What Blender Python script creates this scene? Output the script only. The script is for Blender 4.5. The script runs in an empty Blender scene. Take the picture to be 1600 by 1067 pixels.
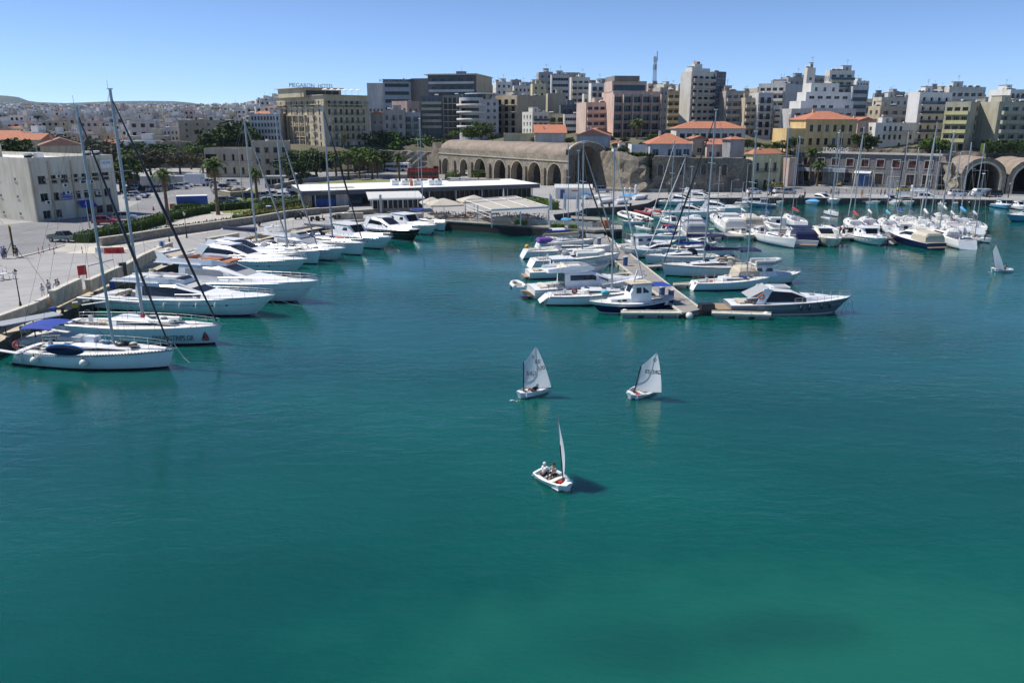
import bpy, math, random
from mathutils import Vector, Matrix
R_ = math.radians
SC = bpy.context.scene
COL = SC.collection
# ---------------------------------------------------------------- camera
CAMZ = 20.0
PITCH = R_(15.64)
FPX = 1225.0
cam_d = bpy.data.cameras.new("camera"); cam = bpy.data.objects.new("camera", cam_d); COL.objects.link(cam)
cam.location = (0, 0, CAMZ); cam.rotation_euler = (math.pi/2 - PITCH, 0, 0)
cam_d.sensor_width = 36.0; cam_d.lens = FPX/1600*36.0; cam_d.clip_start = 0.5; cam_d.clip_end = 20000
SC.camera = cam
# ---------------------------------------------------------------- light
SUN_AZ, SUN_EL = R_(-78), R_(54)          # azimuth from +Y towards +X
sdir = Vector((math.sin(SUN_AZ)*math.cos(SUN_EL), math.cos(SUN_AZ)*math.cos(SUN_EL), math.sin(SUN_EL)))
world = bpy.data.worlds.new("World"); SC.world = world; world.use_nodes = True
wn = world.node_tree.nodes; wl = world.node_tree.links
sky = wn.new("ShaderNodeTexSky"); sky.sky_type = 'NISHITA'; sky.sun_disc = False
sky.sun_elevation = SUN_EL; sky.sun_rotation = SUN_AZ; sky.altitude = 0; sky.air_density = 0.45; sky.dust_density = 0.0; sky.ozone_density = 5.0
wb = wn.new("ShaderNodeMix"); wb.data_type = 'RGBA'; wb.blend_type = 'MULTIPLY'; wb.inputs[0].default_value = 1.0; wb.inputs[7].default_value = (.97, .985, 1.0, 1)  # camera white balance
wl.new(sky.outputs[0], wb.inputs[6]); wl.new(wb.outputs[2], wn["Background"].inputs[0]); wn["Background"].inputs[1].default_value = 0.146
sun_d = bpy.data.lights.new("sun", 'SUN'); sun = bpy.data.objects.new("sun", sun_d); COL.objects.link(sun)
sun_d.energy = 4.6; sun_d.angle = R_(0.53); sun_d.color = (1.0, 0.95, 0.87)
sun.rotation_euler = sdir.to_track_quat('Z', 'Y').to_euler(); sun.location = (-60, 100, 120)
SC.view_settings.view_transform = 'Standard'; SC.view_settings.look = 'None'
SC.view_settings.exposure = 0.22; SC.view_settings.gamma = 1.0; SC.view_settings.use_curve_mapping = False
SC.cycles.max_bounces = 6; SC.cycles.transparent_max_bounces = 8; SC.cycles.volume_bounces = 0
SC.cycles.use_denoising = True
SC.cycles.caustics_reflective = False; SC.cycles.caustics_refractive = False

# ---------------------------------------------------------------- survey: reading positions off the photograph (1600 x 1067)
cp, sp_ = math.cos(PITCH), math.sin(PITCH)
def ray(px, py):
    u = (px-800)/FPX; v = (py-533.5)/FPX
    return u, cp - v*sp_, -sp_ - v*cp
def G(px, py, z=0.0):
    "ground point at height z"
    x, y, zz = ray(px, py); t = (z-CAMZ)/zz
    return Vector((x*t, y*t, z))
def W(px, py, Y):
    "point at distance Y"
    x, y, zz = ray(px, py); t = Y/y
    return Vector((x*t, Y, CAMZ+zz*t))

# ---------------------------------------------------------------- materials
MATS = {}
def mat(name, col, rough=0.6, metal=0.0, var=0.12, scale=3.0, bump=0.0, bscale=None, spec=None, stretch=None, dark=None):
    if name in MATS: return MATS[name]
    m = bpy.data.materials.new(name); m.use_nodes = True
    n = m.node_tree.nodes; l = m.node_tree.links; b = n["Principled BSDF"]
    b.inputs["Roughness"].default_value = rough; b.inputs["Metallic"].default_value = metal
    if spec is not None: b.inputs["Specular IOR Level"].default_value = spec
    tc = n.new("ShaderNodeTexCoord"); mp = n.new("ShaderNodeMapping"); l.new(tc.outputs["Object"], mp.inputs[0])
    if stretch: mp.inputs["Scale"].default_value = stretch
    nz = n.new("ShaderNodeTexNoise"); nz.inputs["Scale"].default_value = scale; nz.inputs["Detail"].default_value = 6; nz.inputs["Roughness"].default_value = .65
    l.new(mp.outputs[0], nz.inputs[0])
    cr = n.new("ShaderNodeValToRGB"); l.new(nz.outputs[0], cr.inputs[0])
    c0 = [max(0, c*(1-var)) for c in (dark or col)]; c1 = [min(1, c*(1+var*.7)) for c in col]
    cr.color_ramp.elements[0].position = .32; cr.color_ramp.elements[1].position = .68
    cr.color_ramp.elements[0].color = (*c0, 1); cr.color_ramp.elements[1].color = (*c1, 1)
    l.new(cr.outputs[0], b.inputs["Base Color"])
    if bump:
        n2 = n.new("ShaderNodeTexNoise"); n2.inputs["Scale"].default_value = bscale or scale*3; n2.inputs["Detail"].default_value = 8
        l.new(mp.outputs[0], n2.inputs[0]); bp = n.new("ShaderNodeBump"); bp.inputs["Strength"].default_value = 1; bp.inputs["Distance"].default_value = bump
        l.new(n2.outputs[0], bp.inputs["Height"]); l.new(bp.outputs[0], b.inputs["Normal"])
    MATS[name] = m; return m
def plaster(name, col, streak=.22):
    "wall plaster with rain streaks and weathered blotches"
    if name in MATS: return MATS[name]
    m = bpy.data.materials.new(name); m.use_nodes = True
    n = m.node_tree.nodes; l = m.node_tree.links; b = n["Principled BSDF"]; b.inputs["Roughness"].default_value = .85
    tc = n.new("ShaderNodeTexCoord"); mp = n.new("ShaderNodeMapping"); mp.inputs["Scale"].default_value = (1.1, 1.1, .09); l.new(tc.outputs["Object"], mp.inputs[0])
    a = n.new("ShaderNodeTexNoise"); a.inputs["Scale"].default_value = 1.2; a.inputs["Detail"].default_value = 6; l.new(mp.outputs[0], a.inputs[0])
    c = n.new("ShaderNodeTexNoise"); c.inputs["Scale"].default_value = .22; c.inputs["Detail"].default_value = 8; l.new(tc.outputs["Object"], c.inputs[0])
    mu = n.new("ShaderNodeMath"); mu.operation = 'MULTIPLY'; l.new(a.outputs[0], mu.inputs[0]); l.new(c.outputs[0], mu.inputs[1])
    cr = n.new("ShaderNodeValToRGB"); l.new(mu.outputs[0], cr.inputs[0])
    cr.color_ramp.elements[0].position = .14; cr.color_ramp.elements[1].position = .3
    d = [x*(1-streak)*(1-.05*i) for i, x in enumerate(col)]
    cr.color_ramp.elements[0].color = (*d, 1); cr.color_ramp.elements[1].color = (*col, 1)
    l.new(cr.outputs[0], b.inputs["Base Color"]); MATS[name] = m; return m
def stone(name, c1, c2, c3, bscale=1.0, bump=.06, row=.38, width=.7, mortar=.03):
    "coursed rubble masonry with dark weathering"
    if name in MATS: return MATS[name]
    m = bpy.data.materials.new(name); m.use_nodes = True
    n = m.node_tree.nodes; l = m.node_tree.links; b = n["Principled BSDF"]; b.inputs["Roughness"].default_value = .93
    tc = n.new("ShaderNodeTexCoord")
    sx = n.new("ShaderNodeSeparateXYZ"); l.new(tc.outputs["Object"], sx.inputs[0])
    ad = n.new("ShaderNodeMath"); ad.operation = 'ADD'; l.new(sx.outputs[0], ad.inputs[0]); l.new(sx.outputs[1], ad.inputs[1])
    cx = n.new("ShaderNodeCombineXYZ"); l.new(ad.outputs[0], cx.inputs[0]); l.new(sx.outputs[2], cx.inputs[1])
    br = n.new("ShaderNodeTexBrick"); br.inputs["Scale"].default_value = bscale; br.inputs["Mortar Size"].default_value = mortar
    br.inputs["Brick Width"].default_value = width; br.inputs["Row Height"].default_value = row; br.inputs["Mortar Smooth"].default_value = .4
    br.inputs["Color1"].default_value = (*c1, 1); br.inputs["Color2"].default_value = (*c2, 1); br.inputs["Mortar"].default_value = (*[x*.6 for x in c1], 1); l.new(cx.outputs[0], br.inputs[0])
    nz = n.new("ShaderNodeTexNoise"); nz.inputs["Scale"].default_value = .18; nz.inputs["Detail"].default_value = 9; nz.inputs["Roughness"].default_value = .7; l.new(tc.outputs["Object"], nz.inputs[0])
    cr = n.new("ShaderNodeValToRGB"); cr.color_ramp.elements[0].position = .38; cr.color_ramp.elements[1].position = .62; l.new(nz.outputs[0], cr.inputs[0])
    mx = n.new("ShaderNodeMix"); mx.data_type = 'RGBA'; l.new(cr.outputs[0], mx.inputs[0]); mx.inputs[6].default_value = (*c3, 1); l.new(br.outputs[0], mx.inputs[7])
    n3 = n.new("ShaderNodeTexNoise"); n3.inputs["Scale"].default_value = 2.2; n3.inputs["Detail"].default_value = 8; l.new(tc.outputs["Object"], n3.inputs[0])
    m2 = n.new("ShaderNodeMix"); m2.data_type = 'RGBA'; m2.blend_type = 'OVERLAY'; m2.inputs[0].default_value = .75; l.new(mx.outputs[2], m2.inputs[6]); l.new(n3.outputs[0], m2.inputs[7])
    l.new(m2.outputs[2], b.inputs["Base Color"])
    bp = n.new("ShaderNodeBump"); bp.inputs["Distance"].default_value = bump; l.new(n3.outputs[0], bp.inputs["Height"]); l.new(bp.outputs[0], b.inputs["Normal"])
    MATS[name] = m; return m
def tile(name, col):
    if name in MATS: return MATS[name]
    m = mat(name, col, .8, var=.22, scale=1.5)
    n = m.node_tree.nodes; l = m.node_tree.links; b = n["Principled BSDF"]
    tc = n.new("ShaderNodeTexCoord"); wv = n.new("ShaderNodeTexWave"); wv.inputs["Scale"].default_value = 1.6; wv.inputs["Distortion"].default_value = .5; l.new(tc.outputs["Object"], wv.inputs[0])
    bp = n.new("ShaderNodeBump"); bp.inputs["Distance"].default_value = .06; l.new(wv.outputs[1], bp.inputs["Height"]); l.new(bp.outputs[0], b.inputs["Normal"])
    return m
def leafmat(name, c1, c2):
    if name in MATS: return MATS[name]
    m = bpy.data.materials.new(name); m.use_nodes = True
    n = m.node_tree.nodes; l = m.node_tree.links; b = n["Principled BSDF"]; b.inputs["Roughness"].default_value = .6
    g = n.new("ShaderNodeNewGeometry"); cr = n.new("ShaderNodeValToRGB"); l.new(g.outputs["Random Per Island"], cr.inputs[0])
    cr.color_ramp.elements[0].color = (*c1, 1); cr.color_ramp.elements[1].color = (*c2, 1); l.new(cr.outputs[0], b.inputs["Base Color"]); b.inputs["Specular IOR Level"].default_value = .12
    MATS[name] = m; return m
def translucent(m, w, col):
    'thin cloth lets part of the sunlight through'
    n = m.node_tree.nodes; l = m.node_tree.links; b = n['Principled BSDF']; o = n['Material Output']; t = n.new('ShaderNodeBsdfTranslucent'); t.inputs[0].default_value = (*col, 1)
    x = n.new('ShaderNodeMixShader'); x.inputs[0].default_value = w; l.new(b.outputs[0], x.inputs[1]); l.new(t.outputs[0], x.inputs[2]); l.new(x.outputs[0], o.inputs[0])

M = dict(
 gel=mat("white_gelcoat", (.80,.81,.82), .22, var=.05, scale=1.2), gelc=mat("cream_gelcoat", (.72,.68,.58), .28, var=.06),
 gelg=mat("pale_grey_gelcoat", (.50,.53,.56), .28, var=.06), deck=mat("nonskid_deck", (.74,.73,.69), .6, var=.12, scale=2.5),
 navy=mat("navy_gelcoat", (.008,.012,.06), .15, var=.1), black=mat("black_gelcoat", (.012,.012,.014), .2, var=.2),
 steelhull=mat("graphite_gelcoat", (.17,.19,.215), .22, var=.1), bluehull=mat("light_blue_paint", (.10,.32,.50), .4), redhull=mat("dark_red_rubber", (.22,.03,.03), .5),
 teak=mat("teak_planks", (.33,.24,.15), .7, var=.25, scale=4, stretch=(1,8,1)), win=mat("smoked_acrylic", (.008,.009,.011), .07, var=.1),
 alu=mat("anodised_mast", (.33,.37,.40), .42, .5, var=.08), steel=mat("stainless_tube", (.55,.56,.58), .25, .9, var=.05), wire=mat("rigging_wire", (.22,.23,.24), .5, .4),
 cblue=mat("royal_blue_canvas", (.012,.05,.32), .8, var=.2, scale=5), cnavy=mat("navy_canvas", (.008,.014,.07), .85, var=.25, scale=5), cbeige=mat("beige_canvas", (.52,.46,.36), .85, var=.15, scale=4),
 cgrey=mat("grey_canvas", (.33,.34,.36), .85, var=.15, scale=4), cwhite=mat("white_canvas", (.72,.72,.70), .8, var=.1, scale=4), cblack=mat("black_canvas", (.012,.012,.014), .85, var=.2),
 cbrown=mat("brown_canvas", (.30,.25,.18), .85, var=.2, scale=4), csky=mat("pale_blue_canvas", (.08,.34,.68), .8, var=.2), cred=mat("red_canvas", (.45,.03,.04), .8, var=.2),
 cteal=mat("turquoise_canvas", (.05,.42,.50), .8), rubber=mat("grey_inflatable_tube", (.45,.46,.46), .5, var=.1), rubberw=mat("white_inflatable_tube", (.74,.73,.69), .45, var=.1),
 fender=mat("white_vinyl_fender", (.72,.72,.66), .4, var=.15), fendern=mat("dark_fender", (.02,.025,.05), .5), blackp=mat("black_plastic", (.015,.015,.017), .45), redp=mat("red_plastic", (.48,.03,.02), .5, var=.1),
 orange=mat("orange_foam_ring", (.72,.13,.03), .6), orcush=mat("terracotta_cushion", (.42,.15,.06), .8, var=.2), skin=mat("skin", (.42,.25,.17), .6), hair=mat("dark_hair", (.02,.014,.01), .7),
 sail=mat("white_sailcloth", (.76,.79,.80), .55, var=.10, scale=1.4, bump=.05, bscale=1.6), rope=mat("mooring_rope", (.55,.53,.45), .9), foam=mat("water_foam", (.75,.8,.8), .8),
 asphalt=mat("worn_asphalt", (.20,.20,.205), .9, var=.2, scale=.25, bump=.01, bscale=30), quay=mat("quay_concrete", (.34,.335,.335), .88, var=.16, scale=.12, bump=.01, bscale=20),
 paving=mat("pale_paving", (.46,.43,.38), .85, var=.15, scale=.4), surr=mat("window_surround_stone", (.36,.33,.28), .85, var=.2), kerb=mat("kerb_stone", (.58,.54,.45), .8, var=.15, scale=1.5), limestone=mat("limestone_block", (.50,.44,.33), .85, var=.3, scale=1.3, bump=.02),
 wallstone=stone("low_wall_masonry", (.33,.29,.23), (.23,.205,.165), (.25,.22,.18), 1.6, .03), wood=mat("weathered_decking", (.29,.27,.25), .85, var=.28, scale=2.0, stretch=(1,9,1)),
 darkw=mat("dark_timber", (.03,.028,.026), .8, var=.3), venetian=stone("venetian_rubble", (.34,.285,.21), (.22,.185,.14), (.13,.115,.09), 1.2, .14), venetian2=stone("pale_venetian_rubble", (.42,.37,.28), (.28,.245,.19), (.17,.15,.12), 1.2, .12),
 cliff=stone("dark_fortress_rubble", (.30,.26,.20), (.19,.165,.13), (.10,.09,.072), 1.3, .16), greyst=stone("grey_ashlar", (.235,.23,.235), (.175,.172,.178), (.145,.142,.15), 1.7, .04, row=.45, width=1.0),
 vault=mat("rose_vault_render", (.28,.225,.18), .92, var=.3, scale=.35, bump=.05, bscale=2), grass=mat("dry_lawn", (.19,.22,.05), .95, var=.35, scale=.3, bump=.05, bscale=8), soil=mat("hillside_scrub", (.12,.11,.07), .95, var=.35, scale=.05),
 hillm=mat("distant_scrub_hill", (.05,.072,.05), .95, var=.4, scale=.006), trunk=mat("palm_bark", (.13,.095,.065), .95, var=.3, scale=6, bump=.03), bark=mat("tree_bark", (.10,.075,.05), .95, var=.3),
 leaf=leafmat("olive_foliage", (.03,.055,.014), (.12,.17,.045)), leafd=leafmat("dark_foliage", (.016,.034,.011), (.075,.115,.032)), leafl=leafmat("fresh_foliage", (.05,.10,.016), (.17,.26,.05)), leaft=leafmat("tamarisk_foliage", (.06,.06,.035), (.16,.155,.09)),
 frond=leafmat("palm_frond", (.04,.075,.02), (.15,.19,.055)), frondd=leafmat("dry_palm_frond", (.14,.10,.05), (.25,.19,.10)), hedge=leafmat("hedge_leaves", (.02,.05,.01), (.09,.16,.03)), shrub=leafmat("yellow_shrub_leaves", (.07,.07,.012), (.20,.17,.03)),
 glass=mat("dark_window_glass", (.014,.018,.024), .10, var=.5, scale=.7, spec=.22), glassb=mat("blue_tinted_glass", (.02,.055,.09), .10, var=.4, scale=.5, spec=.3), fr=mat("white_window_frame", (.62,.62,.60), .5, var=.1), frb=mat("brown_window_frame", (.08,.05,.035), .6), frg=mat("grey_window_frame", (.2,.22,.24), .5),
 shut=mat("blue_shutter", (.08,.13,.17), .6), redsh=mat("oxblood_shutter", (.10,.022,.018), .6), rail=mat("dark_railing", (.03,.03,.032), .6, .3), conc=mat("bare_concrete", (.30,.29,.27), .9, var=.2, scale=.8), roofw=mat("white_roof_membrane", (.78,.78,.76), .75, var=.08, scale=.5), rooff=mat("grey_roof_screed", (.36,.35,.33), .9, var=.25, scale=.4),
 tiler=tile("terracotta_tiles", (.52,.20,.11)), tilef=tile("faded_rose_tiles", (.42,.22,.16)), fascia=mat("slate_fascia", (.075,.085,.095), .6, var=.15), umb=mat("cream_umbrella_cloth", (.66,.61,.52), .8, var=.08),
 carw=mat("white_car_paint", (.76,.77,.78), .2, var=.03), cars=mat("silver_car_paint", (.42,.43,.44), .22, .5), card=mat("dark_car_paint", (.03,.033,.038), .18, .2), carb=mat("blue_car_paint", (.03,.09,.25), .2, .2), carr=mat("red_car_paint", (.30,.025,.02), .22), cary=mat("yellow_car_paint", (.62,.48,.14), .25), carg=mat("grey_green_car_paint", (.13,.15,.14), .25, .3),
 tyre=mat("tyre_rubber", (.02,.02,.02), .8), hub=mat("wheel_rim", (.4,.4,.42), .3, .7), lamp=mat("lamp_glass", (.6,.6,.55), .3), bcont=mat("blue_container", (.012,.07,.36), .5, var=.12), metalw=mat("white_painted_metal", (.70,.70,.68), .45, var=.06), metg=mat("galvanised_metal", (.40,.42,.43), .5, .4), yellowp=mat("yellow_plastic", (.65,.42,.03), .5),
 txts=mat("faded_sail_numbers", (.22,.22,.26), .6), txt=mat("black_lettering", (.015,.015,.02), .6), txtrs=mat("faded_red_sail_numbers", (.5,.2,.2), .6), txtr=mat("red_lettering", (.45,.03,.03), .6), txtw=mat("white_lettering", (.75,.75,.75), .6), purple=mat("purple_cloth", (.12,.05,.30), .8), clo_w=mat("white_cloth", (.72,.72,.74), .8), clo_b=mat("navy_cloth", (.02,.03,.10), .8), clo_k=mat("black_cloth", (.015,.015,.018), .8), clo_r=mat("red_cloth", (.42,.03,.03), .8), clo_o=mat("orange_cloth", (.65,.22,.05), .8), clo_j=mat("denim_cloth", (.05,.09,.2), .8), clo_g=mat("grey_cloth", (.25,.26,.28), .8), clo_bl=mat("light_blue_cloth", (.18,.35,.6), .8),
)

translucent(M['sail'], .6, (.8,.83,.84)); translucent(M['umb'], .3, (.6,.52,.4)); translucent(M['cwhite'], .2, (.7,.7,.68))
def paving(name, col, size, stain=.5):
    "cast concrete apron: wide bays with sealed joints, oil stains and patches"
    m = bpy.data.materials.new(name); m.use_nodes = True; n = m.node_tree.nodes; l = m.node_tree.links; b = n["Principled BSDF"]; b.inputs["Roughness"].default_value = .88
    tc = n.new("ShaderNodeTexCoord"); mp = n.new("ShaderNodeMapping"); mp.inputs["Rotation"].default_value = (0, 0, -.62); l.new(tc.outputs["Object"], mp.inputs[0])
    br = n.new("ShaderNodeTexBrick"); br.offset = 0; br.inputs["Scale"].default_value = 1; br.inputs["Brick Width"].default_value = size*1.6; br.inputs["Row Height"].default_value = size; br.inputs["Mortar Size"].default_value = .05
    br.inputs["Color1"].default_value = (*col, 1); br.inputs["Color2"].default_value = (*[c*.9 for c in col], 1); br.inputs["Mortar"].default_value = (*[c*.45 for c in col], 1); l.new(mp.outputs[0], br.inputs[0])
    prev = br.outputs[0]
    for sc, lo, hi, dark in ((.9, .60, .72, .62), (.13, .45, .62, .82), (.35, .66, .68, .78)):
        z = n.new("ShaderNodeTexNoise"); z.inputs["Scale"].default_value = sc; z.inputs["Detail"].default_value = 5; l.new(tc.outputs["Object"], z.inputs[0])
        r = n.new("ShaderNodeMapRange"); r.inputs[1].default_value = lo; r.inputs[2].default_value = hi; r.inputs[3].default_value = 0; r.inputs[4].default_value = stain; l.new(z.outputs[0], r.inputs[0])
        x = n.new("ShaderNodeMix"); x.data_type = 'RGBA'; x.blend_type = 'MULTIPLY'; l.new(r.outputs[0], x.inputs[0]); l.new(prev, x.inputs[6]); x.inputs[7].default_value = (dark, dark, dark, 1); prev = x.outputs[2]
    l.new(prev, b.inputs["Base Color"]); return m
M['quay'] = paving("quay_concrete_bays", (.37,.362,.355), 5.0); M['asphalt'] = paving("patched_asphalt", (.24,.24,.245), 60, .8)
# ---------------------------------------------------------------- mesh helper
class MB:
    def __init__(s): s.v = []; s.f = []; s.mi = []; s.m = []; s.k = 0; s.sm = []
    def mat(s, key):
        mt = M[key] if isinstance(key, str) else key
        if mt not in s.m: s.m.append(mt)
        s.k = s.m.index(mt); return s
    def add(s, vs, fs, smooth=False):
        o = len(s.v); s.v.extend(tuple(v) for v in vs)
        for f in fs: s.f.append([i+o for i in f]); s.mi.append(s.k); s.sm.append(smooth)
        return s
    def box(s, c, d, rz=0.0, top=1.0, rx=0.0):
        x, y, z = d[0]/2, d[1]/2, d[2]/2; vs = []
        for sz, q in ((-1, 1), (1, top)):
            for sx, sy in ((-1,-1),(1,-1),(1,1),(-1,1)): vs.append(Vector((sx*x*q, sy*y*q, sz*z)))
        if rx or rz:
            mt = Matrix.Rotation(rz, 3, 'Z') @ Matrix.Rotation(rx, 3, 'Y'); vs = [mt @ v for v in vs]
        c = Vector(c)
        return s.add([v+c for v in vs], [(0,3,2,1),(4,5,6,7),(0,1,5,4),(1,2,6,5),(2,3,7,6),(3,0,4,7)])
    def quad(s, *p): return s.add(p, [tuple(range(len(p)))])
    def prism(s, poly, z0, z1, cap=True):
        n = len(poly); vs = [(p[0], p[1], z0) for p in poly]+[(p[0], p[1], z1) for p in poly]
        fs = [(i, (i+1) % n, n+(i+1) % n, n+i) for i in range(n)]
        if cap: fs += [tuple(range(n, 2*n)), tuple(reversed(range(n)))]
        return s.add(vs, fs)
    def tube(s, a, b, r0, r1=None, n=6, cap=True):
        a = Vector(a); b = Vector(b); r1 = r0 if r1 is None else r1; d = b-a
        if d.length < 1e-6: return s
        q = d.to_track_quat('Z', 'Y'); vs = []
        for p, r in ((a, r0), (b, r1)):
            for i in range(n):
                t = 2*math.pi*i/n; vs.append(p + q @ Vector((r*math.cos(t), r*math.sin(t), 0)))
        fs = [(i, (i+1) % n, n+(i+1) % n, n+i) for i in range(n)]
        s.add(vs, fs, n > 5)
        if cap: s.add(vs, [tuple(range(n, 2*n)), tuple(reversed(range(n)))])
        return s
    def path(s, pts, r, n=5, closed=False):
        pts = [Vector(p) for p in pts]
        if closed: pts = pts+[pts[0]]
        for a, b in zip(pts[:-1], pts[1:]): s.tube(a, b, r, r, n, False)
        return s
    def loft(s, rings, smooth=True, cap=True, closed=True):
        n = len(rings[0]); vs = [p for r in rings for p in r]; fs = []
        for i in range(len(rings)-1):
            for j in range(n if closed else n-1): fs.append((i*n+j, i*n+(j+1) % n, (i+1)*n+(j+1) % n, (i+1)*n+j))
        s.add(vs, fs, smooth)
        if cap and closed: s.add(rings[0], [tuple(range(n))]); s.add(rings[-1], [tuple(range(n))])
        return s
    def ball(s, c, r, seg=8, rg=5, sq=(1,1,1)):
        c = Vector(c); rings = []
        for i in range(rg+1):
            t = math.pi*i/rg
            rings.append([c+Vector((r*sq[0]*math.sin(t)*math.cos(2*math.pi*j/seg), r*sq[1]*math.sin(t)*math.sin(2*math.pi*j/seg), r*sq[2]*math.cos(t))) for j in range(seg)])
        return s.loft(rings, True, False)
    def ring(s, c, R, r, ax='Z', n=14, m=6):
        c = Vector(c); rings = []
        for i in range(n+1):
            t = 2*math.pi*i/n; row = []
            for j in range(m):
                p = 2*math.pi*j/m; rr = R+r*math.cos(p); v = (rr*math.cos(t), rr*math.sin(t), r*math.sin(p))
                if ax == 'Y': v = (v[0], v[2], v[1])
                if ax == 'X': v = (v[2], v[0], v[1])
                row.append(c+Vector(v))
            rings.append(row)
        return s.loft(rings, True, False)
    def mesh(s, name):
        me = bpy.data.meshes.new(name); me.from_pydata([tuple(v) for v in s.v], [], s.f)
        for m in s.m: me.materials.append(m)
        me.polygons.foreach_set("material_index", s.mi); me.polygons.foreach_set("use_smooth", s.sm); me.update(); return me
    def build(s, name, parent=None, **kw): return put(name, s.mesh(name), parent, **kw)
def put(name, me, parent=None, loc=None, rz=None, label=None, cat=None, group=None, kind=None, scale=None):
    o = bpy.data.objects.new(name, me); COL.objects.link(o)
    if parent is not None: o.parent = parent
    if loc is not None: o.location = loc
    if rz is not None: o.rotation_euler = (0, 0, rz)
    if scale is not None: o.scale = scale
    if label: o["label"] = label
    if cat: o["category"] = cat
    if group: o["group"] = group
    if kind: o["kind"] = kind
    return o
def empty(name, loc, rz=0, label=None, cat=None, group=None): return put(name, None, None, loc, rz, label, cat, group)
def kids(o): return [c for c in o.children]
def dup(o, loc, rz, label=None, group=None, scale=None, parent=None):
    "copy of a thing with its parts and their sub-parts"
    c = o.copy(); COL.objects.link(c)
    if parent is not None: c.parent = parent
    if loc is not None: c.location = loc
    if rz is not None: c.rotation_euler = (0, 0, rz)
    if scale: c.scale = (scale, scale, scale)
    if label: c["label"] = label
    if group: c["group"] = group
    for k in kids(o): dup(k, None, None, parent=c)
    return c
def M1(key): return MB().mat(key)
def textobj(name, s, size, mkey, parent, loc, rot, mirror=False, align='CENTER', depth=.01):
    cu = bpy.data.curves.new(name, 'FONT'); cu.body = s; cu.size = size; cu.align_x = align; cu.extrude = depth
    t = bpy.data.objects.new("tmp", cu); COL.objects.link(t)
    dg = bpy.context.evaluated_depsgraph_get(); me = bpy.data.meshes.new_from_object(t.evaluated_get(dg)); bpy.data.objects.remove(t); bpy.data.curves.remove(cu)
    me.materials.clear(); me.materials.append(M[mkey])
    o = put(name, me, parent, loc); o.rotation_euler = rot
    if mirror: o.scale = (-1, 1, 1)
    return o
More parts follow.
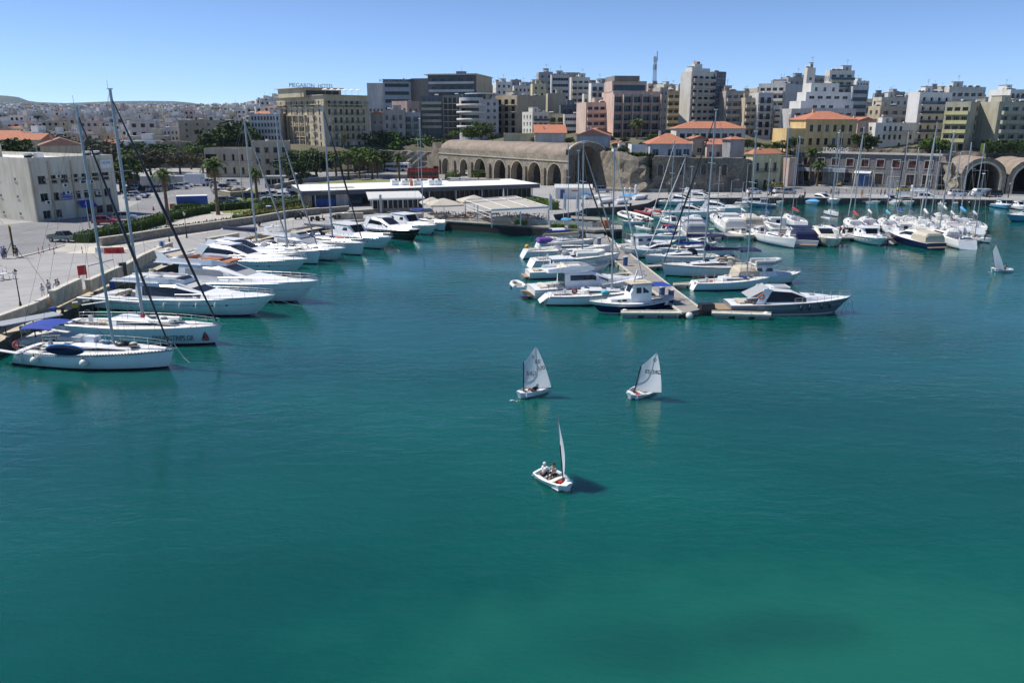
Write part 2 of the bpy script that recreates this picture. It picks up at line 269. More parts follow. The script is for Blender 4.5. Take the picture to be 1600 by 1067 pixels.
# ================================================================ SETTING
QZ = 1.6
M['wetshadeq'] = mat('wet_shaded_quay_masonry', (.07,.065,.055), .8, var=.4, scale=.6)  # dark base colour holds both the wet stone and the shadow on quay faces
def watermat():
    m = bpy.data.materials.new("harbour_water"); m.use_nodes = True
    n = m.node_tree.nodes; l = m.node_tree.links; b = n["Principled BSDF"]
    b.inputs["Roughness"].default_value = .035; b.inputs["IOR"].default_value = 1.45; b.inputs["Subsurface Weight"].default_value = 1; b.inputs["Subsurface Radius"].default_value = (1, 1, 1); b.inputs["Subsurface Scale"].default_value = 4.0; b.inputs["Specular IOR Level"].default_value = .5
    tc = n.new("ShaderNodeTexCoord")
    def noise(sc, det, st=(1, 1, 1), rot=0, dist=0):
        mp = n.new("ShaderNodeMapping"); mp.inputs["Scale"].default_value = st; mp.inputs["Rotation"].default_value = (0, 0, rot); l.new(tc.outputs["Object"], mp.inputs[0])
        z = n.new("ShaderNodeTexNoise"); z.inputs["Scale"].default_value = sc; z.inputs["Detail"].default_value = det; z.inputs["Distortion"].default_value = dist; l.new(mp.outputs[0], z.inputs[0]); return z
    big = noise(.022, 3, (1, 1.6, 1)); cr = n.new("ShaderNodeValToRGB"); l.new(big.outputs[0], cr.inputs[0])
    cr.color_ramp.elements[0].position = .3; cr.color_ramp.elements[1].position = .72
    cr.color_ramp.elements[0].color = (.0008, .055, .050, 1); cr.color_ramp.elements[1].color = (.0025, .108, .088, 1)
    # paler sandy shallows with a dark weed patch on the bottom, close below the fortress mole
    def patch(c, r, amt, prev, col, seed):
        mp = n.new("ShaderNodeMapping"); mp.inputs["Location"].default_value = (-c[0]/r[0], -c[1]/r[1], 0); mp.inputs["Scale"].default_value = (1/r[0], 1/r[1], 1)
        l.new(tc.outputs["Object"], mp.inputs[0]); ln = n.new("ShaderNodeVectorMath"); ln.operation = 'LENGTH'; l.new(mp.outputs[0], ln.inputs[0])
        nz = noise(.35, 5); nz.inputs["Scale"].default_value = .3
        s = n.new("ShaderNodeMath"); s.operation = 'MULTIPLY_ADD'; l.new(nz.outputs[0], s.inputs[0]); s.inputs[1].default_value = .9; l.new(ln.outputs["Value"], s.inputs[2])
        mr = n.new("ShaderNodeMapRange"); mr.interpolation_type = 'SMOOTHSTEP'; mr.inputs[1].default_value = .55; mr.inputs[2].default_value = 1.6; mr.inputs[3].default_value = amt; mr.inputs[4].default_value = 0; l.new(s.outputs[0], mr.inputs[0])
        mx = n.new("ShaderNodeMix"); mx.data_type = 'RGBA'; l.new(mr.outputs[0], mx.inputs[0]); l.new(prev, mx.inputs[6]); mx.inputs[7].default_value = (*col, 1); return mx.outputs[2]
    c = patch(G(1330, 1040).xy, (22, 9), .8, cr.outputs[0], (.012, .135, .098), 0)
    c = patch(G(1010, 1010).xy, (5.5, 2.6), .6, c, (.002, .062, .056), 1)
    c = patch(G(1230, 985).xy, (4.5, 2.2), .5, c, (.003, .055, .05), 2)
    l.new(c, b.inputs["Base Color"])
    # wind ripples: three scales
    a1 = noise(.42, 4, (1, 2.2, 1), .35, .4); a2 = noise(2.2, 3, (1, 2.0, 1), -.25, .3); a3 = noise(7.5, 2, (1, 1.7, 1), .1)
    sm = n.new("ShaderNodeMath"); sm.operation = 'MULTIPLY_ADD'; l.new(a2.outputs[0], sm.inputs[0]); sm.inputs[1].default_value = .20; 
    s1 = n.new("ShaderNodeMath"); s1.operation = 'MULTIPLY'; l.new(a1.outputs[0], s1.inputs[0]); s1.inputs[1].default_value = .8; l.new(s1.outputs[0], sm.inputs[2])
    s3 = n.new("ShaderNodeMath"); s3.operation = 'MULTIPLY_ADD'; l.new(a3.outputs[0], s3.inputs[0]); s3.inputs[1].default_value = .06; l.new(sm.outputs[0], s3.inputs[2])
    # calm and ruffled areas
    gust = noise(.03, 3, (1, 2.5, 1)); gr = n.new("ShaderNodeMapRange"); gr.inputs[1].default_value = .35; gr.inputs[2].default_value = .65; gr.inputs[3].default_value = .35; gr.inputs[4].default_value = 1.35; l.new(gust.outputs[0], gr.inputs[0])
    fm = n.new("ShaderNodeMath"); fm.operation = 'MULTIPLY'; l.new(s3.outputs[0], fm.inputs[0]); l.new(gr.outputs[0], fm.inputs[1])
    bp = n.new("ShaderNodeBump"); bp.inputs["Strength"].default_value = 1; bp.inputs["Distance"].default_value = .10; l.new(fm.outputs[0], bp.inputs["Height"]); l.new(bp.outputs[0], b.inputs["Normal"])
    MATS["water"] = m; return m
M['water'] = watermat()
MB().mat('water').add([(-400,-30,0),(400,-30,0),(400,300,0),(-400,300,0)], [(0,1,2,3)]).build("water", kind="structure")

# coast line of the harbour basin (top edge of the quay)
LEDGE = [G(x, y, 1.2) for x, y in ((-150,604),(-40,552),(0,534),(54,503),(109,484),(156,461),(200,441),(260,416),(330,394),(420,372),(520,353),(600,346),(664,348))]
TERR = [G(x, y, 1.5) for x, y in ((668,348),(700,347),(796,353),(880,358),(930,361),(972,359))]
FARQ = [G(x, y, 1.5) for x, y in ((972,353),(930,351.5),(888,348.5),(868,344.5),(864,336),(905,331),(915,326),(981,323),(1012,318),(1030,310),(1200,309.5),(1300,310),(1450,311),(1600,314),(1900,321))]
def skirt(name, top, ztop, z0, mkey, label=None):
    mb = MB().mat(mkey)
    for a, b in zip(top[:-1], top[1:]): mb.quad((a.x,a.y,z0),(b.x,b.y,z0),(b.x,b.y,ztop),(a.x,a.y,ztop))
    return mb.build(name, kind="structure")
def sheet(name, pts, z, mkey, parent=None, kind="structure"):
    from mathutils.geometry import tessellate_polygon
    vs = [(p[0], p[1], z) for p in pts]; tr = tessellate_polygon([[Vector(v) for v in vs]])
    return MB().mat(mkey).add(vs, [tuple(t) for t in tr]).build(name, parent, kind=kind)
# lower ledge (mooring step) with the wall line set back from it
def offset(line, d):
    out = []
    for i, p in enumerate(line):
        a = line[max(0, i-1)]; b = line[min(len(line)-1, i+1)]; t = (b-a).to_2d().normalized(); out.append(Vector((p.x - t.y*d, p.y + t.x*d, p.z)))
    return out
WALL = offset(LEDGE, 2.3)
skirt("quay_face", LEDGE, 1.2, -2.5, 'wetshadeq')
mb = MB().mat('limestone')
for i in range(len(LEDGE)-1):
    a, b, c, d = LEDGE[i], LEDGE[i+1], WALL[i+1], WALL[i]; mb.quad((a.x,a.y,1.2),(b.x,b.y,1.2),(c.x,c.y,1.2),(d.x,d.y,1.2)); mb.quad((d.x,d.y,1.2),(c.x,c.y,1.2),(c.x,c.y,QZ),(d.x,d.y,QZ))
mb.build("mooring_ledge", kind="structure")
skirt("terrace_face", TERR, 1.5, -2.5, 'darkw'); skirt("far_quay_face", FARQ, 1.5, -2.5, 'wetshadeq')  # terrace face is a plain dark sheet below the deck edge
far = [(700, 120), (700, 330), (-500, 330), (-500, 60), (-140, 40)]
land = [p.to_2d() for p in WALL]+[TERR[0].to_2d()]+[p.to_2d() for p in TERR[1:]]+[p.to_2d() for p in FARQ]+[Vector(f) for f in far]
sheet("quay_ground", land, QZ, 'quay')
for p, q in ((WALL[-1], TERR[0]),): MB().mat('conc').quad((p.x,p.y,-2),(q.x,q.y,-2),(q.x,q.y,QZ),(p.x,p.y,QZ)).build("quay_face", kind="structure")
skirt("terrace_rim", TERR, QZ, 1.22, 'kerb'); skirt("far_quay_rim", FARQ, QZ, 1.5, 'kerb')
# roads
def strip(name, pts, mkey, z=QZ+.006): return sheet(name, [G(x, y, QZ).to_2d() for x, y in pts], z, mkey)
strip("road", ((-200,372),(0,352),(60,346),(190,330),(250,300),(200,284),(330,270),(470,272),(420,300),(300,322),(240,340),(120,378),(60,395),(-200,420)), 'asphalt')
strip("road", ((980,302.5),(1100,301),(1200,301),(1300,303),(1420,304),(1600,307),(1800,312),(1800,299),(1600,297),(1400,294),(1260,287),(1240,284),(1180,289),(1100,294),(980,295)), 'asphalt', QZ+.012)
strip("road", ((455,275),(560,268),(680,264),(760,272),(760,282),(690,281),(600,279),(470,288)), 'asphalt', QZ+.01)
strip("lawn", ((445,306),(470,288),(560,282),(640,282),(700,286),(640,292),(520,300)), 'grass', QZ+.016)
strip("lawn", ((330,318),(345,300),(400,296),(430,306),(470,330),(400,338),(350,334)), 'grass', QZ+.02)
strip("pavement", ((80,394),(110,377),(240,342),(300,324),(330,318),(350,334),(480,330),(520,338),(410,350),(240,378),(160,396)), 'paving', QZ+.024)
strip("pavement", ((100,397),(155,384),(180,383),(205,389),(160,397)), 'kerb', QZ+.03)
# painted lines on the far road and the left road
mb = MB().mat(mat("road_paint", (.62,.62,.6), .8))
def dash(a, b, w=.14, z=QZ+.03):
    t = (b-a).normalized(); nn = Vector((-t.y, t.x, 0))*w/2; mb.quad(*[(q.x, q.y, z) for q in (a-nn, b-nn, b+nn, a+nn)])
def dashes(p, q, L=3, gap=4):
    a = G(*p, QZ); b = G(*q, QZ); d = (b-a); n = int(d.length/(L+gap)); t = d.normalized()
    for i in range(n): dash(a+t*(i*(L+gap)), a+t*(i*(L+gap)+L))
dashes((-60,385),(240,322)); dashes((240,322),(300,286)); dashes((1060,298),(1560,302)); dashes((480,281),(700,272))
mb.build("road_marking", kind="structure")
# kerbs (real steps)
def kerb(pts, w=.3, h=.13, name="kerb", mkey='kerb', z=QZ):
    P = [G(x, y, z) for x, y in pts]; mb = MB().mat(mkey)
    for a, b in zip(P[:-1], P[1:]):
        d = b-a; mb.box(((a.x+b.x)/2, (a.y+b.y)/2, z+h/2), (d.length, w, h), math.atan2(d.y, d.x))
    return mb.build(name, kind="structure")
kerb(((1250,285.5),(1290,291),(1330,295.5),(1420,298),(1520,299.5),(1640,302)), .5); kerb(((945,296),(1050,295),(1160,294)), .6, .5)
kerb(((20,405),(60,395),(100,384)), .4)

# rising ground behind the port: starts along the foot of the old town
FRONT = [(-2000,330),(-130,330),(-88,303),(-62,305),(-56,316),(-15,318),(30,250),(62,240),(84,238),(92,262),(101,261),(136,231),(700,231)]
def front_y(X):
    for (a, b), (c, d) in zip(FRONT[:-1], FRONT[1:]):
        if X < c: return b+(d-b)*(X-a)/(c-a)
    return 231
def terr_h(u, Y):
    def sm(a, b, x):
        t = max(0, min(1, (x-a)/(b-a))); return t*t*(3-2*t)
    X = u*Y; f = front_y(X)
    right = 10.2 + .11*max(0, min(90, Y-f-4)) + .05*max(0, min(400, Y-f-94))
    left = 1.0 + 9.0*sm(f-4, f+12, Y) + .045*max(0, min(700, Y-306))
    fl = 1.0 + 6.0*sm(330, 420, Y) + .029*max(0, min(1300, Y-420))
    w1 = sm(-.11, -.045, u); w0 = sm(-.36, -.27, u)
    return (fl*(1-w0)+left*w0)*(1-w1)+right*w1
Os = [0, .3, 6, 12, 20, 35, 60, 100, 150, 220, 320, 450, 600, 800, 1100, 1500, 2100, 3000, 4000]
Us = [-1.1+i*.0125 for i in range(177)]
rings = []
for k, o_ in enumerate([-.01]+Os):
    row_ = []
    for u in Us:
        Y = 250
        for _ in range(12): Y = .5*Y+.5*front_y(u*Y)
        Y += max(0, o_); row_.append((u*Y, Y, -1 if k == 0 else terr_h(u, Y)))
    rings.append(row_)
MB().mat('soil').loft(rings, True, False, False).build("hillside_ground", kind="structure")
# far ridge
def ridge(Y, pts, depth, name):
    top = [W(x, y, Y) for x, y in pts]; rows = []
    for k, (fz, dy) in enumerate(((0,-900),(.35,-600),(.75,-250),(1,0),(.6,500),(0,1200))):
        rows.append([(p.x*(1+dy/Y), p.y+dy, 40+(p.z-40)*fz+(random.uniform(-5,5) if 0 < k < 3 else 0)) for p in top])
    MB().mat('hillm').loft(rows, True, False, False).build(name, kind="structure")
ridge(5200, [(-500,170),(-250,160),(-120,152),(0,149.5),(10,150),(28,152),(45,158),(60,160),(100,161.5),(130,160.5),(180,158.5),(230,158),(270,158.5),(300,161),(322,166),(360,172),(480,178)], 1500, "hills")
ridge(4300, [(-500,176),(-200,166),(-60,164),(0,161),(20,160),(50,164),(110,167),(200,166),(320,169),(420,176)], 1500, "hills")

# the air itself: far things fade a little towards blue
hz = bpy.data.materials.new("sea_air"); hz.use_nodes = True; hn = hz.node_tree.nodes; hn.remove(hn["Principled BSDF"])
pv = hn.new("ShaderNodeVolumePrincipled"); pv.inputs["Color"].default_value = (.62, .76, .95, 1); pv.inputs["Density"].default_value = .00005; pv.inputs["Anisotropy"].default_value = 0.2
hz.node_tree.links.new(pv.outputs[0], hn["Material Output"].inputs["Volume"]); M['haze'] = hz
MB().mat('haze').box((0, 3400, 151.5), (17000, 7800, 319)).build("haze", kind="stuff")
# ================================================================ BUILDINGS
WMESH = {}
def window_mesh(w, h, d, fr='fr', gl='glass', shutters=None, mull=1):
    k = (round(w,2), round(h,2), round(d,2), fr, gl, shutters, mull)
    if k in WMESH: return WMESH[k]
    mb = MB().mat(gl); mb.quad((-w/2, d, 0), (w/2, d, 0), (w/2, d, h), (-w/2, d, h))
    mb.mat(fr); t = .07; y = d-.04
    for x in (-w/2+t/2, w/2-t/2): mb.box((x, y, h/2), (t, .06, h))
    for z in (t/2, h-t/2): mb.box((0, y, z), (w-2*t, .06, t))
    for i in range(mull): mb.box((-w/2+w*(i+1)/(mull+1), y-.004, h/2), (t*.8, .06, h-2*t))
    mb.box((0, -.04, -.05), (w+.2, .16, .08))
    if shutters == 'open':
        mb.mat('shut' if fr != 'frb' else 'frb')
        for s in (-1, 1): mb.box((s*(w/2+w*.25), -.04, h/2), (w*.46, .06, h))
    elif shutters:
        mb.mat(shutters); mb.box((0, d-.1, h*(.5 if shutters != 'half' else .7)), (w-2*t, .04, h-.06))
    WMESH[k] = mb.mesh("window"); return WMESH[k]
def balcony_mesh(w, d, style, colk):
    mb = MB().mat(colk); mb.box((0, -d/2, -.09), (w, d, .18))
    if style == 'solid':
        mb.box((0, -d+.05, .45), (w, .1, .9))
        for s in (-1, 1): mb.box((s*(w/2-.05), -d/2+.05, .45), (.1, d-.1, .9))
    elif style == 'glass':
        mb.mat('glassb').box((0, -d+.03, .5), (w, .04, .9)); mb.mat('fr').box((0, -d+.03, .98), (w, .07, .06))
    else:
        mb.mat('rail'); mb.box((0, -d+.03, 1.0), (w, .06, .06)); mb.box((0, -d+.03, .12), (w, .05, .05)); n = max(3, int(w/.35))
        for i in range(n+1): mb.box((-w/2+.03+(w-.06)*i/n, -d+.03, .55), (.045, .045, .85))
        for s in (-1, 1): mb.box((s*(w/2-.03), -d/2, 1.0), (.05, d, .05)); mb.box((s*(w/2-.03), -d/2, .5), (.04, .04, .9))
    return mb.mesh("balcony")
DFL = 3.15
def facade(wall, root, O, U, W_, H, spec, z0=0.0, top=.9, down=6.0, colk=None):
    "spec: kind+columns, e.g. w6 windows, b5 balcony doors with solid parapets, r5 with railings, s4 separate balconies, g1 ribbon glass, a5 arcade, - blank"
    ang = math.atan2(U[1], U[0]); N = (U[1], -U[0])
    opt = {}
    if isinstance(spec, (tuple, list)): spec, opt = spec[0], dict(spec[1])
    kind = spec[0]; cols = int(spec[1:] or 0) if kind != '-' else 0
    def P(u, z, n=0.0): return (O[0]+U[0]*u+N[0]*n, O[1]+U[1]*u+N[1]*n, z)
    rows = opt.get('rows') or max(1, round((H-top-z0)/DFL)); fh = (H-top-z0)/rows; wins = []
    mg = opt.get('mg', .04)*W_
    if cols:
        cell = (W_-2*mg)/cols
        ww, wh, sill = dict(w=(min(1.15, cell*.5), min(1.5, fh*.5), .95), b=(min(2.2, cell*.72), min(2.15, fh*.72), .08), r=(min(2.2, cell*.7), min(2.15, fh*.72), .08), s=(min(1.1, cell*.45), min(2.15, fh*.7), .08), g=(cell*.96, min(1.5, fh*.5), .9), a=(cell*.66, fh*.78, .05))[kind]
        ww = opt.get('ww', ww); wh = opt.get('wh', wh); sill = opt.get('sill', sill); skip = opt.get('skip', ())
        us = [mg+cell*(i+.5) for i in range(cols)]
        for r in range(rows):
            for i, u in enumerate(us):
                if (i, r) in skip or (i, None) in skip or (None, r) in skip: continue
                wins.append((u, z0+r*fh+sill, ww, wh, r, i))
    dep = opt.get('dep', .22 if kind in 'wgs' else (.35 if kind == 'a' else .5))
    cu = sorted({0.0, W_} | {round(u+s*w/2, 4) for u, z, w, h, r, i in wins for s in (-1, 1)})
    cz = sorted({-down, H} | {round(q, 4) for u, z, w, h, r, i in wins for q in (z, z+h)})
    holes = {(round(u-w/2, 4), round(z, 4)) for u, z, w, h, r, i in wins}
    for a, b in zip(cu[:-1], cu[1:]):
        z_start = None
        for c, d in zip(cz[:-1], cz[1:]):
            if (a, c) in holes:
                if z_start is not None: wall.quad(P(a, z_start), P(b, z_start), P(b, c), P(a, c)); z_start = None
                wall.quad(P(a, c), P(b, c), P(b, c, -dep), P(a, c, -dep)); wall.quad(P(a, d), P(b, d), P(b, d, -dep), P(a, d, -dep))
                wall.quad(P(a, c), P(a, d), P(a, d, -dep), P(a, c, -dep)); wall.quad(P(b, c), P(b, d), P(b, d, -dep), P(b, c, -dep))
            elif z_start is None: z_start = c
        if z_start is not None: wall.quad(P(a, z_start), P(b, z_start), P(b, cz[-1]), P(a, cz[-1]))
    fr = opt.get('fr', 'fr'); gl = opt.get('gl', 'glass'); sh = opt.get('sh'); mull = opt.get('mull', 5 if kind == 'g' else (2 if kind in 'br' and wins and wins[0][2] > 1.5 else 1))
    rnd = random.Random(int(W_*97+H*13+O[0]*7))
    for (u, z, w, h, r, i) in wins:
        s = sh
        if sh == 'mix': s = rnd.choice([None, None, opt.get('shc', 'shut'), 'half'])
        if s == 'half': s = 'cwhite' if rnd.random() < .5 else None
        g = gl
        o = put("door" if kind in 'brsa' else "window", window_mesh(w, h, dep, fr, g, s, mull), root, P(u, z)); o.rotation_euler = (0, 0, ang)
    if kind in 'br' or opt.get('bal'):
        style = opt.get('bs', 'solid' if kind == 'b' else 'rail'); bd = opt.get('bd', 1.3); bw = opt.get('bw', 1.0)
        me = balcony_mesh((W_-2*mg)*bw, bd, style, opt.get('bc', colk)); r0 = opt.get('r0', 1)
        for r in range(r0, rows):
            if r in opt.get('bskip', ()): continue
            o = put("balcony", me, root, P(opt.get('bx', W_/2), z0+r*fh)); o.rotation_euler = (0, 0, ang)
    if kind == 's':
        me = balcony_mesh(opt.get('bwid', ww+1.0), opt.get('bd', .9), opt.get('bs', 'rail'), opt.get('bc', colk))
        for (u, z, w, h, r, i) in wins:
            if r >= opt.get('r0', 1) and (opt.get('bcols') is None or i in opt['bcols']): o = put("balcony", me, root, P(u, z0+r*fh)); o.rotation_euler = (0, 0, ang)
    return fh, rows
def solve(l, c, r, yt, Y, th):
    C = W(c, yt, Y); x, y, _ = ray(r, yt); k = x/y
    # right facade direction (cos,sin); C + a*d lies on ray r
    a = (k*C.y - C.x)/(math.cos(th) - k*math.sin(th)) if r != c else 0
    x, y, _ = ray(l, yt); k = x/y
    dn = (-math.sin(th) - k*math.cos(th)); b = (k*C.y - C.x)/dn if l != c and abs(dn) > 1e-6 else 0
    return C, a, b
def bld(label, l, c, r, yt, yb, Y, th=0.0, Rf='w4', Lf='-', col='cream', rh=.2, b=None, a=None, roof='flat', name='apartment_building', cat='building', clutter=3, z0=0.0, top=.9, par=.0, roofc='rooff', zb=None, group=None, down=6.0):
    thr = R_(th); C, aa, bb = solve(l, c, r, yt, Y, thr)
    a = a or aa; b = b if b else (bb if bb > 2 else 11.0)
    zt = C.z; zb = W(c, yb, Y).z if zb is None else zb; H = zt-zb
    root = empty(name, (C.x, C.y, zb), thr, label, cat, group)
    wall = MB().mat(col if isinstance(col, str) else col)
    f1 = facade(wall, root, (0, 0), (1, 0), a, H, Rf, z0, top, down, col)
    facade(wall, root, (0, b), (0, -1), b, H, Lf, z0, top, down, col)
    for p, q in (((a, 0), (a, b)), ((a, b), (0, b))): wall.quad((*p, -down), (*q, -down), (*q, H), (*p, H))
    if roof == 'flat':
        t = .25; ph = .7
        wall.quad((0,0,H), (a,0,H), (a,t,H), (0,t,H)); wall.quad((0,b-t,H), (a,b-t,H), (a,b,H), (0,b,H)); wall.quad((0,t,H), (t,t,H), (t,b-t,H), (0,b-t,H)); wall.quad((a-t,t,H), (a,t,H), (a,b-t,H), (a-t,b-t,H))
        for p, q in (((t,t),(a-t,t)), ((a-t,t),(a-t,b-t)), ((a-t,b-t),(t,b-t)), ((t,b-t),(t,t))): wall.quad((*p,H-ph), (*q,H-ph), (*q,H), (*p,H))
        M1(roofc).quad((t,t,H-ph), (a-t,t,H-ph), (a-t,b-t,H-ph), (t,b-t,H-ph)).build("roof", root)
    elif roof in ('hip', 'gable', 'mono'):
        e = .5; k = 'tiler' if roofc == 'rooff' else roofc; h = min(a, b)*rh; mb = M1(k); x0, x1, y0, y1 = -e, a+e, -e, b+e; i = min((x1-x0), (y1-y0))/2
        wall.quad((0,0,H), (a,0,H), (a,b,H), (0,b,H)); H2 = H+.02
        if roof == 'gable': P1, P2 = ((x0, (y0+y1)/2, H2+h), (x1, (y0+y1)/2, H2+h)) if a > b else (((x0+x1)/2, y0, H2+h), ((x0+x1)/2, y1, H2+h))
        elif a >= b: P1, P2 = (x0+i, (y0+y1)/2, H2+h), (x1-i, (y0+y1)/2, H2+h)
        else: P1, P2 = ((x0+x1)/2, y0+i, H2+h), ((x0+x1)/2, y1-i, H2+h)
        A, B_, C_, D = (x0,y0,H2), (x1,y0,H2), (x1,y1,H2), (x0,y1,H2)
        if roof == 'mono': mb.quad(A, B_, (x1,y1,H2+h*1.6), (x0,y1,H2+h*1.6)); wall.add([(0,0,H),(0,b,H),(0,b,H+h*1.5),(a,0,H),(a,b,H),(a,b,H+h*1.5)], [(0,1,2),(3,4,5)])
        elif a >= b: mb.quad(A, B_, P2, P1); mb.quad(C_, D, P1, P2); mb.quad(B_, C_, P2); mb.quad(D, A, P1)
        else: mb.quad(B_, C_, P2, P1); mb.quad(D, A, P1, P2); mb.quad(A, B_, P1); mb.quad(C_, D, P2)
        mb.mat('conc').box((a/2, b/2, H2-.06), (a+2*e, b+2*e, .1)); rf = mb.build("roof", root)
        M1(col).box((a*.3, b*.5, H2+h*.8), (.6, .6, h*.9)).build("chimney", rf)
    wall.build("wall", root)
    rnd = random.Random(int(c*31+yt*7))
    if roof == 'flat' and clutter:
        H -= .7
        if clutter >= 2:
            w = min(a*.35, rnd.uniform(3, 4.5)); x = rnd.uniform(w/2+.6, a-w/2-.6) if a > w+1.4 else a/2; d = min(4, b*.4)
            M1(col).box((x, b*.5, 1.25+H), (w, d, 2.5)).mat('conc').box((x, b*.5, H+2.57), (w+.3, d+.3, .12)).mat('frg').box((x, b*.5-d/2-.02, H+1), (.9, .03, 2)).build("roof_hut", root)
            M1('rail').tube((x+.4, b*.5, H+2.6), (x+.4, b*.5, H+5.0), .035, n=4).tube((x-.3, b*.5, H+4.6), (x+1.1, b*.5, H+4.6), .03, n=4).tube((x-.1, b*.5, H+4.2), (x+.9, b*.5, H+4.2), .03, n=4).build("antenna", root)
        for i in range(clutter):
            x, y = rnd.uniform(.8, max(.9, a-1.5)), rnd.uniform(.8, min(5, b*.5)); q = rnd.random()
            if q < .5:
                M1('metg').box((x, y, H+.55), (1.9, 1.0, .06), 0, 1, -.6).mat('win').box((x, y-.02, H+.6), (1.8, .95, .05), 0, 1, -.6).mat('roofw').tube((x-.8, y+.5, H+1.25), (x+.8, y+.5, H+1.25), .26, n=8).mat('rail').box((x, y+.5, H+.5), (1.4, .08, 1.0)).build("solar_heater", root)
            elif q < .8: M1('metg' if q < .6 else 'roofw').tube((x, y, H), (x, y, H+1.3), .55, n=8).build("water_tank", root)
            else: M1('roofw').box((x, y, H+.5), (1.0, .5, .9)).mat('blackp').box((x, y-.26, H+.5), (.7, .03, .6)).build("cooling_unit", root)
    root["dims"] = (a, b, H)
    return root
def pl(n, c, s=.22): M[n] = plaster(n, c, s); return n
pl('cream', (0.518,0.451,0.338)); pl('khaki', (0.53,0.462,0.326)); pl('offwhite', (0.643,0.62,0.564), .18); pl('white', (0.7,0.7,0.68), .12); pl('palegrey', (0.53,0.535,0.541)); pl('grey', (0.36,0.36,0.36)); pl('pinkb', (0.575,0.451,0.383)); pl('pink', (0.598,0.445,0.372)); pl('brown', (0.315,0.281,0.236)); pl('taupe', (0.417,0.383,0.338)); pl('towerg', (0.259,0.264,0.27)); pl('olivew', (0.428,0.411,0.315))
pl('ochre', (0.665,0.485,0.236)); pl('yellow', (0.665,0.586,0.36)); pl('olive', (0.598,0.564,0.281)); pl('bluegrey', (0.383,0.445,0.496)); pl('darkbr', (0.236,0.225,0.213)); pl('slate', (0.123,0.146,0.179)); pl('portcream', (.62,.58,.48), .2); pl('sand', (0.485,0.417,0.304)); pl('lightpink', (0.631,0.485,0.417))

# ---- left port building: long curved cream block
r = bld("long cream three storey port office with blue entrance awning at the far left", -190, 42, 176, 247, 353, 150, 62, Rf=('w7', dict(rows=3, skip=((2,0),(3,0)), ww=1.5, wh=1.5, fr='frg', mg=.06)), Lf=('w9', dict(rows=3, ww=.7, wh=.6, sill=1.5, skip=tuple((i, None) for i in (0,2,4,5,6)))), col='portcream', name='port_office', clutter=3, roofc='roofw', top=2.6, z0=.2)
a_, b_, H_ = r["dims"]
M1('cblue').add([(a_*.47,-1.6,3.0),(a_*.66,-1.6,3.0),(a_*.66,-.02,4.0),(a_*.47,-.02,4.0)], [(0,1,2,3)]).box((a_*.565,-1.61,2.85),(a_*.19,.04,.35)).build("awning", r)
s = M1('bcont').box((a_*.37,-.12,5.0),(a_*.13,.12,1.2)).build("sign_board", r)
for k, t in enumerate(("PORT AUTHORITY", "HERAKLION")): textobj("lettering", t, .42, 'txtw', s, (a_*.37, -.2, 5.05-k*.55), (math.pi/2,0,0), depth=.005)
s = M1('txtw').box((a_*.9,-.12,H_-1.1),(2.6,.1,1.6)).build("sign_board", r); textobj("lettering", "HCMR", .7, 'bcont', s, (a_*.9, -.18, H_-1.1), (math.pi/2,0,0), depth=.005)
for k, u in enumerate((.0,.2,.46,.68,.8)): M1('sand').box((a_*u+.2,-.12,H_/2),(.32,.24,H_)).build("pilaster", r)
for u, z in ((.36,7.2),(.38,5.8),(.56,7.6),(.59,7.6),(.68,7.5),(.75,5.2),(.14,4.2),(.3,9)): M1('roofw').box((a_*u,-.3,z),(.9,.4,.7)).mat('blackp').box((a_*u,-.51,z),(.5,.02,.5)).build("cooling_unit", r)
for u in (.25,.5,.8): M1('sand').box((a_*u,-.1,8.4),(a_*.22,.18,.25)).build("string_course", r)
M1('roofw').tube((4,3,H_+.2),(4,3,H_+1.5),1.0,n=12).build("satellite_dish", r)

# ---- far left quarter
bld("low house with faded red tiled roof behind the port office", -60, -60, 62, 219, 240, 235, 0, 'w8', '-', 'sand', roof='gable', roofc='tiler', name='house', b=9, zb=3)
bld("long rose tiled warehouse roof behind the port office", 20, 62, 128, 228, 246, 205, 30, 'w6', '-', 'sand', roof='gable', roofc='tilef', name='warehouse', b=14, zb=3)
bld("two storey pale school with red roof at the left edge", -80, -80, 40, 213, 232, 300, 0, 'w9', '-', 'offwhite', roof='hip', name='house', b=10, zb=4)
bld("cream three storey block standing alone before the hillside town", 240, 278, 354, 188, 219, 400, 12, ('w4', dict(rows=3)), ('w4', dict(rows=3)), 'sand', name='school_building')
bld("white low annex left of the cream three storey block", 228, 247, 279, 201, 222, 405, 12, ('w5', dict(rows=2)), 'w2', 'white', clutter=1)
bld("small grey block with a tower in the middle of the left town", 208, 216, 234, 192, 215, 470, 20, 'w3', 'w2', 'grey', clutter=1)
bld("cream customs house with dark upper windows", 300, 318, 394, 232, 277, 275, -4, ('w5', dict(rows=2, ww=4.0, wh=2.2, sill=1.2, gl='glass', fr='frg')), '-', 'cream', name='customs_house', clutter=1, b=14, zb=QZ)
bld("taller plain end block of the customs house beside the palm", 372, 392, 452, 221, 279, 270, 14, ('w4', dict(rows=3, ww=1.3, wh=1.7, fr='frb')), 'w2', 'sand', name='customs_house', clutter=1, b=13, zb=QZ)
k_ = empty('kiosk', G(430, 293, QZ), R_(10), "small grey gate booth with overhanging flat roof", "booth")
M1('conc').box((0,0,.5),(5.2,3.6,1.0)).box((0,0,2.7),(5.2,3.6,.5)).build("wall", k_); M1('glass').box((0,0,1.75),(5.0,3.4,1.5)).build("window", k_); M1('rooff').box((0,0,3.15),(6.6,5,.35)).build("roof", k_)
for x in (-2.5,-.8,.9,2.5): M1('fr').box((x,-1.76,1.75),(.16,.1,1.5)).build("mullion", k_)
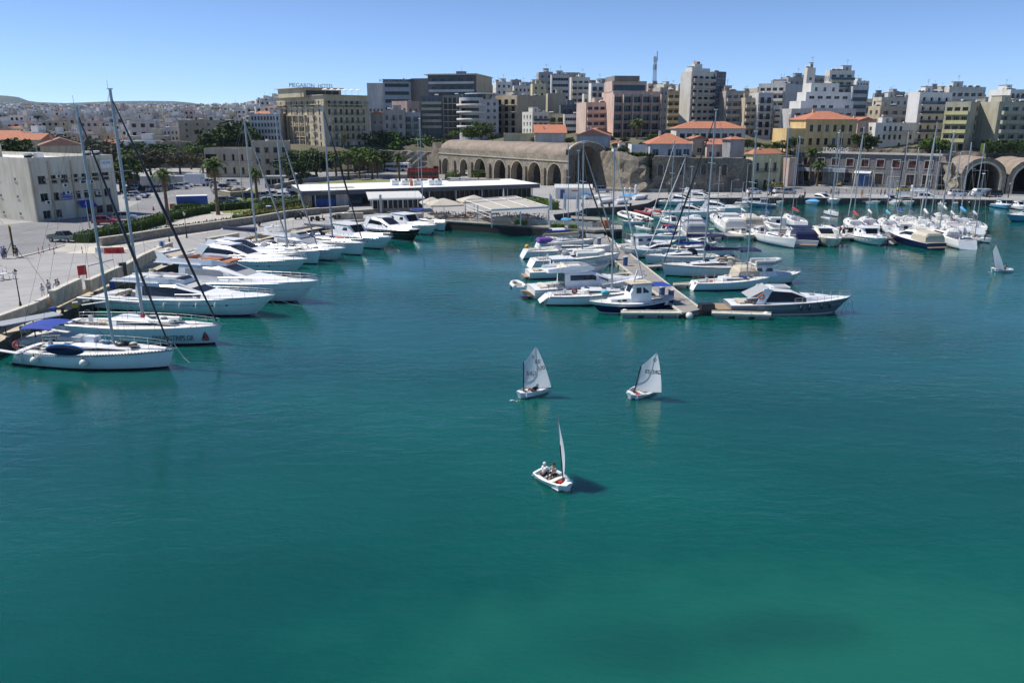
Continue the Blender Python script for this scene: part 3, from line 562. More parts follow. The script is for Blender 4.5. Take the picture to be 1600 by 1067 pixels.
bld("white institute with rows of small arched windows left of the hotel", 389, 389, 437, 178, 232, 335, 0, ('w9', dict(rows=5, ww=.85, wh=1.5, fr='frg')), '-', 'palegrey', name='institute_building', clutter=2)

# ---- hotel
h = bld("large khaki six storey hotel with cornice balcony and roof terrace", 431, 505, 574, 148, 232, 318, 42, ('s7', dict(rows=6, wh=2.1, bcols=(1,3,5), r0=1, bd=.8, bwid=3.4, ww=1.1, mg=.05, fr='frg', sh='mix', sill=.3)), ('s8', dict(rows=6, wh=2.1, bcols=(1,3,4,6), r0=1, bd=.8, bwid=3.0, ww=1.0, mg=.04, sill=.3, fr='frg')), 'khaki', name='hotel', cat='hotel', clutter=0, top=1.5)
a_, b_, H_ = h["dims"]; zc = H_-3.6
M1('khaki').box((a_/2-.3,-.55,zc),(a_+1.8,1.1,.3)).box((-.55,b_/2-.1,zc-.002),(1.1,b_+1.5,.3)).build("cornice", h)
M1('khaki').box((a_/2-.1,-.25,H_-.15),(a_+1.0,.7,.3)).box((-.27,b_/2+.1,H_-.152),(.66,b_+.9,.3)).build("cornice", h)
mb = M1('rail'); mb.box((a_/2-.3,-1.06,zc+1.1),(a_+1.8,.06,.07)); mb.box((-1.06,b_/2,zc+1.1),(.06,b_+1.5,.07))
for i in range(50): mb.box((a_*i/49-.5*(1-i/49),-1.06,zc+.6),(.05,.05,.9)); mb.box((-1.06,b_*i/49,zc+.6),(.05,.05,.9))
mb.build("railing", h)
for i in range(8): M1('khaki').box((a_*i/7,-.08,zc/2),(.35,.2,zc)).build("pilaster", h)
for i in range(9):
    if 3 <= i <= 6: M1('cream').box((-.7,b_*i/8,zc*.38),(.5,.5,zc*.76)).build("column", h)
for k in (1,2,3): M1('cream').box((-.55,b_*.56,zc*.25*k),(.9,b_*.4,.22)).build("balcony", h)
M1('khaki').box((a_*.3,b_*.55,H_+1.0),(a_*.85,b_*.55,3.4)).build("penthouse", h)
M1('glass').box((a_*.3,b_*.55-b_*.275-.03,H_+.9),(a_*.75,.05,1.9)).build("window", h)
M1('cream').box((a_*.3,b_*.55,H_+2.82),(a_*.93,b_*.62,.25)).build("roof", h)
sg = textobj("lettering", "MEGARON  HOTEL", 2.3, 'clo_g', h, (a_*.18, b_*.38, H_+3.05), (math.pi/2,0,0), depth=.08)
for i in range(6):
    u = empty('parasol', (0,0,0), 0, "cream parasol on the hotel roof terrace, %s along the parapet" % ("first","second","third","fourth","fifth","sixth")[i], "parasol", "parasols on the hotel roof")
    base = h.matrix_basis @ Vector((2+i*(a_-5)/5, 1.9, H_-.6)) if False else (Matrix.Translation(h.location) @ Matrix.Rotation(R_(42), 4, 'Z')) @ Vector((2+i*(a_-5)/5, 1.9, H_-.6))
    u.location = base; M1('metg').tube((0,0,0),(0,0,2.6),.05).build("pole", u)
    M1('roofw').loft([[Vector((.02*math.cos(t*math.pi/4),.02*math.sin(t*math.pi/4),3.1)) for t in range(8)],[Vector((1.5*math.cos(t*math.pi/4),1.5*math.sin(t*math.pi/4),2.45)) for t in range(8)]],False,False).build("canopy", u)

# ---- white banded office + neighbours
o_ = bld("pale grey office with dark ribbon windows and rooftop lettering", 571, 598, 641, 124, 200, 420, 4, ('g1', dict(rows=6, wh=1.7, fr='frg', mull=7)), '-', 'bluegrey', name='office_building', clutter=1, b=20)
bld("blank pale grey wing left of the ribbon window office", 571, 573, 599, 130, 200, 424, 2, ('w4', dict(rows=6, skip=tuple((i, r) for i in range(4) for r in (0,1,3,4,5)))), '-', 'palegrey', name='office_building', clutter=0, b=18)
a_, b_, H_ = o_["dims"]; textobj("lettering", "KONTOPAKHS ABEE", 1.9, 'clo_k', o_, (a_/2, -.3, H_-.6), (math.pi/2,0,0), depth=.05)
bld("grey brown ribbed side block behind the ribbon window office", 641, 641, 668, 123, 190, 425, -12, '-', '-', 'brown', name='office_building', clutter=1, b=16)
bld("old stone house with iron balcony below the office", 594, 597, 632, 172, 215, 335, 5, ('s3', dict(rows=3, bcols=(1,))), '-', 'taupe', roof='flat', name='house', clutter=2)
bld("grey blue modern annex beside the old balcony house", 628, 630, 657, 176, 214, 345, 5, ('r2', dict(rows=3, gl='glassb')), '-', 'palegrey', clutter=1)
bld("small pink walled flat above the old balcony house", 612, 636, 655, 158, 178, 375, 60, ('w2', dict(rows=1)), 'w3', 'lightpink', clutter=1)
bld("ruined low house with red tiles right of the hotel", 577, 579, 600, 178, 215, 335, 5, ('w2', dict(rows=2)), '-', 'brown', roof='gable', name='house')
# ---- dark stepped block
dt_ = bld("upper part of the dark stepped apartment tower with a blank lit end wall", 668, 744, 768, 115, 205, 385, 78, ('-'), ('b5', dict(rows=7, bd=1.8, fr='frg', bc='offwhite', gl='glassb', wh=2.3, bskip=())), 'slate', name='apartment_tower', clutter=4)
a_, b_, H_ = dt_["dims"]; M1('sand').box((a_/2,-.1,H_/2),(a_,.2,H_)).build("end_wall", dt_); M1('offwhite').box((a_/2-1.2,b_/2,H_+.2),(a_+3.2,b_+1.5,.35)).build("roof_slab", dt_)
bld("left front part of the dark stepped block with continuous balconies", 655, 657, 691, 150, 209, 352, 3, ('b4', dict(rows=6, bd=1.6, gl='glassb', fr='frg', bc='cream', wh=2.3)), '-', 'slate', clutter=1)
bld("right front part of the dark stepped block with white roller awnings", 689, 691, 722, 149, 209, 350, 3, ('r4', dict(rows=6, bd=1.8, fr='frb', bc='offwhite', wh=2.3)), '-', 'darkbr', clutter=1)
# ---- rounded building
rr = bld("pale grey rounded corner building with curved white roof", 745, 747, 779, 155, 211, 340, 25, ('w3', dict(rows=5, skip=((0,1),(0,2)))), '-', 'palegrey', clutter=0, b=14)
a_, b_, H_ = rr["dims"]; cx, cy, Rr = 0, 5.2, 6.0
def arc(R, z, a0=100, a1=290, n=14): return [Vector((cx+R*math.cos(R_(a0+(a1-a0)*i/(n-1))), cy+R*math.sin(R_(a0+(a1-a0)*i/(n-1))), z)) for i in range(n)]
M1('palegrey').loft([arc(Rr,-6), arc(Rr,H_+.6)], True, False, False).build("curved_wall", rr)
for k in range(5):
    z = k*(H_/5)+.9
    if k: M1('offwhite').loft([arc(Rr+1.1,z-.95), arc(Rr+1.15,z-.95), arc(Rr+1.15,z), arc(Rr+1.1,z)], True, False, False).add(arc(Rr-.3,z-.9)+arc(Rr+1.12,z-.9)[::-1], [tuple(range(28))]).build("balcony", rr)
    M1('glass').loft([arc(Rr+.03,z+.1,190,270,8), arc(Rr+.03,z+1.3,190,270,8)], True, False, False).build("window", rr)
M1('glassb').loft([arc(Rr-.6,H_-.1,80,320), arc(Rr-.6,H_+2.0,80,320)], True, False, False).build("penthouse", rr)
M1('roofw').add([(a_*.45+a_*.75*math.cos(t*math.pi/12), 6+8.5*math.sin(t*math.pi/12), H_+z) for z in (2.0,2.4) for t in range(24)], [tuple(range(24)), tuple(range(24,48))]+[(i,(i+1)%24,24+(i+1)%24,24+i) for i in range(24)]).build("roof", rr)
bld("grey block with small dark balconies right of the rounded building", 774, 808, 853, 149, 208, 345, 48, ('-'), ('r3', dict(rows=5, bd=1.1, fr='frb', bc='offwhite')), 'sand', clutter=4)
bld("blank cream party wall house behind the yellow flat", 853, 856, 884, 146, 200, 365, 3, '-', '-', 'sand', clutter=2)
bld("low white and glass flat with rounded balconies above the arsenal", 816, 832, 858, 175, 211, 318, 25, ('r3', dict(rows=3, bs='glass', fr='fr', gl='glassb')), ('w3', dict(rows=3, gl='glassb')), 'offwhite', clutter=2)
bld("yellow low flat above the arsenal roof", 857, 858, 882, 178, 210, 322, 2, ('r2', dict(rows=3, fr='frb')), '-', 'yellow', clutter=1)
bld("white flat with one dark ribbon window beside the pink building", 880, 882, 906, 179, 213, 315, 0, ('g1', dict(rows=3, gl='glass')), '-', 'white', clutter=1)
bld("slate blue house with striped awning behind the white flat", 874, 876, 908, 164, 190, 345, 0, ('r3', dict(rows=2)), '-', 'slate', clutter=2)
bld("small yellow house with brown doors on the arsenal terrace", 786, 787, 836, 209, 224, 300, 0, ('w4', dict(rows=1, fr='frb', gl='glass', ww=1.1, wh=1.6)), '-', 'yellow', name='house', clutter=0, zb=10)
bld("white house with red roof and three dark windows on the arsenal terrace", 834, 836, 884, 208, 226, 295, 0, ('w4', dict(rows=1, fr='frb', ww=1.0, wh=1.6)), '-', 'offwhite', roof='mono', name='house', b=9, zb=10)
bld("grey blue shed roofed house with climbing purple flowers", 900, 901, 950, 212, 236, 255, -10, ('w2', dict(rows=1, skip=((1,0),))), '-', 'bluegrey', roof='gable', roofc='tilef', name='house', b=12, zb=9)
bld("pink low house with orange roof left of the tall pink block", 912, 914, 955, 209, 222, 285, 0, 'w3', '-', 'lightpink', roof='gable', name='house', b=12, zb=11)
# ---- pink twin
bld("pink apartment block with set back upper terrace, left of the taller pink one", 905, 916, 958, 160, 212, 300, 10, ('b4', dict(rows=4, bd=1.1, bc='pinkb', fr='frg')), '-', 'pinkb', clutter=3, b=14)
p_ = bld("tall pink apartment block with four rows of loggias", 946, 958, 1033, 143, 217, 292, 8, ('r5', dict(rows=5, bd=1.4, bw=.98, bc='pinkb', fr='fr', gl='glassb', mg=.01, dep=.9, ww=2.9)), '-', 'pink', name='apartment_building', clutter=0, b=16)
a_, b_, H_ = p_["dims"]
for i in range(6): M1('pinkb').box((a_*.01+i*a_*.98/5,-.75,H_/2-.5),(.25,1.5,H_-1.0)).build("dividing_wall", p_)
M1('pinkb').box((a_*.36,b_*.45,H_+1.6),(a_*.72,b_*.7,3.9)).build("penthouse", p_); M1('glassb').box((a_*.36,b_*.1-.03,H_+1.3),(a_*.66,.05,1.9)).build("window", p_)
M1('darkbr').box((a_*.28,b_*.4,H_+4.4),(a_*.52,b_*.8,1.7)).build("roof", p_)
bld("narrow brown wing with small windows right of the tall pink block", 1030, 1032, 1044, 137, 217, 298, 5, ('w2', dict(rows=6)), '-', 'taupe', clutter=1)
bld("yellowish block with stacked curved balconies in the gap", 1042, 1044, 1064, 142, 215, 320, 5, ('b2', dict(rows=6, bc='yellow')), '-', 'sand', clutter=3)
bld("white sunlit slab seen edge on in the gap", 1055, 1060, 1070, 133, 200, 350, 30, ('b1', dict(rows=6)), '-', 'offwhite', clutter=1)
t_ = bld("tall grey tower with a white blank left wall and deep balconies", 1064, 1081, 1121, 112, 202, 300, 32, ('b4', dict(rows=8, bd=1.2, bc='taupe', fr='frg', bw=.98)), '-', 'offwhite', name='apartment_tower', clutter=6)
a_, b_, H_ = t_["dims"]
M1('white').box((a_*.4,b_*.4,H_+.7),(a_*.7,b_*.6,2.6)).box((a_*.35,b_*.4,H_+2.7),(a_*.3,b_*.3,1.6)).build("penthouse", t_); M1('tilef').box((a_*.35,b_*.4,H_+3.9),(1.6,1.6,.8)).build("chimney", t_)
bld("dark blue glazed strip on the right side of the tall grey tower", 1119, 1120, 1135, 112, 202, 305, 32, ('w2', dict(rows=8, ww=1.3, fr='fr', gl='glassb')), '-', 'slate', name='apartment_tower', clutter=1, b=9)
bld("brown block with wide blue glazed loggias right of the tall tower", 1133, 1135, 1166, 142, 206, 300, 8, ('b3', dict(rows=5, bc='taupe', gl='glassb')), '-', 'taupe', clutter=4)
bld("low beige block between the brown and the lilac ones", 1163, 1165, 1186, 153, 211, 296, 8, ('b2', dict(rows=5, bc='sand', gl='glassb')), '-', 'cream', clutter=2)
bld("narrow lilac grey block with paired balcony doors", 1184, 1186, 1209, 145, 212, 294, 8, ('s2', dict(rows=5, ww=1.5, fr='frb', bwid=2.8)), '-', 'palegrey', clutter=1)
bld("white terrace block with sunlit stepped parapets behind the lilac one", 1186, 1228, 1256, 130, 205, 345, 55, ('-'), ('b4', dict(rows=6, bc='offwhite', bd=1.6)), 'palegrey', clutter=4)
bld("tall grey roofline block above the stepped parapets", 1222, 1232, 1262, 121, 180, 370, 20, 'w3', '-', 'grey', clutter=4)
bld("balcony strip block with rusty plants left of the orange house", 1206, 1209, 1222, 165, 215, 300, 10, ('b1', dict(rows=5, bc='offwhite')), '-', 'offwhite', clutter=1)
# ---- stepped white complex
bld("lowest tier of the white stepped complex behind the orange house", 1222, 1237, 1338, 170, 215, 288, 14, ('b7', dict(rows=4, bc='lightpink', bd=1.3)), '-', 'palegrey', clutter=0)
bld("second tier of the white stepped complex, lilac white wall with few windows", 1234, 1252, 1334, 158, 185, 296, 14, ('w6', dict(rows=2, skip=((1,0),(3,0),(5,0),(0,1),(4,1)), ww=1.8, wh=1.1, gl='glassb')), '-', 'white', clutter=0)
bld("third tier of the white stepped complex with paired dark windows", 1246, 1260, 1331, 144, 170, 303, 14, ('w5', dict(rows=2, skip=((2,0),(4,0)), ww=2.2, wh=1.1)), '-', 'white', clutter=0)
bld("fourth tier of the white stepped complex under the tower", 1256, 1268, 1312, 130, 160, 310, 14, ('w3', dict(rows=2, skip=((0,0),(2,0)))), '-', 'white', clutter=1)
bld("white stair tower crowned by antennas", 1257, 1262, 1275, 106, 150, 318, 14, ('w1', dict(rows=4, skip=((0,0),(0,1),(0,3)))), '-', 'offwhite', name='stair_tower', clutter=3)
bld("white top block with planted roof terrace right of the stair tower", 1290, 1297, 1336, 110, 160, 322, 14, ('r3', dict(rows=4, bs='glass')), 'w2', 'offwhite', clutter=3)
bld("grey block with green glass bands right of the stepped complex", 1331, 1333, 1358, 135, 185, 320, 5, ('g1', dict(rows=4, gl='glassb', fr='frg')), '-', 'palegrey', clutter=1)
og = bld("orange house with red hipped roof and a row of dark windows", 1256, 1260, 1340, 187, 228, 258, 5, ('w6', dict(rows=2, ww=1.1, wh=2.0, fr='frb', gl='glass', sh='mix', z=0)), '-', 'ochre', roof='hip', name='house', b=13, top=.5, zb=12)
bld("lower ochre wing running left of the orange house", 1228, 1230, 1262, 201, 228, 256, 5, ('w3', dict(rows=1, ww=1.1, wh=2.0)), '-', 'ochre', name='house', clutter=0, b=11, zb=12)
bld("pale gable house with a small red roof right of the orange house", 1338, 1341, 1368, 189, 226, 266, 6, ('w2', dict(rows=2, skip=((0,0),))), '-', 'lightpink', roof='gable', name='house', b=12, zb=12)
bld("beige block with a long white awning behind the modern white villa", 1357, 1376, 1424, 166, 210, 300, 18, ('b3', dict(rows=3, bc='lightpink')), 'w2', 'cream', clutter=3)
bld("cream upper block with brick chimney stack on the skyline", 1364, 1378, 1422, 152, 180, 330, 18, ('w4', dict(rows=2)), 'w2', 'offwhite', clutter=4)
wv = bld("modern white villa with a long balcony and a row of narrow windows", 1354, 1369, 1432, 192, 236, 262, 14, ('w7', dict(rows=3, ww=.95, wh=1.5, skip=((0,0),(1,0),(2,0),(3,0),(5,0),(5,1),(0,2),(5,2),(6,2)), gl='glass', fr='frg', bal=True, bs='rail', bw=.66, bx=8.6, bskip=(1,), bd=1.5, bc='offwhite')), ('w1', dict(rows=3, skip=((0,0),))), 'white', name='villa', clutter=2)
bld("tall white apartment block with four rows of railed balconies", 1420, 1438, 1489, 144, 236, 268, 24, ('r4', dict(rows=6, bs='glass', fr='frb', bd=1.1, ww=1.3, bc='white')), '-', 'white', name='apartment_building', clutter=5)
bld("white upper block behind the olive apartments", 1476, 1484, 1541, 136, 170, 305, 10, ('b5', dict(rows=2, bc='offwhite')), 'w2', 'offwhite', clutter=5)
ol = bld("olive apartment block with yellow balcony bands on its corner", 1478, 1518, 1556, 159, 236, 245, 48, ('w2', dict(rows=5, ww=2.0, wh=1.3, gl='glassb', fr='frg')), ('b3', dict(rows=5, bc='olive', bd=1.2, fr='frg')), 'olivew', clutter=2)
bld("second olive apartment block at the right edge with wide balconies", 1554, 1562, 1660, 159, 236, 246, 14, ('b6', dict(rows=5, bc='olivew', bd=1.3, gl='glassb', fr='frg')), '-', 'olivew', clutter=2)
bld("small white block on the skyline at the right edge", 1574, 1580, 1605, 140, 165, 330, 14, ('r3', dict(rows=2)), '-', 'white', clutter=3)
# ---- houses over the fortress wall
bld("long white house with red hipped roofs above the fortress wall", 1054, 1057, 1165, 201, 222, 262, -2, ('w9', dict(rows=2, ww=1.6, wh=1.4, fr='frb', skip=((0,0),(2,0),(6,0),(7,0)))), '-', 'offwhite', roof='hip', name='house', b=11, zb=11)
bld("cream flat with blue windows and red roof on top of the fortress wall", 1012, 1016, 1082, 225, 248, 233, 0, ('w5', dict(rows=1, ww=1.8, wh=1.9, gl='glassb', skip=((1,0),))), '-', 'palegrey', roof='hip', rh=.26, name='house', b=11, zb=9.6, top=.4)
bld("small pink house with a steep red roof between the two longer ones", 1081, 1083, 1105, 217, 236, 243, 4, ('w1', dict(rows=1, ww=1.5, wh=1.5)), '-', 'cream', roof='gable', name='house', b=6, zb=10)
bld("low shed with bright red roof beside the steep roofed pink house", 1103, 1105, 1130, 226, 244, 240, 0, ('w2', dict(rows=1)), '-', 'lightpink', roof='mono', roofc='tiler', name='house', b=5, zb=9)
bld("grey ruin house with pointed red roof on the wall end", 1129, 1142, 1164, 218, 250, 236, 25, '-', '-', 'grey', roof='hip', name='house', zb=8)
bld("white cubic huts on the fortress wall left of the blue windowed flat", 985, 987, 1013, 226, 244, 236, 0, ('w2', dict(rows=1, skip=((0,0),))), '-', 'white', name='house', clutter=0, b=7, zb=9)
bld("low white terrace wall house beside the white huts", 958, 960, 987, 234, 246, 238, 0, '-', '-', 'white', name='house', clutter=2, b=7, zb=9)
bld("small house with orange tiles under the palm", 958, 960, 985, 226, 240, 262, 0, ('w2', dict(rows=1)), '-', 'sand', roof='gable', name='house', b=7, zb=10)
yh = bld("yellow quayside house with red hipped roof and long balcony", 1166, 1177, 1221, 241, 290, 226, 20, ('w3', dict(rows=2, ww=1.0, wh=2.2, sill=.4, fr='frb', bal=True, bs='rail', bd=.9, bw=.8, bc='cream')), ('w2', dict(rows=2, ww=1.0, wh=2.0, fr='frb')), 'yellow', roof='hip', rh=.42, name='house', zb=QZ, top=.4)

# ---- skyline filler blocks: every one a building of its own
rnd = random.Random(5)
cols = [('white','white'),('offwhite','off white'),('cream','cream'),('palegrey','pale grey'),('sand','sand coloured'),('grey','grey'),('lightpink','pink')]
def sk(px): # skyline height read off the photograph
    pts = ((660,150),(700,140),(770,122),(800,124),(830,118),(850,112),(880,114),(905,118),(930,122),(960,126),(1000,128),(1050,133),(1100,140),(1140,140),(1180,132),(1220,118),(1260,118),(1300,122),(1340,130),(1370,148),(1420,142),(1450,134),(1490,140),(1560,150),(1600,158),(1700,160))
    for (a, b), (c, d) in zip(pts[:-1], pts[1:]):
        if a <= px < c: return b+(d-b)*(px-a)/(c-a)
    return 150
for row, (Y, dy, n) in enumerate(((560, 0, 38), (470, 14, 34), (400, 30, 26))):
    px = 655 + row*9
    while px < 1640:
        w = rnd.uniform(17, 32); yt = sk(px)+dy+rnd.uniform(-3, 8); ck, cn = rnd.choice(cols[:6] if rnd.random() < .8 else cols)
        sty = rnd.choice(['r','b','w','w'])
        if not (740 < px < 760 and row == 0):
            bld("%s %s block %s the roofs above the harbour front" % (cn, {'r':'balconied','b':'terraced','w':'plain'}[sty], ("on the skyline over","in the middle rows of","low among")[row]), px, px+w*.12, px+w, yt, yt+52, Y+rnd.uniform(-18, 18), rnd.uniform(5, 30), sty+str(rnd.randint(2, 4)), '-', ck, clutter=rnd.choice([1,2,3]), group="%s blocks %s" % (cn, ("on the skyline","in the middle rows","low among the roofs")[row]))
        px += w*rnd.uniform(.85, 1.25)
for (l, c, r, yt, Y, ck, lab, s) in ((838,842,864,113,420,'grey',"grey block with rooftop tanks highest above the arsenal",'w2'),(860,862,890,117,400,'palegrey',"grey white block with two dark ribbon windows above the arsenal",'g1'),(890,893,922,121,410,'offwhite',"cream roof terrace block right of the ribbon windowed one",'b3'),(770,775,800,128,430,'white',"white low block with ventilators right of the dark tower",'w3'),(800,803,830,134,425,'white',"white low block above the blank party wall",'w4'),(829,832,853,131,395,'yellow',"yellow block with outside stair above the party wall",'w2'),(920,924,945,130,380,'white',"white terraced flat behind the pink twin blocks",'r2'),(1034,1036,1062,149,345,'white',"white flat with three windows behind the narrow brown wing",'w3')):
    bld(lab, l, c, r, yt, yt+60, Y, 8, (s, dict(rows=6)), '-', ck, clutter=3)

# ---- hillside town on the left
protos = {}
def small_house(ck, roof, w, d, h, cols_, rows_):
    mb = MB().mat(ck); mb.box((0,0,h/2-3),(w,d,h+6)).mat('glass')
    for r in range(rows_):
        for i in range(cols_):
            x = -w/2+w*(i+.5)/cols_; z = r*3+1.2; mb.box((x,-d/2-.01,z+.6),(min(1.4,w/cols_*.5),.12,1.3))
    for r in range(rows_): mb.box((w/2+.01,0,r*3+1.8),(.12,1.2,1.3)); mb.box((-w/2-.01,d*.2,r*3+1.8),(.12,1.2,1.3))
    if rows_ > 1: mb.mat(ck).box((0,-d/2-.6,2.9),(w*.8,1.2,.2)).box((0,-d/2-1.15,3.3),(w*.8,.1,.8))
    if roof == 'flat': mb.mat('rooff').box((0,0,h+.05),(w-.4,d-.4,.1)).mat(ck).box((w*.2,d*.1,h+1.2),(w*.3,d*.35,2.4)).mat('metg').box((-w*.25,0,h+.6),(1.5,1.5,1.0)).mat('rail').box((w*.2,d*.1,h+3.6),(.08,.08,2.4))
    else:
        mb.mat('tiler'); e = .4; H2 = h+.02; q = d*.28
        mb.add([(-w/2-e,-d/2-e,H2),(w/2+e,-d/2-e,H2),(w/2+e,d/2+e,H2),(-w/2-e,d/2+e,H2),(-w/2+d*.4,0,H2+q),(w/2-d*.4,0,H2+q)], [(0,1,5,4),(2,3,4,5),(1,2,5),(3,0,4)])
    return mb.mesh("town_house")
kinds = []
for ck, cn in (('white','white'),('offwhite','off white'),('cream','cream'),('palegrey','pale grey'),('sand','sand coloured'),('grey','grey'),('lightpink','pinkish')):
    for (w, d, h, c_, r_) in ((10,9,6.3,3,2),(13,10,9.4,4,3),(9,8,12.4,3,4)): kinds.append((ck, cn, {6.3:'two storey',9.4:'three storey',12.4:'four storey'}[h], 'flat roofed', small_house(ck,'flat',w,d,h,c_,r_)))
kinds += kinds[:6]*2
kinds.append(('cream','cream','two storey','red roofed',small_house('cream','hip',12,9,6,4,2)))
rnd = random.Random(11); n = 0; stuff = []
spots = []
for i in range(2600):
    t = rnd.random(); Y = 340*(1750/340)**t; px = rnd.uniform(-90, 470); u = (px-800)/FPX/1.04
    if 230 < px < 470 and Y < 430: continue
    if px > 380 and Y < 480: continue
    X = u*Y
    if any(abs(X-q[0]) < 11 and abs(Y-q[1]) < 12 for q in spots[-700:]): continue
    spots.append((X, Y, px))
spots.sort(key=lambda s: s[1])
vis = [s for s in spots]
for i, (X, Y, px) in enumerate(vis[:285]):
    ck, cn, st, rf, me = rnd.choice(kinds[:-1]*1+kinds[-1:]*3) if Y < 520 else rnd.choice(kinds)
    z = terr_h(X/Y, Y); lab = "%s %s %s house in the town on the left hillside" % (cn, st, rf)
    put("town_house", me, None, (X, Y, z), rnd.uniform(-.5, .5), lab, "house", "%s %s %s houses on the left hillside" % (cn, st, rf), scale=(rnd.uniform(.85,1.3),)*3)
bm = MB()
for (X, Y, px) in vis[285:]:
    z = terr_h(X/Y, Y); w, d, h = rnd.uniform(8,15), rnd.uniform(8,12), rnd.choice([6,9,9,12]); bm.mat(rnd.choice(['white','white','white','white','offwhite','offwhite','cream','palegrey','sand','lightpink'])); a = rnd.uniform(-.6,.6)
    bm.box((X,Y,z+h/2-3),(w,d,h+6),a).box((X+1,Y+1,z+h+1),(w*.3,d*.3,2.2),a)
    bm.mat('glass'); cs, sn = math.cos(a), math.sin(a)
    for r in range(int(h/3)):
        for q in (-.28, 0, .28): bm.box((X+cs*q*w+sn*(d/2), Y+sn*q*w-cs*(d/2), z+r*3+1.8), (1.5,.2,1.3), a)
bm.build("far_town", kind="stuff", label="pale crowded houses too far up the hillside to count", cat="town")
# ================================================================ VENETIAN ARSENALS, FORTRESS WALL, STONE BUILDINGS
def arch_outline(w, h, pointed=True, n=7):
    "half-outline of an opening: list (x,z) from left foot over the top to right foot"
    pts = [(-w/2, 0)]; s = h - (w*.62 if pointed else w/2)
    pts.append((-w/2, s))
    for i in range(1, n):
        t = i/n
        if pointed: x = -w/2*(math.cos(t*math.pi/2)); z = s+(h-s)*math.sin(t*math.pi/2)**.85
        else: x = -w/2*math.cos(t*math.pi/2); z = s+w/2*math.sin(t*math.pi/2)
        pts.append((x, z))
    pts.append((0, h)); return pts+[(-x, z) for x, z in pts[-2::-1]]
def arch_wall(mb, length, H, openings, depth, zb=-2.0, Htop=None):
    "wall in local XZ plane (front y=0, back y=depth) with arched openings [(xc, w, h, pointed)]"
    x = 0
    tf = (lambda q: H) if Htop is None else Htop
    for xc, w, h, po in openings:
        a, b = xc-w/2, xc+w/2
        for y in (0, depth): mb.quad((x,y,zb),(a,y,zb),(a,y,tf(a)),(x,y,tf(x)))
        o = arch_outline(w, h, po)
        for y in (0, depth):
            for (p, q) in zip(o[:-1], o[1:]):
                if abs(p[0]-q[0]) > 1e-5: mb.quad((xc+p[0],y,p[1]),(xc+q[0],y,q[1]),(xc+q[0],y,tf(xc+q[0])),(xc+p[0],y,tf(xc+p[0])))
        for (p, q) in zip(o[:-1], o[1:]): mb.quad((xc+p[0],0,p[1]),(xc+q[0],0,q[1]),(xc+q[0],depth,q[1]),(xc+p[0],depth,p[1]))
        x = b
    for y in (0, depth): mb.quad((x,y,zb),(length,y,zb),(length,y,tf(length)),(x,y,tf(x)))
    mb.quad((0,0,tf(0)),(length,0,tf(length)),(length,depth,tf(length)),(0,depth,tf(0)))
    for q in (0, length): mb.quad((q,0,zb),(q,depth,zb),(q,depth,tf(q)),(q,0,tf(q)))
A = G(686, 272, QZ); B = G(888, 294, QZ); Ld = (B-A).length; ang = math.atan2(B.y-A.y, B.x-A.x)
ars = empty("arsenal", A, ang, "long Venetian arsenal with pointed stone arches and a rose barrel vault roof", "arsenal")
inv = Matrix.Rotation(-ang, 3, 'Z')
opn = []
for pc, pw in ((697,12),(725,12),(750,18),(781,19),(808,19.5),(835,20),(866,22)):
    base = lambda px: 272+(px-686)/(888-686)*22
    a = (inv @ (G(pc-pw/2, base(pc-pw/2), QZ)-A)).x; b = (inv @ (G(pc+pw/2, base(pc+pw/2), QZ)-A)).x
    opn.append(((a+b)/2, max(3.5, b-a), 6.6 if pc > 740 else 5.9, True))
HW = 9.2
mb = M1('venetian2'); arch_wall(mb, Ld, HW, opn, 2.2); mb.build("arcade_wall", ars)
M1('limestone').box((Ld/2,-.12,7.4),(Ld,.3,.25)).build("string_course", ars)
for i, (xc, w, h, po) in enumerate(opn):
    o = arch_outline(w+.5, h+.25, po); o2 = arch_outline(w, h, po); mb = M1('limestone')
    for k in range(len(o)-1):
        g = .03; mb.add([(xc+o[k][0],-.08,o[k][1]),(xc+o[k+1][0],-.08,o[k+1][1]),(xc+o2[k+1][0],-.08,o2[k+1][1]),(xc+o2[k][0],-.08,o2[k][1]),(xc+o2[k][0],.3,o2[k][1]),(xc+o2[k+1][0],.3,o2[k+1][1])], [(0,1,2,3),(3,2,5,4)])
    mb.build("arch_ring", ars)
for k in range(8): # buttress piers between arches, rough
    xs = 0.8 if k == 0 else (Ld-.9 if k == 7 else (opn[k-1][0]+opn[k][0])/2)
    M1('venetian').box((xs,-.35,2.6),(1.5,.7,5.2),0,.9).build("pier", ars)
WV = 13.5  # vault width
vr = []
for x in (0, Ld):
    vr.append([(x, 1.0+(WV-2)*(.5-.5*math.cos(math.pi*t/14)), HW-.1+ (3.3 if x else 3.0)*math.sin(math.pi*t/14)) for t in range(15)])
seg = 9; rows = []
for i in range(seg+1):
    f = i/seg; rows.append([tuple(vr[0][j][k]*(1-f)+vr[1][j][k]*f + (random.uniform(-.12,.12) if k == 2 and 0 < j < 14 else 0) for k in range(3)) for j in range(15)])
M1('vault').loft(rows, True, False, False).build("vault_roof", ars)
mb = M1('venetian'); mb.box((Ld/2, WV+.0, HW/2-1),(Ld,2,HW+2)); mb.build("rear_wall", ars)
for xx in [ (opn[i][0]+opn[i+1][0])/2 for i in range(6)]:
    pass
M1('cliff').quad((0,WV-1.2,-1),(Ld,WV-1.2,-1),(Ld,WV-1.2,HW),(0,WV-1.2,HW)).build("inner_wall", ars)  # dark sheet before the rear wall, shade behind the arches put into colour
M1('paving').quad((0,0,.02),(Ld,0,.02),(Ld,WV,.02),(0,WV,.02)).build("floor", ars)
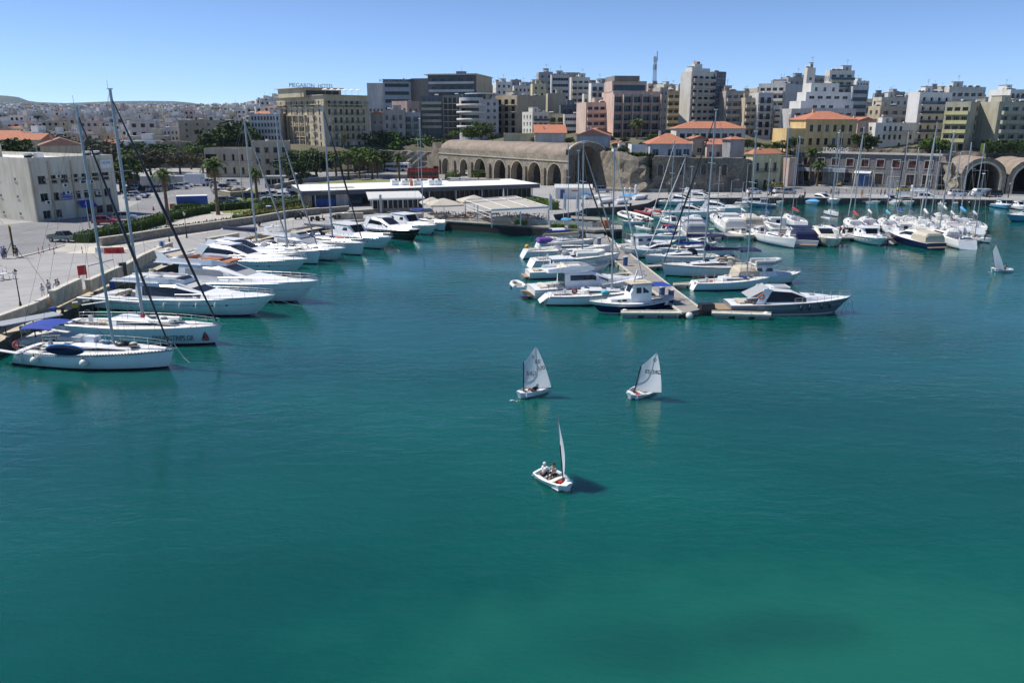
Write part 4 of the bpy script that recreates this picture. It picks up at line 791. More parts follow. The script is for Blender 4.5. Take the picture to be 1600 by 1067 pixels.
# end gable with the great arch
g = empty("gable", (Ld, 0, 0), math.pi/2); g.parent = ars
def gtop(q): return HW+ 4.0*math.sqrt(max(0, 1-((q-WV/2)/(WV/2+.6))**2))*.95
mb = M1('venetian')
o = arch_outline(WV-4.2, 11.6, True, 9); xc = WV/2
nseg = 24
for y in (0, 1.4):
    mb.quad((0,y,-1),(xc+o[0][0],y,-1),(xc+o[0][0],y,gtop(xc+o[0][0])),(0,y,gtop(0))); mb.quad((xc+o[-1][0],y,-1),(WV,y,-1),(WV,y,gtop(WV)),(xc+o[-1][0],y,gtop(xc+o[-1][0])))
    for p, q in zip(o[:-1], o[1:]):
        if abs(p[0]-q[0]) > 1e-5: mb.quad((xc+p[0],y,p[1]),(xc+q[0],y,q[1]),(xc+q[0],y,gtop(xc+q[0])),(xc+p[0],y,gtop(xc+p[0])))
for p, q in zip(o[:-1], o[1:]): mb.quad((xc+p[0],0,p[1]),(xc+q[0],0,q[1]),(xc+q[0],1.4,q[1]),(xc+p[0],1.4,p[1]))
for i in range(nseg):
    a, b = WV*i/nseg, WV*(i+1)/nseg; mb.quad((a,-.15,gtop(a)),(b,-.15,gtop(b)),(b,1.5,gtop(b)),(a,1.5,gtop(a)))
mb.build("gable_wall", g)
mb = M1('limestone')
for i in range(nseg):
    a, b = WV*i/nseg, WV*(i+1)/nseg; mb.add([(a,-.16,gtop(a)+.12),(b,-.16,gtop(b)+.12),(b,-.16,gtop(b)-.35),(a,-.16,gtop(a)-.35),(a,.5,gtop(a)+.12),(b,.5,gtop(b)+.12)],[(0,1,2,3),(0,1,5,4)])
mb.build("arch_ring", g)
# broken stump and parapet beyond the left end
M1('venetian').add([(-9,0,-1),(-.2,0,-1),(-.2,0,8.6),(-3,0,11.2),(-4.2,0,11.0),(-5.2,0,7.2),(-9,0,6.2)]+[(-9,3,-1),(-.2,3,-1),(-.2,3,8.6),(-3,3,11.2),(-4.2,3,11.0),(-5.2,3,7.2),(-9,3,6.2)], [(0,1,2,3,4,5,6),(7,8,9,10,11,12,13)]+[(i,(i+1)%7,7+(i+1)%7,7+i) for i in range(7)]).build("broken_pier", ars)

# fortress wall: cliff like left half, walled right half with niches
def wallrun(name, label, pts, tops, mkey, depth=4, jag=.35, batter=1.2, niches=(), cat="wall", z0_=None):
    "pts: ground pixels along the foot; tops: pixel rows of the crest"
    P = [G(x, y, QZ) if y < 400 and z0_ is None else Vector((x, y, QZ)) for x, y in pts]; T = [W(x, ty, p.y) if z0_ is None else Vector((0,0,ty)) for (x, y), ty, p in zip(pts, tops, P)]
    root = empty(name, P[0], 0, label, cat); o = P[0]; mb = M1(mkey); rnd = random.Random(3)
    front, crest = [], []
    for i in range(len(P)-1):
        n = max(2, int((P[i+1]-P[i]).length/1.6))
        for k in range(n + (i == len(P)-2)):
            f = k/n; front.append(P[i].lerp(P[i+1], f)-o); crest.append(T[i].z*(1-f)+T[i+1].z*f-o.z)
    rows = []
    levels = 7
    for l in range(levels+1):
        f = l/levels; rows.append([(p.x + rnd.uniform(-1,1)*jag*.5*(0<f), p.y + batter*f + rnd.uniform(-1,1)*jag*(0<f), -1.5+(c+1.5)*f + (rnd.uniform(-1,1)*jag if l == levels else 0)) for p, c in zip(front, crest)])
    rows.append([(x, y+depth, z) for x, y, z in rows[-1]]); rows.append([(x, y, -1.5) for x, y, z in rows[-1]])
    mb.loft(rows, False, False, False); mb.build("masonry", root)
    return root, front, crest
wallrun("fortress_wall", "pale sunlit curtain wall right beside the great arsenal arch", ((924,291),(960,296),(972,298)), (236,238,239), 'venetian', jag=.25)
cl, fr_, cr_ = wallrun("fortress_wall", "dark overgrown buttress of the fortress wall between its two plain stretches", ((968,298),(985,300),(1008,301),(1022,300)), (238,243,246,247), 'cliff', jag=.9, batter=2.4)
fw, fr_, cr_ = wallrun("fortress_wall", "long dark fortress wall with four small arched niches", ((1018,300),(1060,300.5),(1110,300.5),(1160,299.5),(1172,296)), (245,246,247,248,250), 'cliff', jag=.16, batter=.9)
for px in (1030, 1063, 1097, 1129):
    p = G(px, 300.3, QZ)-fw.location; o = arch_outline(1.35, 2.9, False); z0 = 6.0; y = p.y+.05
    M1('black').add([(p.x+a, y+.02, z0+b-1.5) for a, b in o], [tuple(range(len(o)))]).build("niche_shade", fw)  # flat black face, the hollow's shade painted on the wall
    mb = M1('venetian2'); o2 = arch_outline(1.9, 3.2, False)
    for k in range(len(o)-1): mb.add([(p.x+o[k][0],y-.12,z0+o[k][1]-1.5),(p.x+o[k+1][0],y-.12,z0+o[k+1][1]-1.5),(p.x+o2[k+1][0],y-.12,z0+o2[k+1][1]-1.5),(p.x+o2[k][0],y-.12,z0+o2[k][1]-1.5),(p.x+o[k][0],y+.4,z0+o[k][1]-1.5),(p.x+o[k+1][0],y+.4,z0+o[k+1][1]-1.5)],[(0,1,2,3),(0,1,5,4)])
    mb.build("arch_ring", fw)
wallrun("retaining_wall", "dark rubble retaining wall below the orange house", ((84,240),(93,262),(101,260),(118,245),(136,230)), (11.5,12.3,12.2,11.8,11.5), 'cliff', depth=3, jag=.3, z0_=1)
wallrun("retaining_wall", "stone retaining wall behind the coach and the palms", ((-60,313),(-42,312),(-26,309),(-20,306)), (9.4,9.0,8.4,8.0), 'venetian2', depth=4, jag=.3, z0_=1)
wallrun("retaining_wall", "rough boundary wall behind the customs yard trees", ((180,262),(240,262),(330,262)), (226,221,222), 'wallstone', depth=2, jag=.2)

# long grey stone building
sb = bld("long grey two storey stone customs hall with oxblood shutters", 1246, 1247, 1472, 238, 286.5, 247, -38, ('w9', dict(rows=2, ww=1.9, wh=2.0, sill=1.5, sh='redsh', fr='frb', mg=.02, skip=tuple((i,0) for i in range(9)), dep=.35)), '-', 'greyst', name='customs_hall', clutter=0, b=12, zb=QZ, top=.8, roofc='rooff')
a_, b_, H_ = sb["dims"]; fh = (H_-.8)/2; cell = a_*.96/9
M1('kerb').box((a_/2,-.2,H_+.15),(a_+.6,.6,.55)).build("cornice", sb)
M1('lightpink').box((-.32,-.06,H_/2),(.6,.6,H_)).build("corner_quoin", sb)
for i in range(9):
    u = a_*.02+cell*(i+.5)
    z = fh+1.5+(.8 if False else 0); M1('surr').box((u-1.08,-.05,z+1.0),(.24,.16,2.5)).box((u+1.08,-.05,z+1.0),(.24,.16,2.5)).box((u,-.06,z+2.14),(2.4,.16,.26)).box((u,-.06,z-.16),(2.4,.2,.22)).build("window_surround", sb)
    tall = i in (0, 3, 6) or i == 2; hh = 3.6 if i in (4,) else 2.9; zz = .15 if i in (4,2,6) else 1.0
    w = 3.2 if i in (4,6) else 2.1
    f = M1('surr').box((u-w/2-.15,-.05,zz+hh/2),(.3,.16,hh+.3)).box((u+w/2+.15,-.05,zz+hh/2),(.3,.16,hh+.3)).box((u,-.06,zz+hh+.15),(w+.6,.18,.3)).build("door_surround" if zz < 1 else "window_surround", sb)
    d = M1('carb' if i == 4 else ('frg' if i in (6,2) else 'win')); d.box((u,-.03,zz+hh/2),(w,.08,hh)); 
    if zz > .5:
        d.mat('frb'); [d.box((u+q,-.08,zz+hh/2),(.06,.05,hh)) for q in (-.6,-.2,.2,.6)]; [d.box((u,-.085,zz+q),(w,.05,.06)) for q in (.7,1.4,2.1)]
    else: d.mat('blackp').box((u,-.08,zz+hh/2),(.05,.05,hh))
    d.build("door" if zz < 1 else "barred_window", sb)
M1('bluegrey').box((a_*.2,-.85,fh+.15),(cell*3.3,1.7,1.1)).build("balcony", sb)
M1('cwhite').add([(a_*.5-cell*.6,-1.2,3.9),(a_*.5+cell*.5,-1.2,3.9),(a_*.5+cell*.5,-.1,4.5),(a_*.5-cell*.6,-.1,4.5)],[(0,1,2,3)]).build("awning", sb)
textobj("lettering", "ΤΕΛΩΝΕΙΟ", 1.5, 'txtw', sb, (a_*.2+3, .2, H_+.45), (math.pi/2,0,0), depth=.1)
bld("salmon painted end wall house with yellow stair beside the stone customs hall", 1224, 1234, 1246, 247, 284, 236, 25, ('w1', dict(rows=2, skip=((0,0),(0,1)))), '-', 'pink', name='house', clutter=0, b=7, zb=QZ)

# twin barrel vaults at the right edge
def vault(l, r, yb, yt, Y, label, depth=40):
    Lp = G(l, yb, QZ); Rp = G(r, yb+1.5, QZ); w = (Rp-Lp).length; an = math.atan2(Rp.y-Lp.y, Rp.x-Lp.x); top = W(l+(r-l)*.5, yt, Lp.y).z-QZ
    root = empty("barrel_vault", Lp, an, label, "arsenal"); mb = M1('venetian2'); ow = w*.74; h = top-1.3
    o = arch_outline(ow, h, False, 10); xc = w/2; tp = lambda q: top-2.0+2.0*math.sqrt(max(0, 1-((q-xc)/(w/2+.3))**2))+.0
    tp = lambda q: (top-w*.42)+w*.42*math.sqrt(max(0, 1-((q-xc)/(w/2+.02))**2))
    for y in (0, .9):
        mb.quad((0,y,-1),(xc+o[0][0],y,-1),(xc+o[0][0],y,tp(xc+o[0][0])),(0,y,tp(0))); mb.quad((xc+o[-1][0],y,-1),(w,y,-1),(w,y,tp(w)),(xc+o[-1][0],y,tp(xc+o[-1][0])))
        for p, q in zip(o[:-1], o[1:]):
            if abs(p[0]-q[0]) > 1e-5: mb.quad((xc+p[0],y,p[1]),(xc+q[0],y,q[1]),(xc+q[0],y,tp(xc+q[0])),(xc+p[0],y,tp(xc+p[0])))
    mb.build("front_wall", root)
    mb = M1('limestone')
    o2 = arch_outline(ow+1.0, h+.5, False, 10)
    for k in range(len(o)-1): mb.add([(xc+o[k][0],-.1,o[k][1]),(xc+o[k+1][0],-.1,o[k+1][1]),(xc+o2[k+1][0],-.1,o2[k+1][1]),(xc+o2[k][0],-.1,o2[k][1]),(xc+o[k][0],.95,o[k][1]),(xc+o[k+1][0],.95,o[k+1][1])],[(0,1,2,3),(0,1,5,4)])
    mb.build("arch_ring", root)
    mb = M1('venetian')
    for p, q in zip(o[:-1], o[1:]): mb.quad((xc+p[0],.9,p[1]),(xc+q[0],.9,q[1]),(xc+q[0],depth,q[1]),(xc+p[0],depth,p[1]))
    mb.quad((0,depth-.5,-1),(w,depth-.5,-1),(w,depth-.5,top),(0,depth-.5,top)).build("interior", root)
    mb = M1('vault'); n = 14; rows = [[(w*i/n, y, tp(w*i/n)+.04+(random.uniform(-.1,.1) if 0<i<n else 0)) for i in range(n+1)] for y in (-.2,3,6,10,14,20)]
    mb.loft(rows, True, False, False).build("vault_roof", root)
    return root
vault(1497, 1568, 302, 247, 212, "large barrel vaulted arsenal with dark open arch at the right", 34)
vault(1570, 1650, 303.5, 249, 212, "second barrel vaulted arsenal cut by the right edge of the picture", 34)
wallrun("ruined_wall", "broken sunlit ruin wall between the stone customs hall and the vaults", ((1474,299),(1484,301),(1499,302)), (243,258,262), 'venetian2', depth=8, jag=.9, batter=2.0)
wallrun("retaining_wall", "rubble wall crest under the hedge above the right vaults", ((134,232),(150,229.5),(200,229.5)), (11.8,12.0,12.0), 'cliff', depth=3, jag=.5, z0_=1)

# ================================================================ RESTAURANT AND TERRACE
def onplane(px, py, z): return G(px, py, z)
F0 = G(472, 303.5, 4.7); F1 = G(843, 291.5, 4.7); d = F1-F0; an = math.atan2(d.y, d.x); Lr = d.length
rs = empty("harbour_restaurant", (F0.x, F0.y, QZ), an, "long low harbour restaurant with white flat roof and slate fascia", "restaurant")
dep = 19; h = 3.1
M1('roofw').box((Lr/2,dep/2,h+.62),(Lr,dep,.06)).build("roof", rs)
M1('fascia').box((Lr/2,-.06,h+.12),(Lr+.1,.12,.95)).box((-.06,dep/2,h+.12),(.12,dep,.95)).box((Lr/2,dep+.06,h+.12),(Lr+.1,.12,.95)).box((Lr+.06,dep/2,h+.12),(.12,dep,.95)).build("fascia", rs)
M1('conc').box((Lr/2,dep/2,h-.3),(Lr-.1,dep-.1,.1)).build("ceiling", rs)
M1('glassb').box((Lr*.14,2.6,1.4),(Lr*.2,.1,2.8)).build("glazing", rs)
M1('wallstone').box((.8,2.2,1.4),(2.6,3.2,2.8)).build("stone_wall", rs)
M1('glass').box((Lr*.73,2.9,1.4),(Lr*.5,.1,2.8)).build("glazing", rs)
for i in range(24): M1('frg').box((Lr*.48+i*Lr*.5/23,2.8,1.4),(.12,.14,2.8)).build("mullion", rs)
for i in range(9): M1('metg').box((Lr*.05+i*Lr*.115,.6,1.4),(.22,.22,2.8)).build("column", rs)
M1('bcont').box((Lr*.1,2.5,.9),(Lr*.1,.1,1.6)).build("poster_panel", rs)
M1('palegrey').box((Lr*.16,2.4,1.3),(Lr*.05,.3,2.6)).build("wall_panel", rs); M1('rooff').box((Lr*.17,6,h+.7),(Lr*.1,3,.12)).build("roof_hatch", rs)
M1('conc').box((Lr/2,dep-2,1.2),(Lr-4,.3,3.0)).build("rear_wall", rs)
for i, px in enumerate((617, 633, 651, 675, 684)):
    p = (Matrix.Rotation(-an, 3, 'Z') @ (G(px, 290, 5.3)-Vector((F0.x,F0.y,0)))); mb = M1('roofw'); mb.tube((p.x-.9,p.y,h+1.35),(p.x+.9,p.y,h+1.35),.75,n=12).box((p.x,p.y,h+.85),(1.7,1.3,.5)); mb.mat('blackp').tube((p.x+.2,p.y-.3,h+2.0),(p.x+.2,p.y-.3,h+2.14),.3,n=8).build("ventilator", rs)
p = (Matrix.Rotation(-an, 3, 'Z') @ (G(643, 291, 5.3)-Vector((F0.x,F0.y,0)))); M1('orcush').tube((p.x,p.y,h+.6),(p.x,p.y,h+1.9),.4,n=8).build("flue", rs)
# parapet bits on roof right
M1('limestone').box((Lr*.8,dep-3,h+.85),(Lr*.25,.15,.4)).build("roof_rail", rs)
# glazed annex with white awning
Q0 = G(583, 333, QZ); Q1 = G(661, 331, QZ); d = Q1-Q0; an2 = math.atan2(d.y, d.x); La = d.length
ax = empty("glazed_annex", Q0, an2, "glazed annex with white awning and low grey wall in front of the restaurant", "annex")
M1('wallstone').box((La/2,0,.45),(La,.35,.9)).build("low_wall", ax); M1('glass').box((La/2,.1,1.9),(La,.05,2.0)).box((0,4,1.9),(.05,8,2.0)).build("glazing", ax)
for i in range(11):
    w = .16 if i % 3 == 0 else .08; M1('metalw').box((La*i/10,0,1.9),(w,.2,2.0)).build("mullion", ax)
for i in range(4): M1('metalw').box((0,i*2.6+.2,1.9),(.15,.15,2.0)).build("mullion", ax)
M1('metalw').box((La/2,0,2.98),(La+.3,.25,.16)).build("beam", ax)
M1('cwhite').add([(-.9,-.5,2.95),(La+.4,-.5,2.95),(La+.1,7.5,3.75),(-.9,7.5,3.75),(-.9,-.5,2.65),(La+.4,-.5,2.65)],[(0,1,2,3),(0,1,5,4)]).build("awning", ax)
M1('metg').box((1.6,-.6,1.9),(.5,.5,3.8)).build("post", ax)
# big umbrellas
def umbrella(px, py, w, label, zt=3.6, closed=False):
    p = G(px, py, QZ); r = empty("parasol", p, .3, label, "parasol"); M1('metg').tube((0,0,0),(0,0,zt),.06).build("pole", r); M1('conc').box((0,0,.1),(.9,.9,.2)).build("base", r)
    if closed: M1('cwhite').tube((0,0,1.2),(0,0,zt+.1),.35,.08,8).build("canopy", r); return
    s = w/2; mb = M1('umb'); pts = []
    for i in range(8):
        sx = [1,1,0,-1,-1,-1,0,1][i]; sy = [0,1,1,1,0,-1,-1,-1][i]; pts.append(Vector((sx*s, sy*s, zt-.95-(.08 if i % 2 == 0 else 0))))
    t = [Vector((.15*math.cos(i*math.pi/4), .15*math.sin(i*math.pi/4), zt+.1)) for i in range(8)]
    mb.loft([t, pts, [Vector((q.x, q.y, q.z-.28)) for q in pts]], False, False); mb.build("canopy", r)
    for q in pts[::2]: M1('metg').tube((0,0,zt-.9),(q.x*.98,q.y*.98,q.z-.02),.025,n=4).build("rib", r)
umbrella(694, 339, 6.6, "large square cream parasol left of the pergola"); umbrella(741, 333, 6.2, "large square cream parasol behind the pergola"); umbrella(676, 334, 4.6, "smaller cream parasol half hidden by the left large one", 3.3); umbrella(787, 326, 2, "closed pale parasol against the restaurant windows", 4.2, True)
# pergola
zt = 4.3-QZ+.5
c4 = [G(768,328,QZ+zt), G(857,323,QZ+zt), G(806,307,QZ+zt+.3), G(727,313,QZ+zt+.3)]
o = Vector((c4[0].x, c4[0].y, QZ)); pg = empty("pergola", o, 0, "white framed pergola with cream retractable canvas over the terrace tables", "pergola")
L4 = [c-o for c in c4]
for k in range(3):
    for lo, hi in ((0,.72),(.75,1)):
        f0, f1 = k/3+.012, (k+1)/3-.012; P = lambda f, g: L4[0].lerp(L4[1], f).lerp(L4[3].lerp(L4[2], f), g)
        rows = [[P(f0,lo+(hi-lo)*i/6)+Vector((0,0,-.12*(i%2))), P(f1,lo+(hi-lo)*i/6)+Vector((0,0,-.12*(i%2)))] for i in range(7)]
        M1('umb').loft(rows, False, False, False).build("canvas_panel", pg)
mb = M1('metalw')
for k in range(4): P = lambda f, g: L4[0].lerp(L4[1], f).lerp(L4[3].lerp(L4[2], f), g); mb.tube(P(k/3,0), P(k/3,1), .09, n=4)
for g_ in (0,.735,1): mb.tube(L4[0].lerp(L4[3],g_)+Vector((0,0,.05)), L4[1].lerp(L4[2],g_)+Vector((0,0,.05)), .1, n=4)
mb.build("frame", pg)
for f, g_ in ((0,0),(.5,0),(1,0),(0,1),(1,1),(0,.5)):
    q = L4[0].lerp(L4[1],f).lerp(L4[3].lerp(L4[2],f),g_); M1('metalw').box((q.x,q.y,q.z/2),(.22,.22,q.z)).build("post", pg)
M1('cwhite').quad(L4[0]+Vector((0,0,-.02)),L4[1]+Vector((0,0,-.02)),L4[1]+Vector((0,-.6,-.5)),L4[0]+Vector((0,-.6,-.5))).build("valance", pg)
M1('metalw').tube(L4[0]+Vector((0,0,-1.5)),L4[3]+Vector((0,0,-1.5)),.05,n=4).tube(L4[0]+Vector((0,0,-.9)),L4[3]+Vector((0,0,-.9)),.05,n=4).build("side_rail", pg)
# wooden terrace strip in front
tp_ = [(668,347.5),(700,346.3),(796,352.3),(880,357),(930,360),(970,358.3)]
tb = [(668,341),(715,339),(770,345),(820,347),(880,351),(930,353.5),(968,353)]
sheet("terrace_deck", [G(x,y,QZ).to_2d() for x, y in tp_+tb[::-1]], QZ+.05, 'wood')
mb = M1('conc')
for i in range(14):
    f = i/13; x = 690+f*270; y = 347.5+ (x-690)*.052; p = G(x, y, .6); mb.box((p.x,p.y+.35,.5),(.35,.8,1.0))
mb.build("fender_pile", kind="structure")
# glass screen and planters
M['frost'] = mat('greenish_screen_glass', (.35,.42,.40), .15)
gs = empty("glass_screen", G(775, 350, QZ), 0, "low glass balustrade along the terrace edge", "balustrade"); o = gs.location
pts = [G(x, y, QZ)-o for x, y in ((772,347.2),(800,348.6),(830,350.6),(860,352.2),(885,353.5),(925,356),(955,355.5))]
for a, b in zip(pts[:-1], pts[1:]):
    n = 3
    for k in range(n):
        p = a.lerp(b,(k+.03)/n); q = a.lerp(b,(k+.97)/n); M1('frost').quad((p.x,p.y,.1),(q.x,q.y,.1),(q.x,q.y,.95),(p.x,p.y,.95)).mat('metg').tube((p.x,p.y,0),(p.x,p.y,1),.03,n=4).build("glass_panel", gs)

# low walls along the left quay
def blockwall(label, pts, h, w, name="parapet_wall", L=1.5, mkey='limestone', z=QZ):
    P = [G(x, y, z) for x, y in pts]; root = empty(name, P[0], 0, label, "wall"); o = P[0]; rnd = random.Random(len(label))
    for a, b in zip(P[:-1], P[1:]):
        d = b-a; n = max(1, round(d.length/L)); an = math.atan2(d.y, d.x); l = d.length/n
        for k in range(n):
            c = a+d*((k+.5)/n)-o
            M1(mkey).box((0,0,h/2),(l-.025,w,h-.0),0,.985).mat('kerb').box((0,0,h+.06),(l-.02,w+.1,.12)).build("stone_block", root, loc=(c.x,c.y,rnd.uniform(-.015,.015)), rz=an+rnd.uniform(-.008,.008))
    return root
blockwall("low pale parapet along the lower left quay edge", ((-60,533),(0,506),(55,486),(78,474)), .75, .55)
blockwall("higher limestone parapet with stepped ends beside the boat trippers", ((84,478),(126,457)), 1.5, .6)
blockwall("long limestone parapet behind the near motor yachts", ((139,456),(160,446),(200,428),(222,414),(252,400)), 1.25, .6)
blockwall("short detached limestone parapet behind the white barrier", ((246,396),(268,389)), .9, .6)
blockwall("limestone bench wall behind the middle motor yachts", ((324,381),(372,373)), .8, .7); blockwall("short limestone bench by the scooters", ((406,373),(422,368)), .7, .7)
blockwall("limestone bench wall beside the parked scooters", ((524,343),(568,342)), 1.1, .6); blockwall("last limestone bench before the terrace", ((636,344),(660,342)), 1.0, .7)
def lowwall(label, pts, h, w, mkey='wallstone', name="retaining_wall", z=QZ, capm='kerb'):
    P = [G(x, y, z) for x, y in pts]; root = empty(name, P[0], 0, label, "wall"); o = P[0]; mb = M1(mkey); cp_ = M1(capm)
    for a, b in zip(P[:-1], P[1:]):
        d = b-a; c = (a+b)/2-o; an = math.atan2(d.y, d.x); mb.box((c.x,c.y,h/2),(d.length+.02,w,h),an); cp_.box((c.x,c.y,h+.05),(d.length+.1,w+.15,.12),an)
    mb.build("masonry", root); cp_.build("coping", root); return root
lowwall("curving stone retaining wall in front of the hedges", ((158,385),(200,379),(260,369),(330,359),(400,349),(450,340),(500,335)), 1.25, .5)
lowwall("stone wall at the restaurant corner", ((497,334),(545,330)), 1.0, .5); lowwall("dark low wall round the upper lawn", ((430,296),(470,286),(560,279),(640,279)), 1.2, .5, 'conc'); lowwall("stone planter wall in front of the restaurant", ((545,337),(583,334)), .9, .6)
lowwall("round rubble planter on the car park island", ((345,306),(362,309),(385,307),(392,302)), 1.3, .6)
lowwall("pale parapet along the far quay road", ((925,298),(1000,300.5),(1060,300),(1160,299.5)), .7, .4, 'limestone')
# ================================================================ VEGETATION
def leafquad(mb, c, s, rnd, up=.3):
    n = Vector((rnd.gauss(0,1), rnd.gauss(0,1), rnd.gauss(0,1)+up)).normalized(); q = n.to_track_quat('Z','Y'); a = rnd.uniform(0, 6.28)
    x = q @ Vector((math.cos(a)*s, math.sin(a)*s, 0)); y = q @ Vector((-math.sin(a)*s*.6, math.cos(a)*s*.6, 0)); mb.add([c-x, c-y*.9, c+x, c+y], [(0,1,2,3)])
def crown_mesh(seed, rx, ry, rz, zc, nclump, per, leaf, mkey, spread=.42):
    rnd = random.Random(seed); mb = M1(mkey)
    for i in range(nclump):
        v = Vector((rnd.gauss(0,1), rnd.gauss(0,1), rnd.gauss(0,1))).normalized()*rnd.uniform(.35, .95)
        c = Vector((v.x*rx, v.y*ry, v.z*rz+zc)); r = rnd.uniform(.6, 1.1)*spread*min(rx, rz)
        for k in range(per):
            w = Vector((rnd.gauss(0,1), rnd.gauss(0,1), rnd.gauss(0,1))).normalized()*r*rnd.uniform(.55, 1); w.z *= .75
            leafquad(mb, c+w, leaf*rnd.uniform(.6,1.4), rnd)
    return mb.mesh("crown")
def tree_mesh_trunk(seed, h, r):
    rnd = random.Random(seed); mb = M1('bark'); p = Vector((0,0,0)); d = Vector((rnd.uniform(-.1,.1), rnd.uniform(-.1,.1), 1))
    q = p+d*h*.45; mb.tube(p, q, r, r*.7, 7)
    for i in range(5):
        a = i*1.26+rnd.uniform(-.3,.3); e = q+Vector((math.cos(a)*h*.28, math.sin(a)*h*.28, h*.38)); mb.tube(q, e, r*.5, r*.15, 5); mb.tube(e, e+Vector((math.cos(a+.5)*h*.15, math.sin(a+.5)*h*.15, h*.15)), r*.15, r*.05, 4)
    return mb.mesh("trunk")
CR = {}
def crownv(kind, v):
    k = (kind, v)
    if k not in CR: CR[k] = (crown_mesh(hash(k[1])*7+len(kind), 3.0, 2.8, 2.3, 4.3, 34, 62, .24, kind), tree_mesh_trunk(v*3+1, 5.5, .22))
    return CR[k]
def tree(px, py, top, kind, label, wid=1.0, z=QZ, group=None, Y=None, name="tree"):
    p = G(px, py, z) if Y is None else W(px, py, Y); ht = W(px, top, p.y).z - p.z; s = ht/6.6; r = random.Random(int(px*7+py))
    me, tm = crownv(kind, r.randint(0, 2)); o = empty(name, p, r.uniform(0, 6.28), label, "tree", group); o.scale = (s*wid, s*wid, s)
    put("crown", me, o); put("trunk", tm, o); return o
def frond_mesh(seed, L=2.6, droop=.9, mkey='frond', up=.6):
    rnd = random.Random(seed); mb = M1(mkey); pts = []; n = 9
    for i in range(n+1):
        t = i/n; pts.append(Vector((L*t*(1-.25*t), 0, up*L*.55*math.sin(t*2.2)-droop*L*.55*t*t)))
    for i in range(1, n+1):
        a, b = pts[i-1], pts[i]; w = L*.26*math.sin(math.pi*min(1,(i/n)*.8+.15))
        for s in (-1, 1):
            m = (a+b)/2; mb.add([a, b, m+Vector((L*.12, s*w, -.16*L*rnd.uniform(.4,1.1)))], [(0,1,2)]); mb.add([a, m, a+Vector((L*.03, s*w*.9, -.12*L*rnd.uniform(.3,1.2)))], [(0,1,2)])
    return mb.mesh("frond")
FR = [frond_mesh(1), frond_mesh(2, 2.4, 1.2, up=.45), frond_mesh(3, 2.3, .6, up=.9)]; FRD = [frond_mesh(5, 1.9, 1.9, 'frondd', .1), frond_mesh(6, 1.7, 2.2, 'frondd', 0)]
def palm(px, py, top, label, z=QZ, group=None, n=24, Y=None, wid=1.0, skirt=8):
    p = G(px, py, z) if Y is None else W(px, py, Y); ht = W(px, top, p.y).z - p.z; th = max(1.5, ht-1.9*wid); r = random.Random(int(px*3))
    o = empty("palm_tree", p, r.uniform(0,6), label, "palm", group)
    mb = M1('trunk'); rings = []; m = 9; bend = r.uniform(-.35,.35)
    for i in range(m+1):
        t = i/m; rr = (.36-.12*t+(.10 if t > .85 else 0)+(.12 if t < .08 else 0))*(1+.05*(i % 2)); rings.append([Vector((bend*t*t+rr*math.cos(a*math.pi/4), rr*math.sin(a*math.pi/4), th*t)) for a in range(8)])
    mb.loft(rings); mb.build("trunk", o)
    for i in range(n):
        a = i*2.399; el = -.25+1.15*(i/n); f = put("frond", FR[i % 3], o, (bend+math.cos(a)*.12, math.sin(a)*.12, th-.1)); f.rotation_euler = (0, -el, a); f.scale = (wid*r.uniform(.85,1.1),)*3
    for i in range(skirt):
        a = i*.8+r.random(); f = put("dry_frond", FRD[i % 2], o, (bend+math.cos(a)*.15, math.sin(a)*.15, th-.35)); f.rotation_euler = (0, .25, a); f.scale = (wid*.9,)*3
    return o
def hedge(label, pts, w, h, mkey='hedge', name="hedge", z=QZ, dens=26, leaf=.16, jag=.12, cat="hedge"):
    P = [G(x, y, z) if z == QZ else Vector((x, y, z)) for x, y in pts]; root = empty(name, P[0], 0, label, cat); o = P[0]; rnd = random.Random(len(pts)+int(pts[0][0])); mb = M1(mkey); core = M1('leafd' if mkey == 'hedge' else 'leaf')
    for a, b in zip(P[:-1], P[1:]):
        d = b-a; an = math.atan2(d.y, d.x); c = (a+b)/2-o; L = d.length; t = d.normalized(); nn = Vector((-t.y, t.x, 0)); core.box((c.x,c.y,h*.47),(L+.3,w*.86,h*.9),an)
        for k in range(int(L*(w+2*h)*dens)):
            u = rnd.random(); q = rnd.uniform(0, w+2*h)
            if q < h: off = (-w/2, q)
            elif q < h+w: off = (q-h-w/2, h)
            else: off = (w/2, q-h-w)
            p = a-o+d*u+nn*(off[0]+rnd.gauss(0,jag)*.6); leafquad(mb, Vector((p.x,p.y,max(.02,off[1]+rnd.gauss(0,jag)))), leaf*rnd.uniform(.6,1.3), rnd)
    core.build("hedge_core", root); mb.build("foliage", root); return root
hedge("clipped hedge running left in front of the road", ((128,380),(160,372),(200,362),(240,352),(262,345)), 2.6, 1.5, dens=22)
hedge("clipped hedge block under the left tall palm", ((264,344),(300,336),(322,333)), 2.6, 1.5, dens=22); hedge("low far hedge behind the blue container", ((272,329),(308,326)), 1.6, 1.2, dens=16)
hedge("long clipped hedge in front of the grass car park", ((318,331),(360,328),(405,324),(440,322)), 2.2, 1.5, dens=18)
hedge("low hedge strip right above the stone retaining wall", ((200,374),(260,364),(330,354),(372,348)), 1.5, .9, dens=22)
hedge("yellowish shrubs above the stone retaining wall", ((372,349),(400,344),(440,338),(480,333)), 2.6, 1.6, 'shrub', "shrub_bed", dens=16, leaf=.2, jag=.3, cat="shrubs")
hedge("green bushes left of the restaurant corner", ((400,333),(440,329),(472,324)), 3.0, 2.0, 'leaf', "shrub_bed", dens=12, leaf=.25, jag=.35, cat="shrubs")
hedge("dark green hedge between restaurant and arsenal", ((818,322),(850,324),(866,328)), 2.4, 1.7, 'leafl', "hedge", dens=14, leaf=.2, jag=.2)
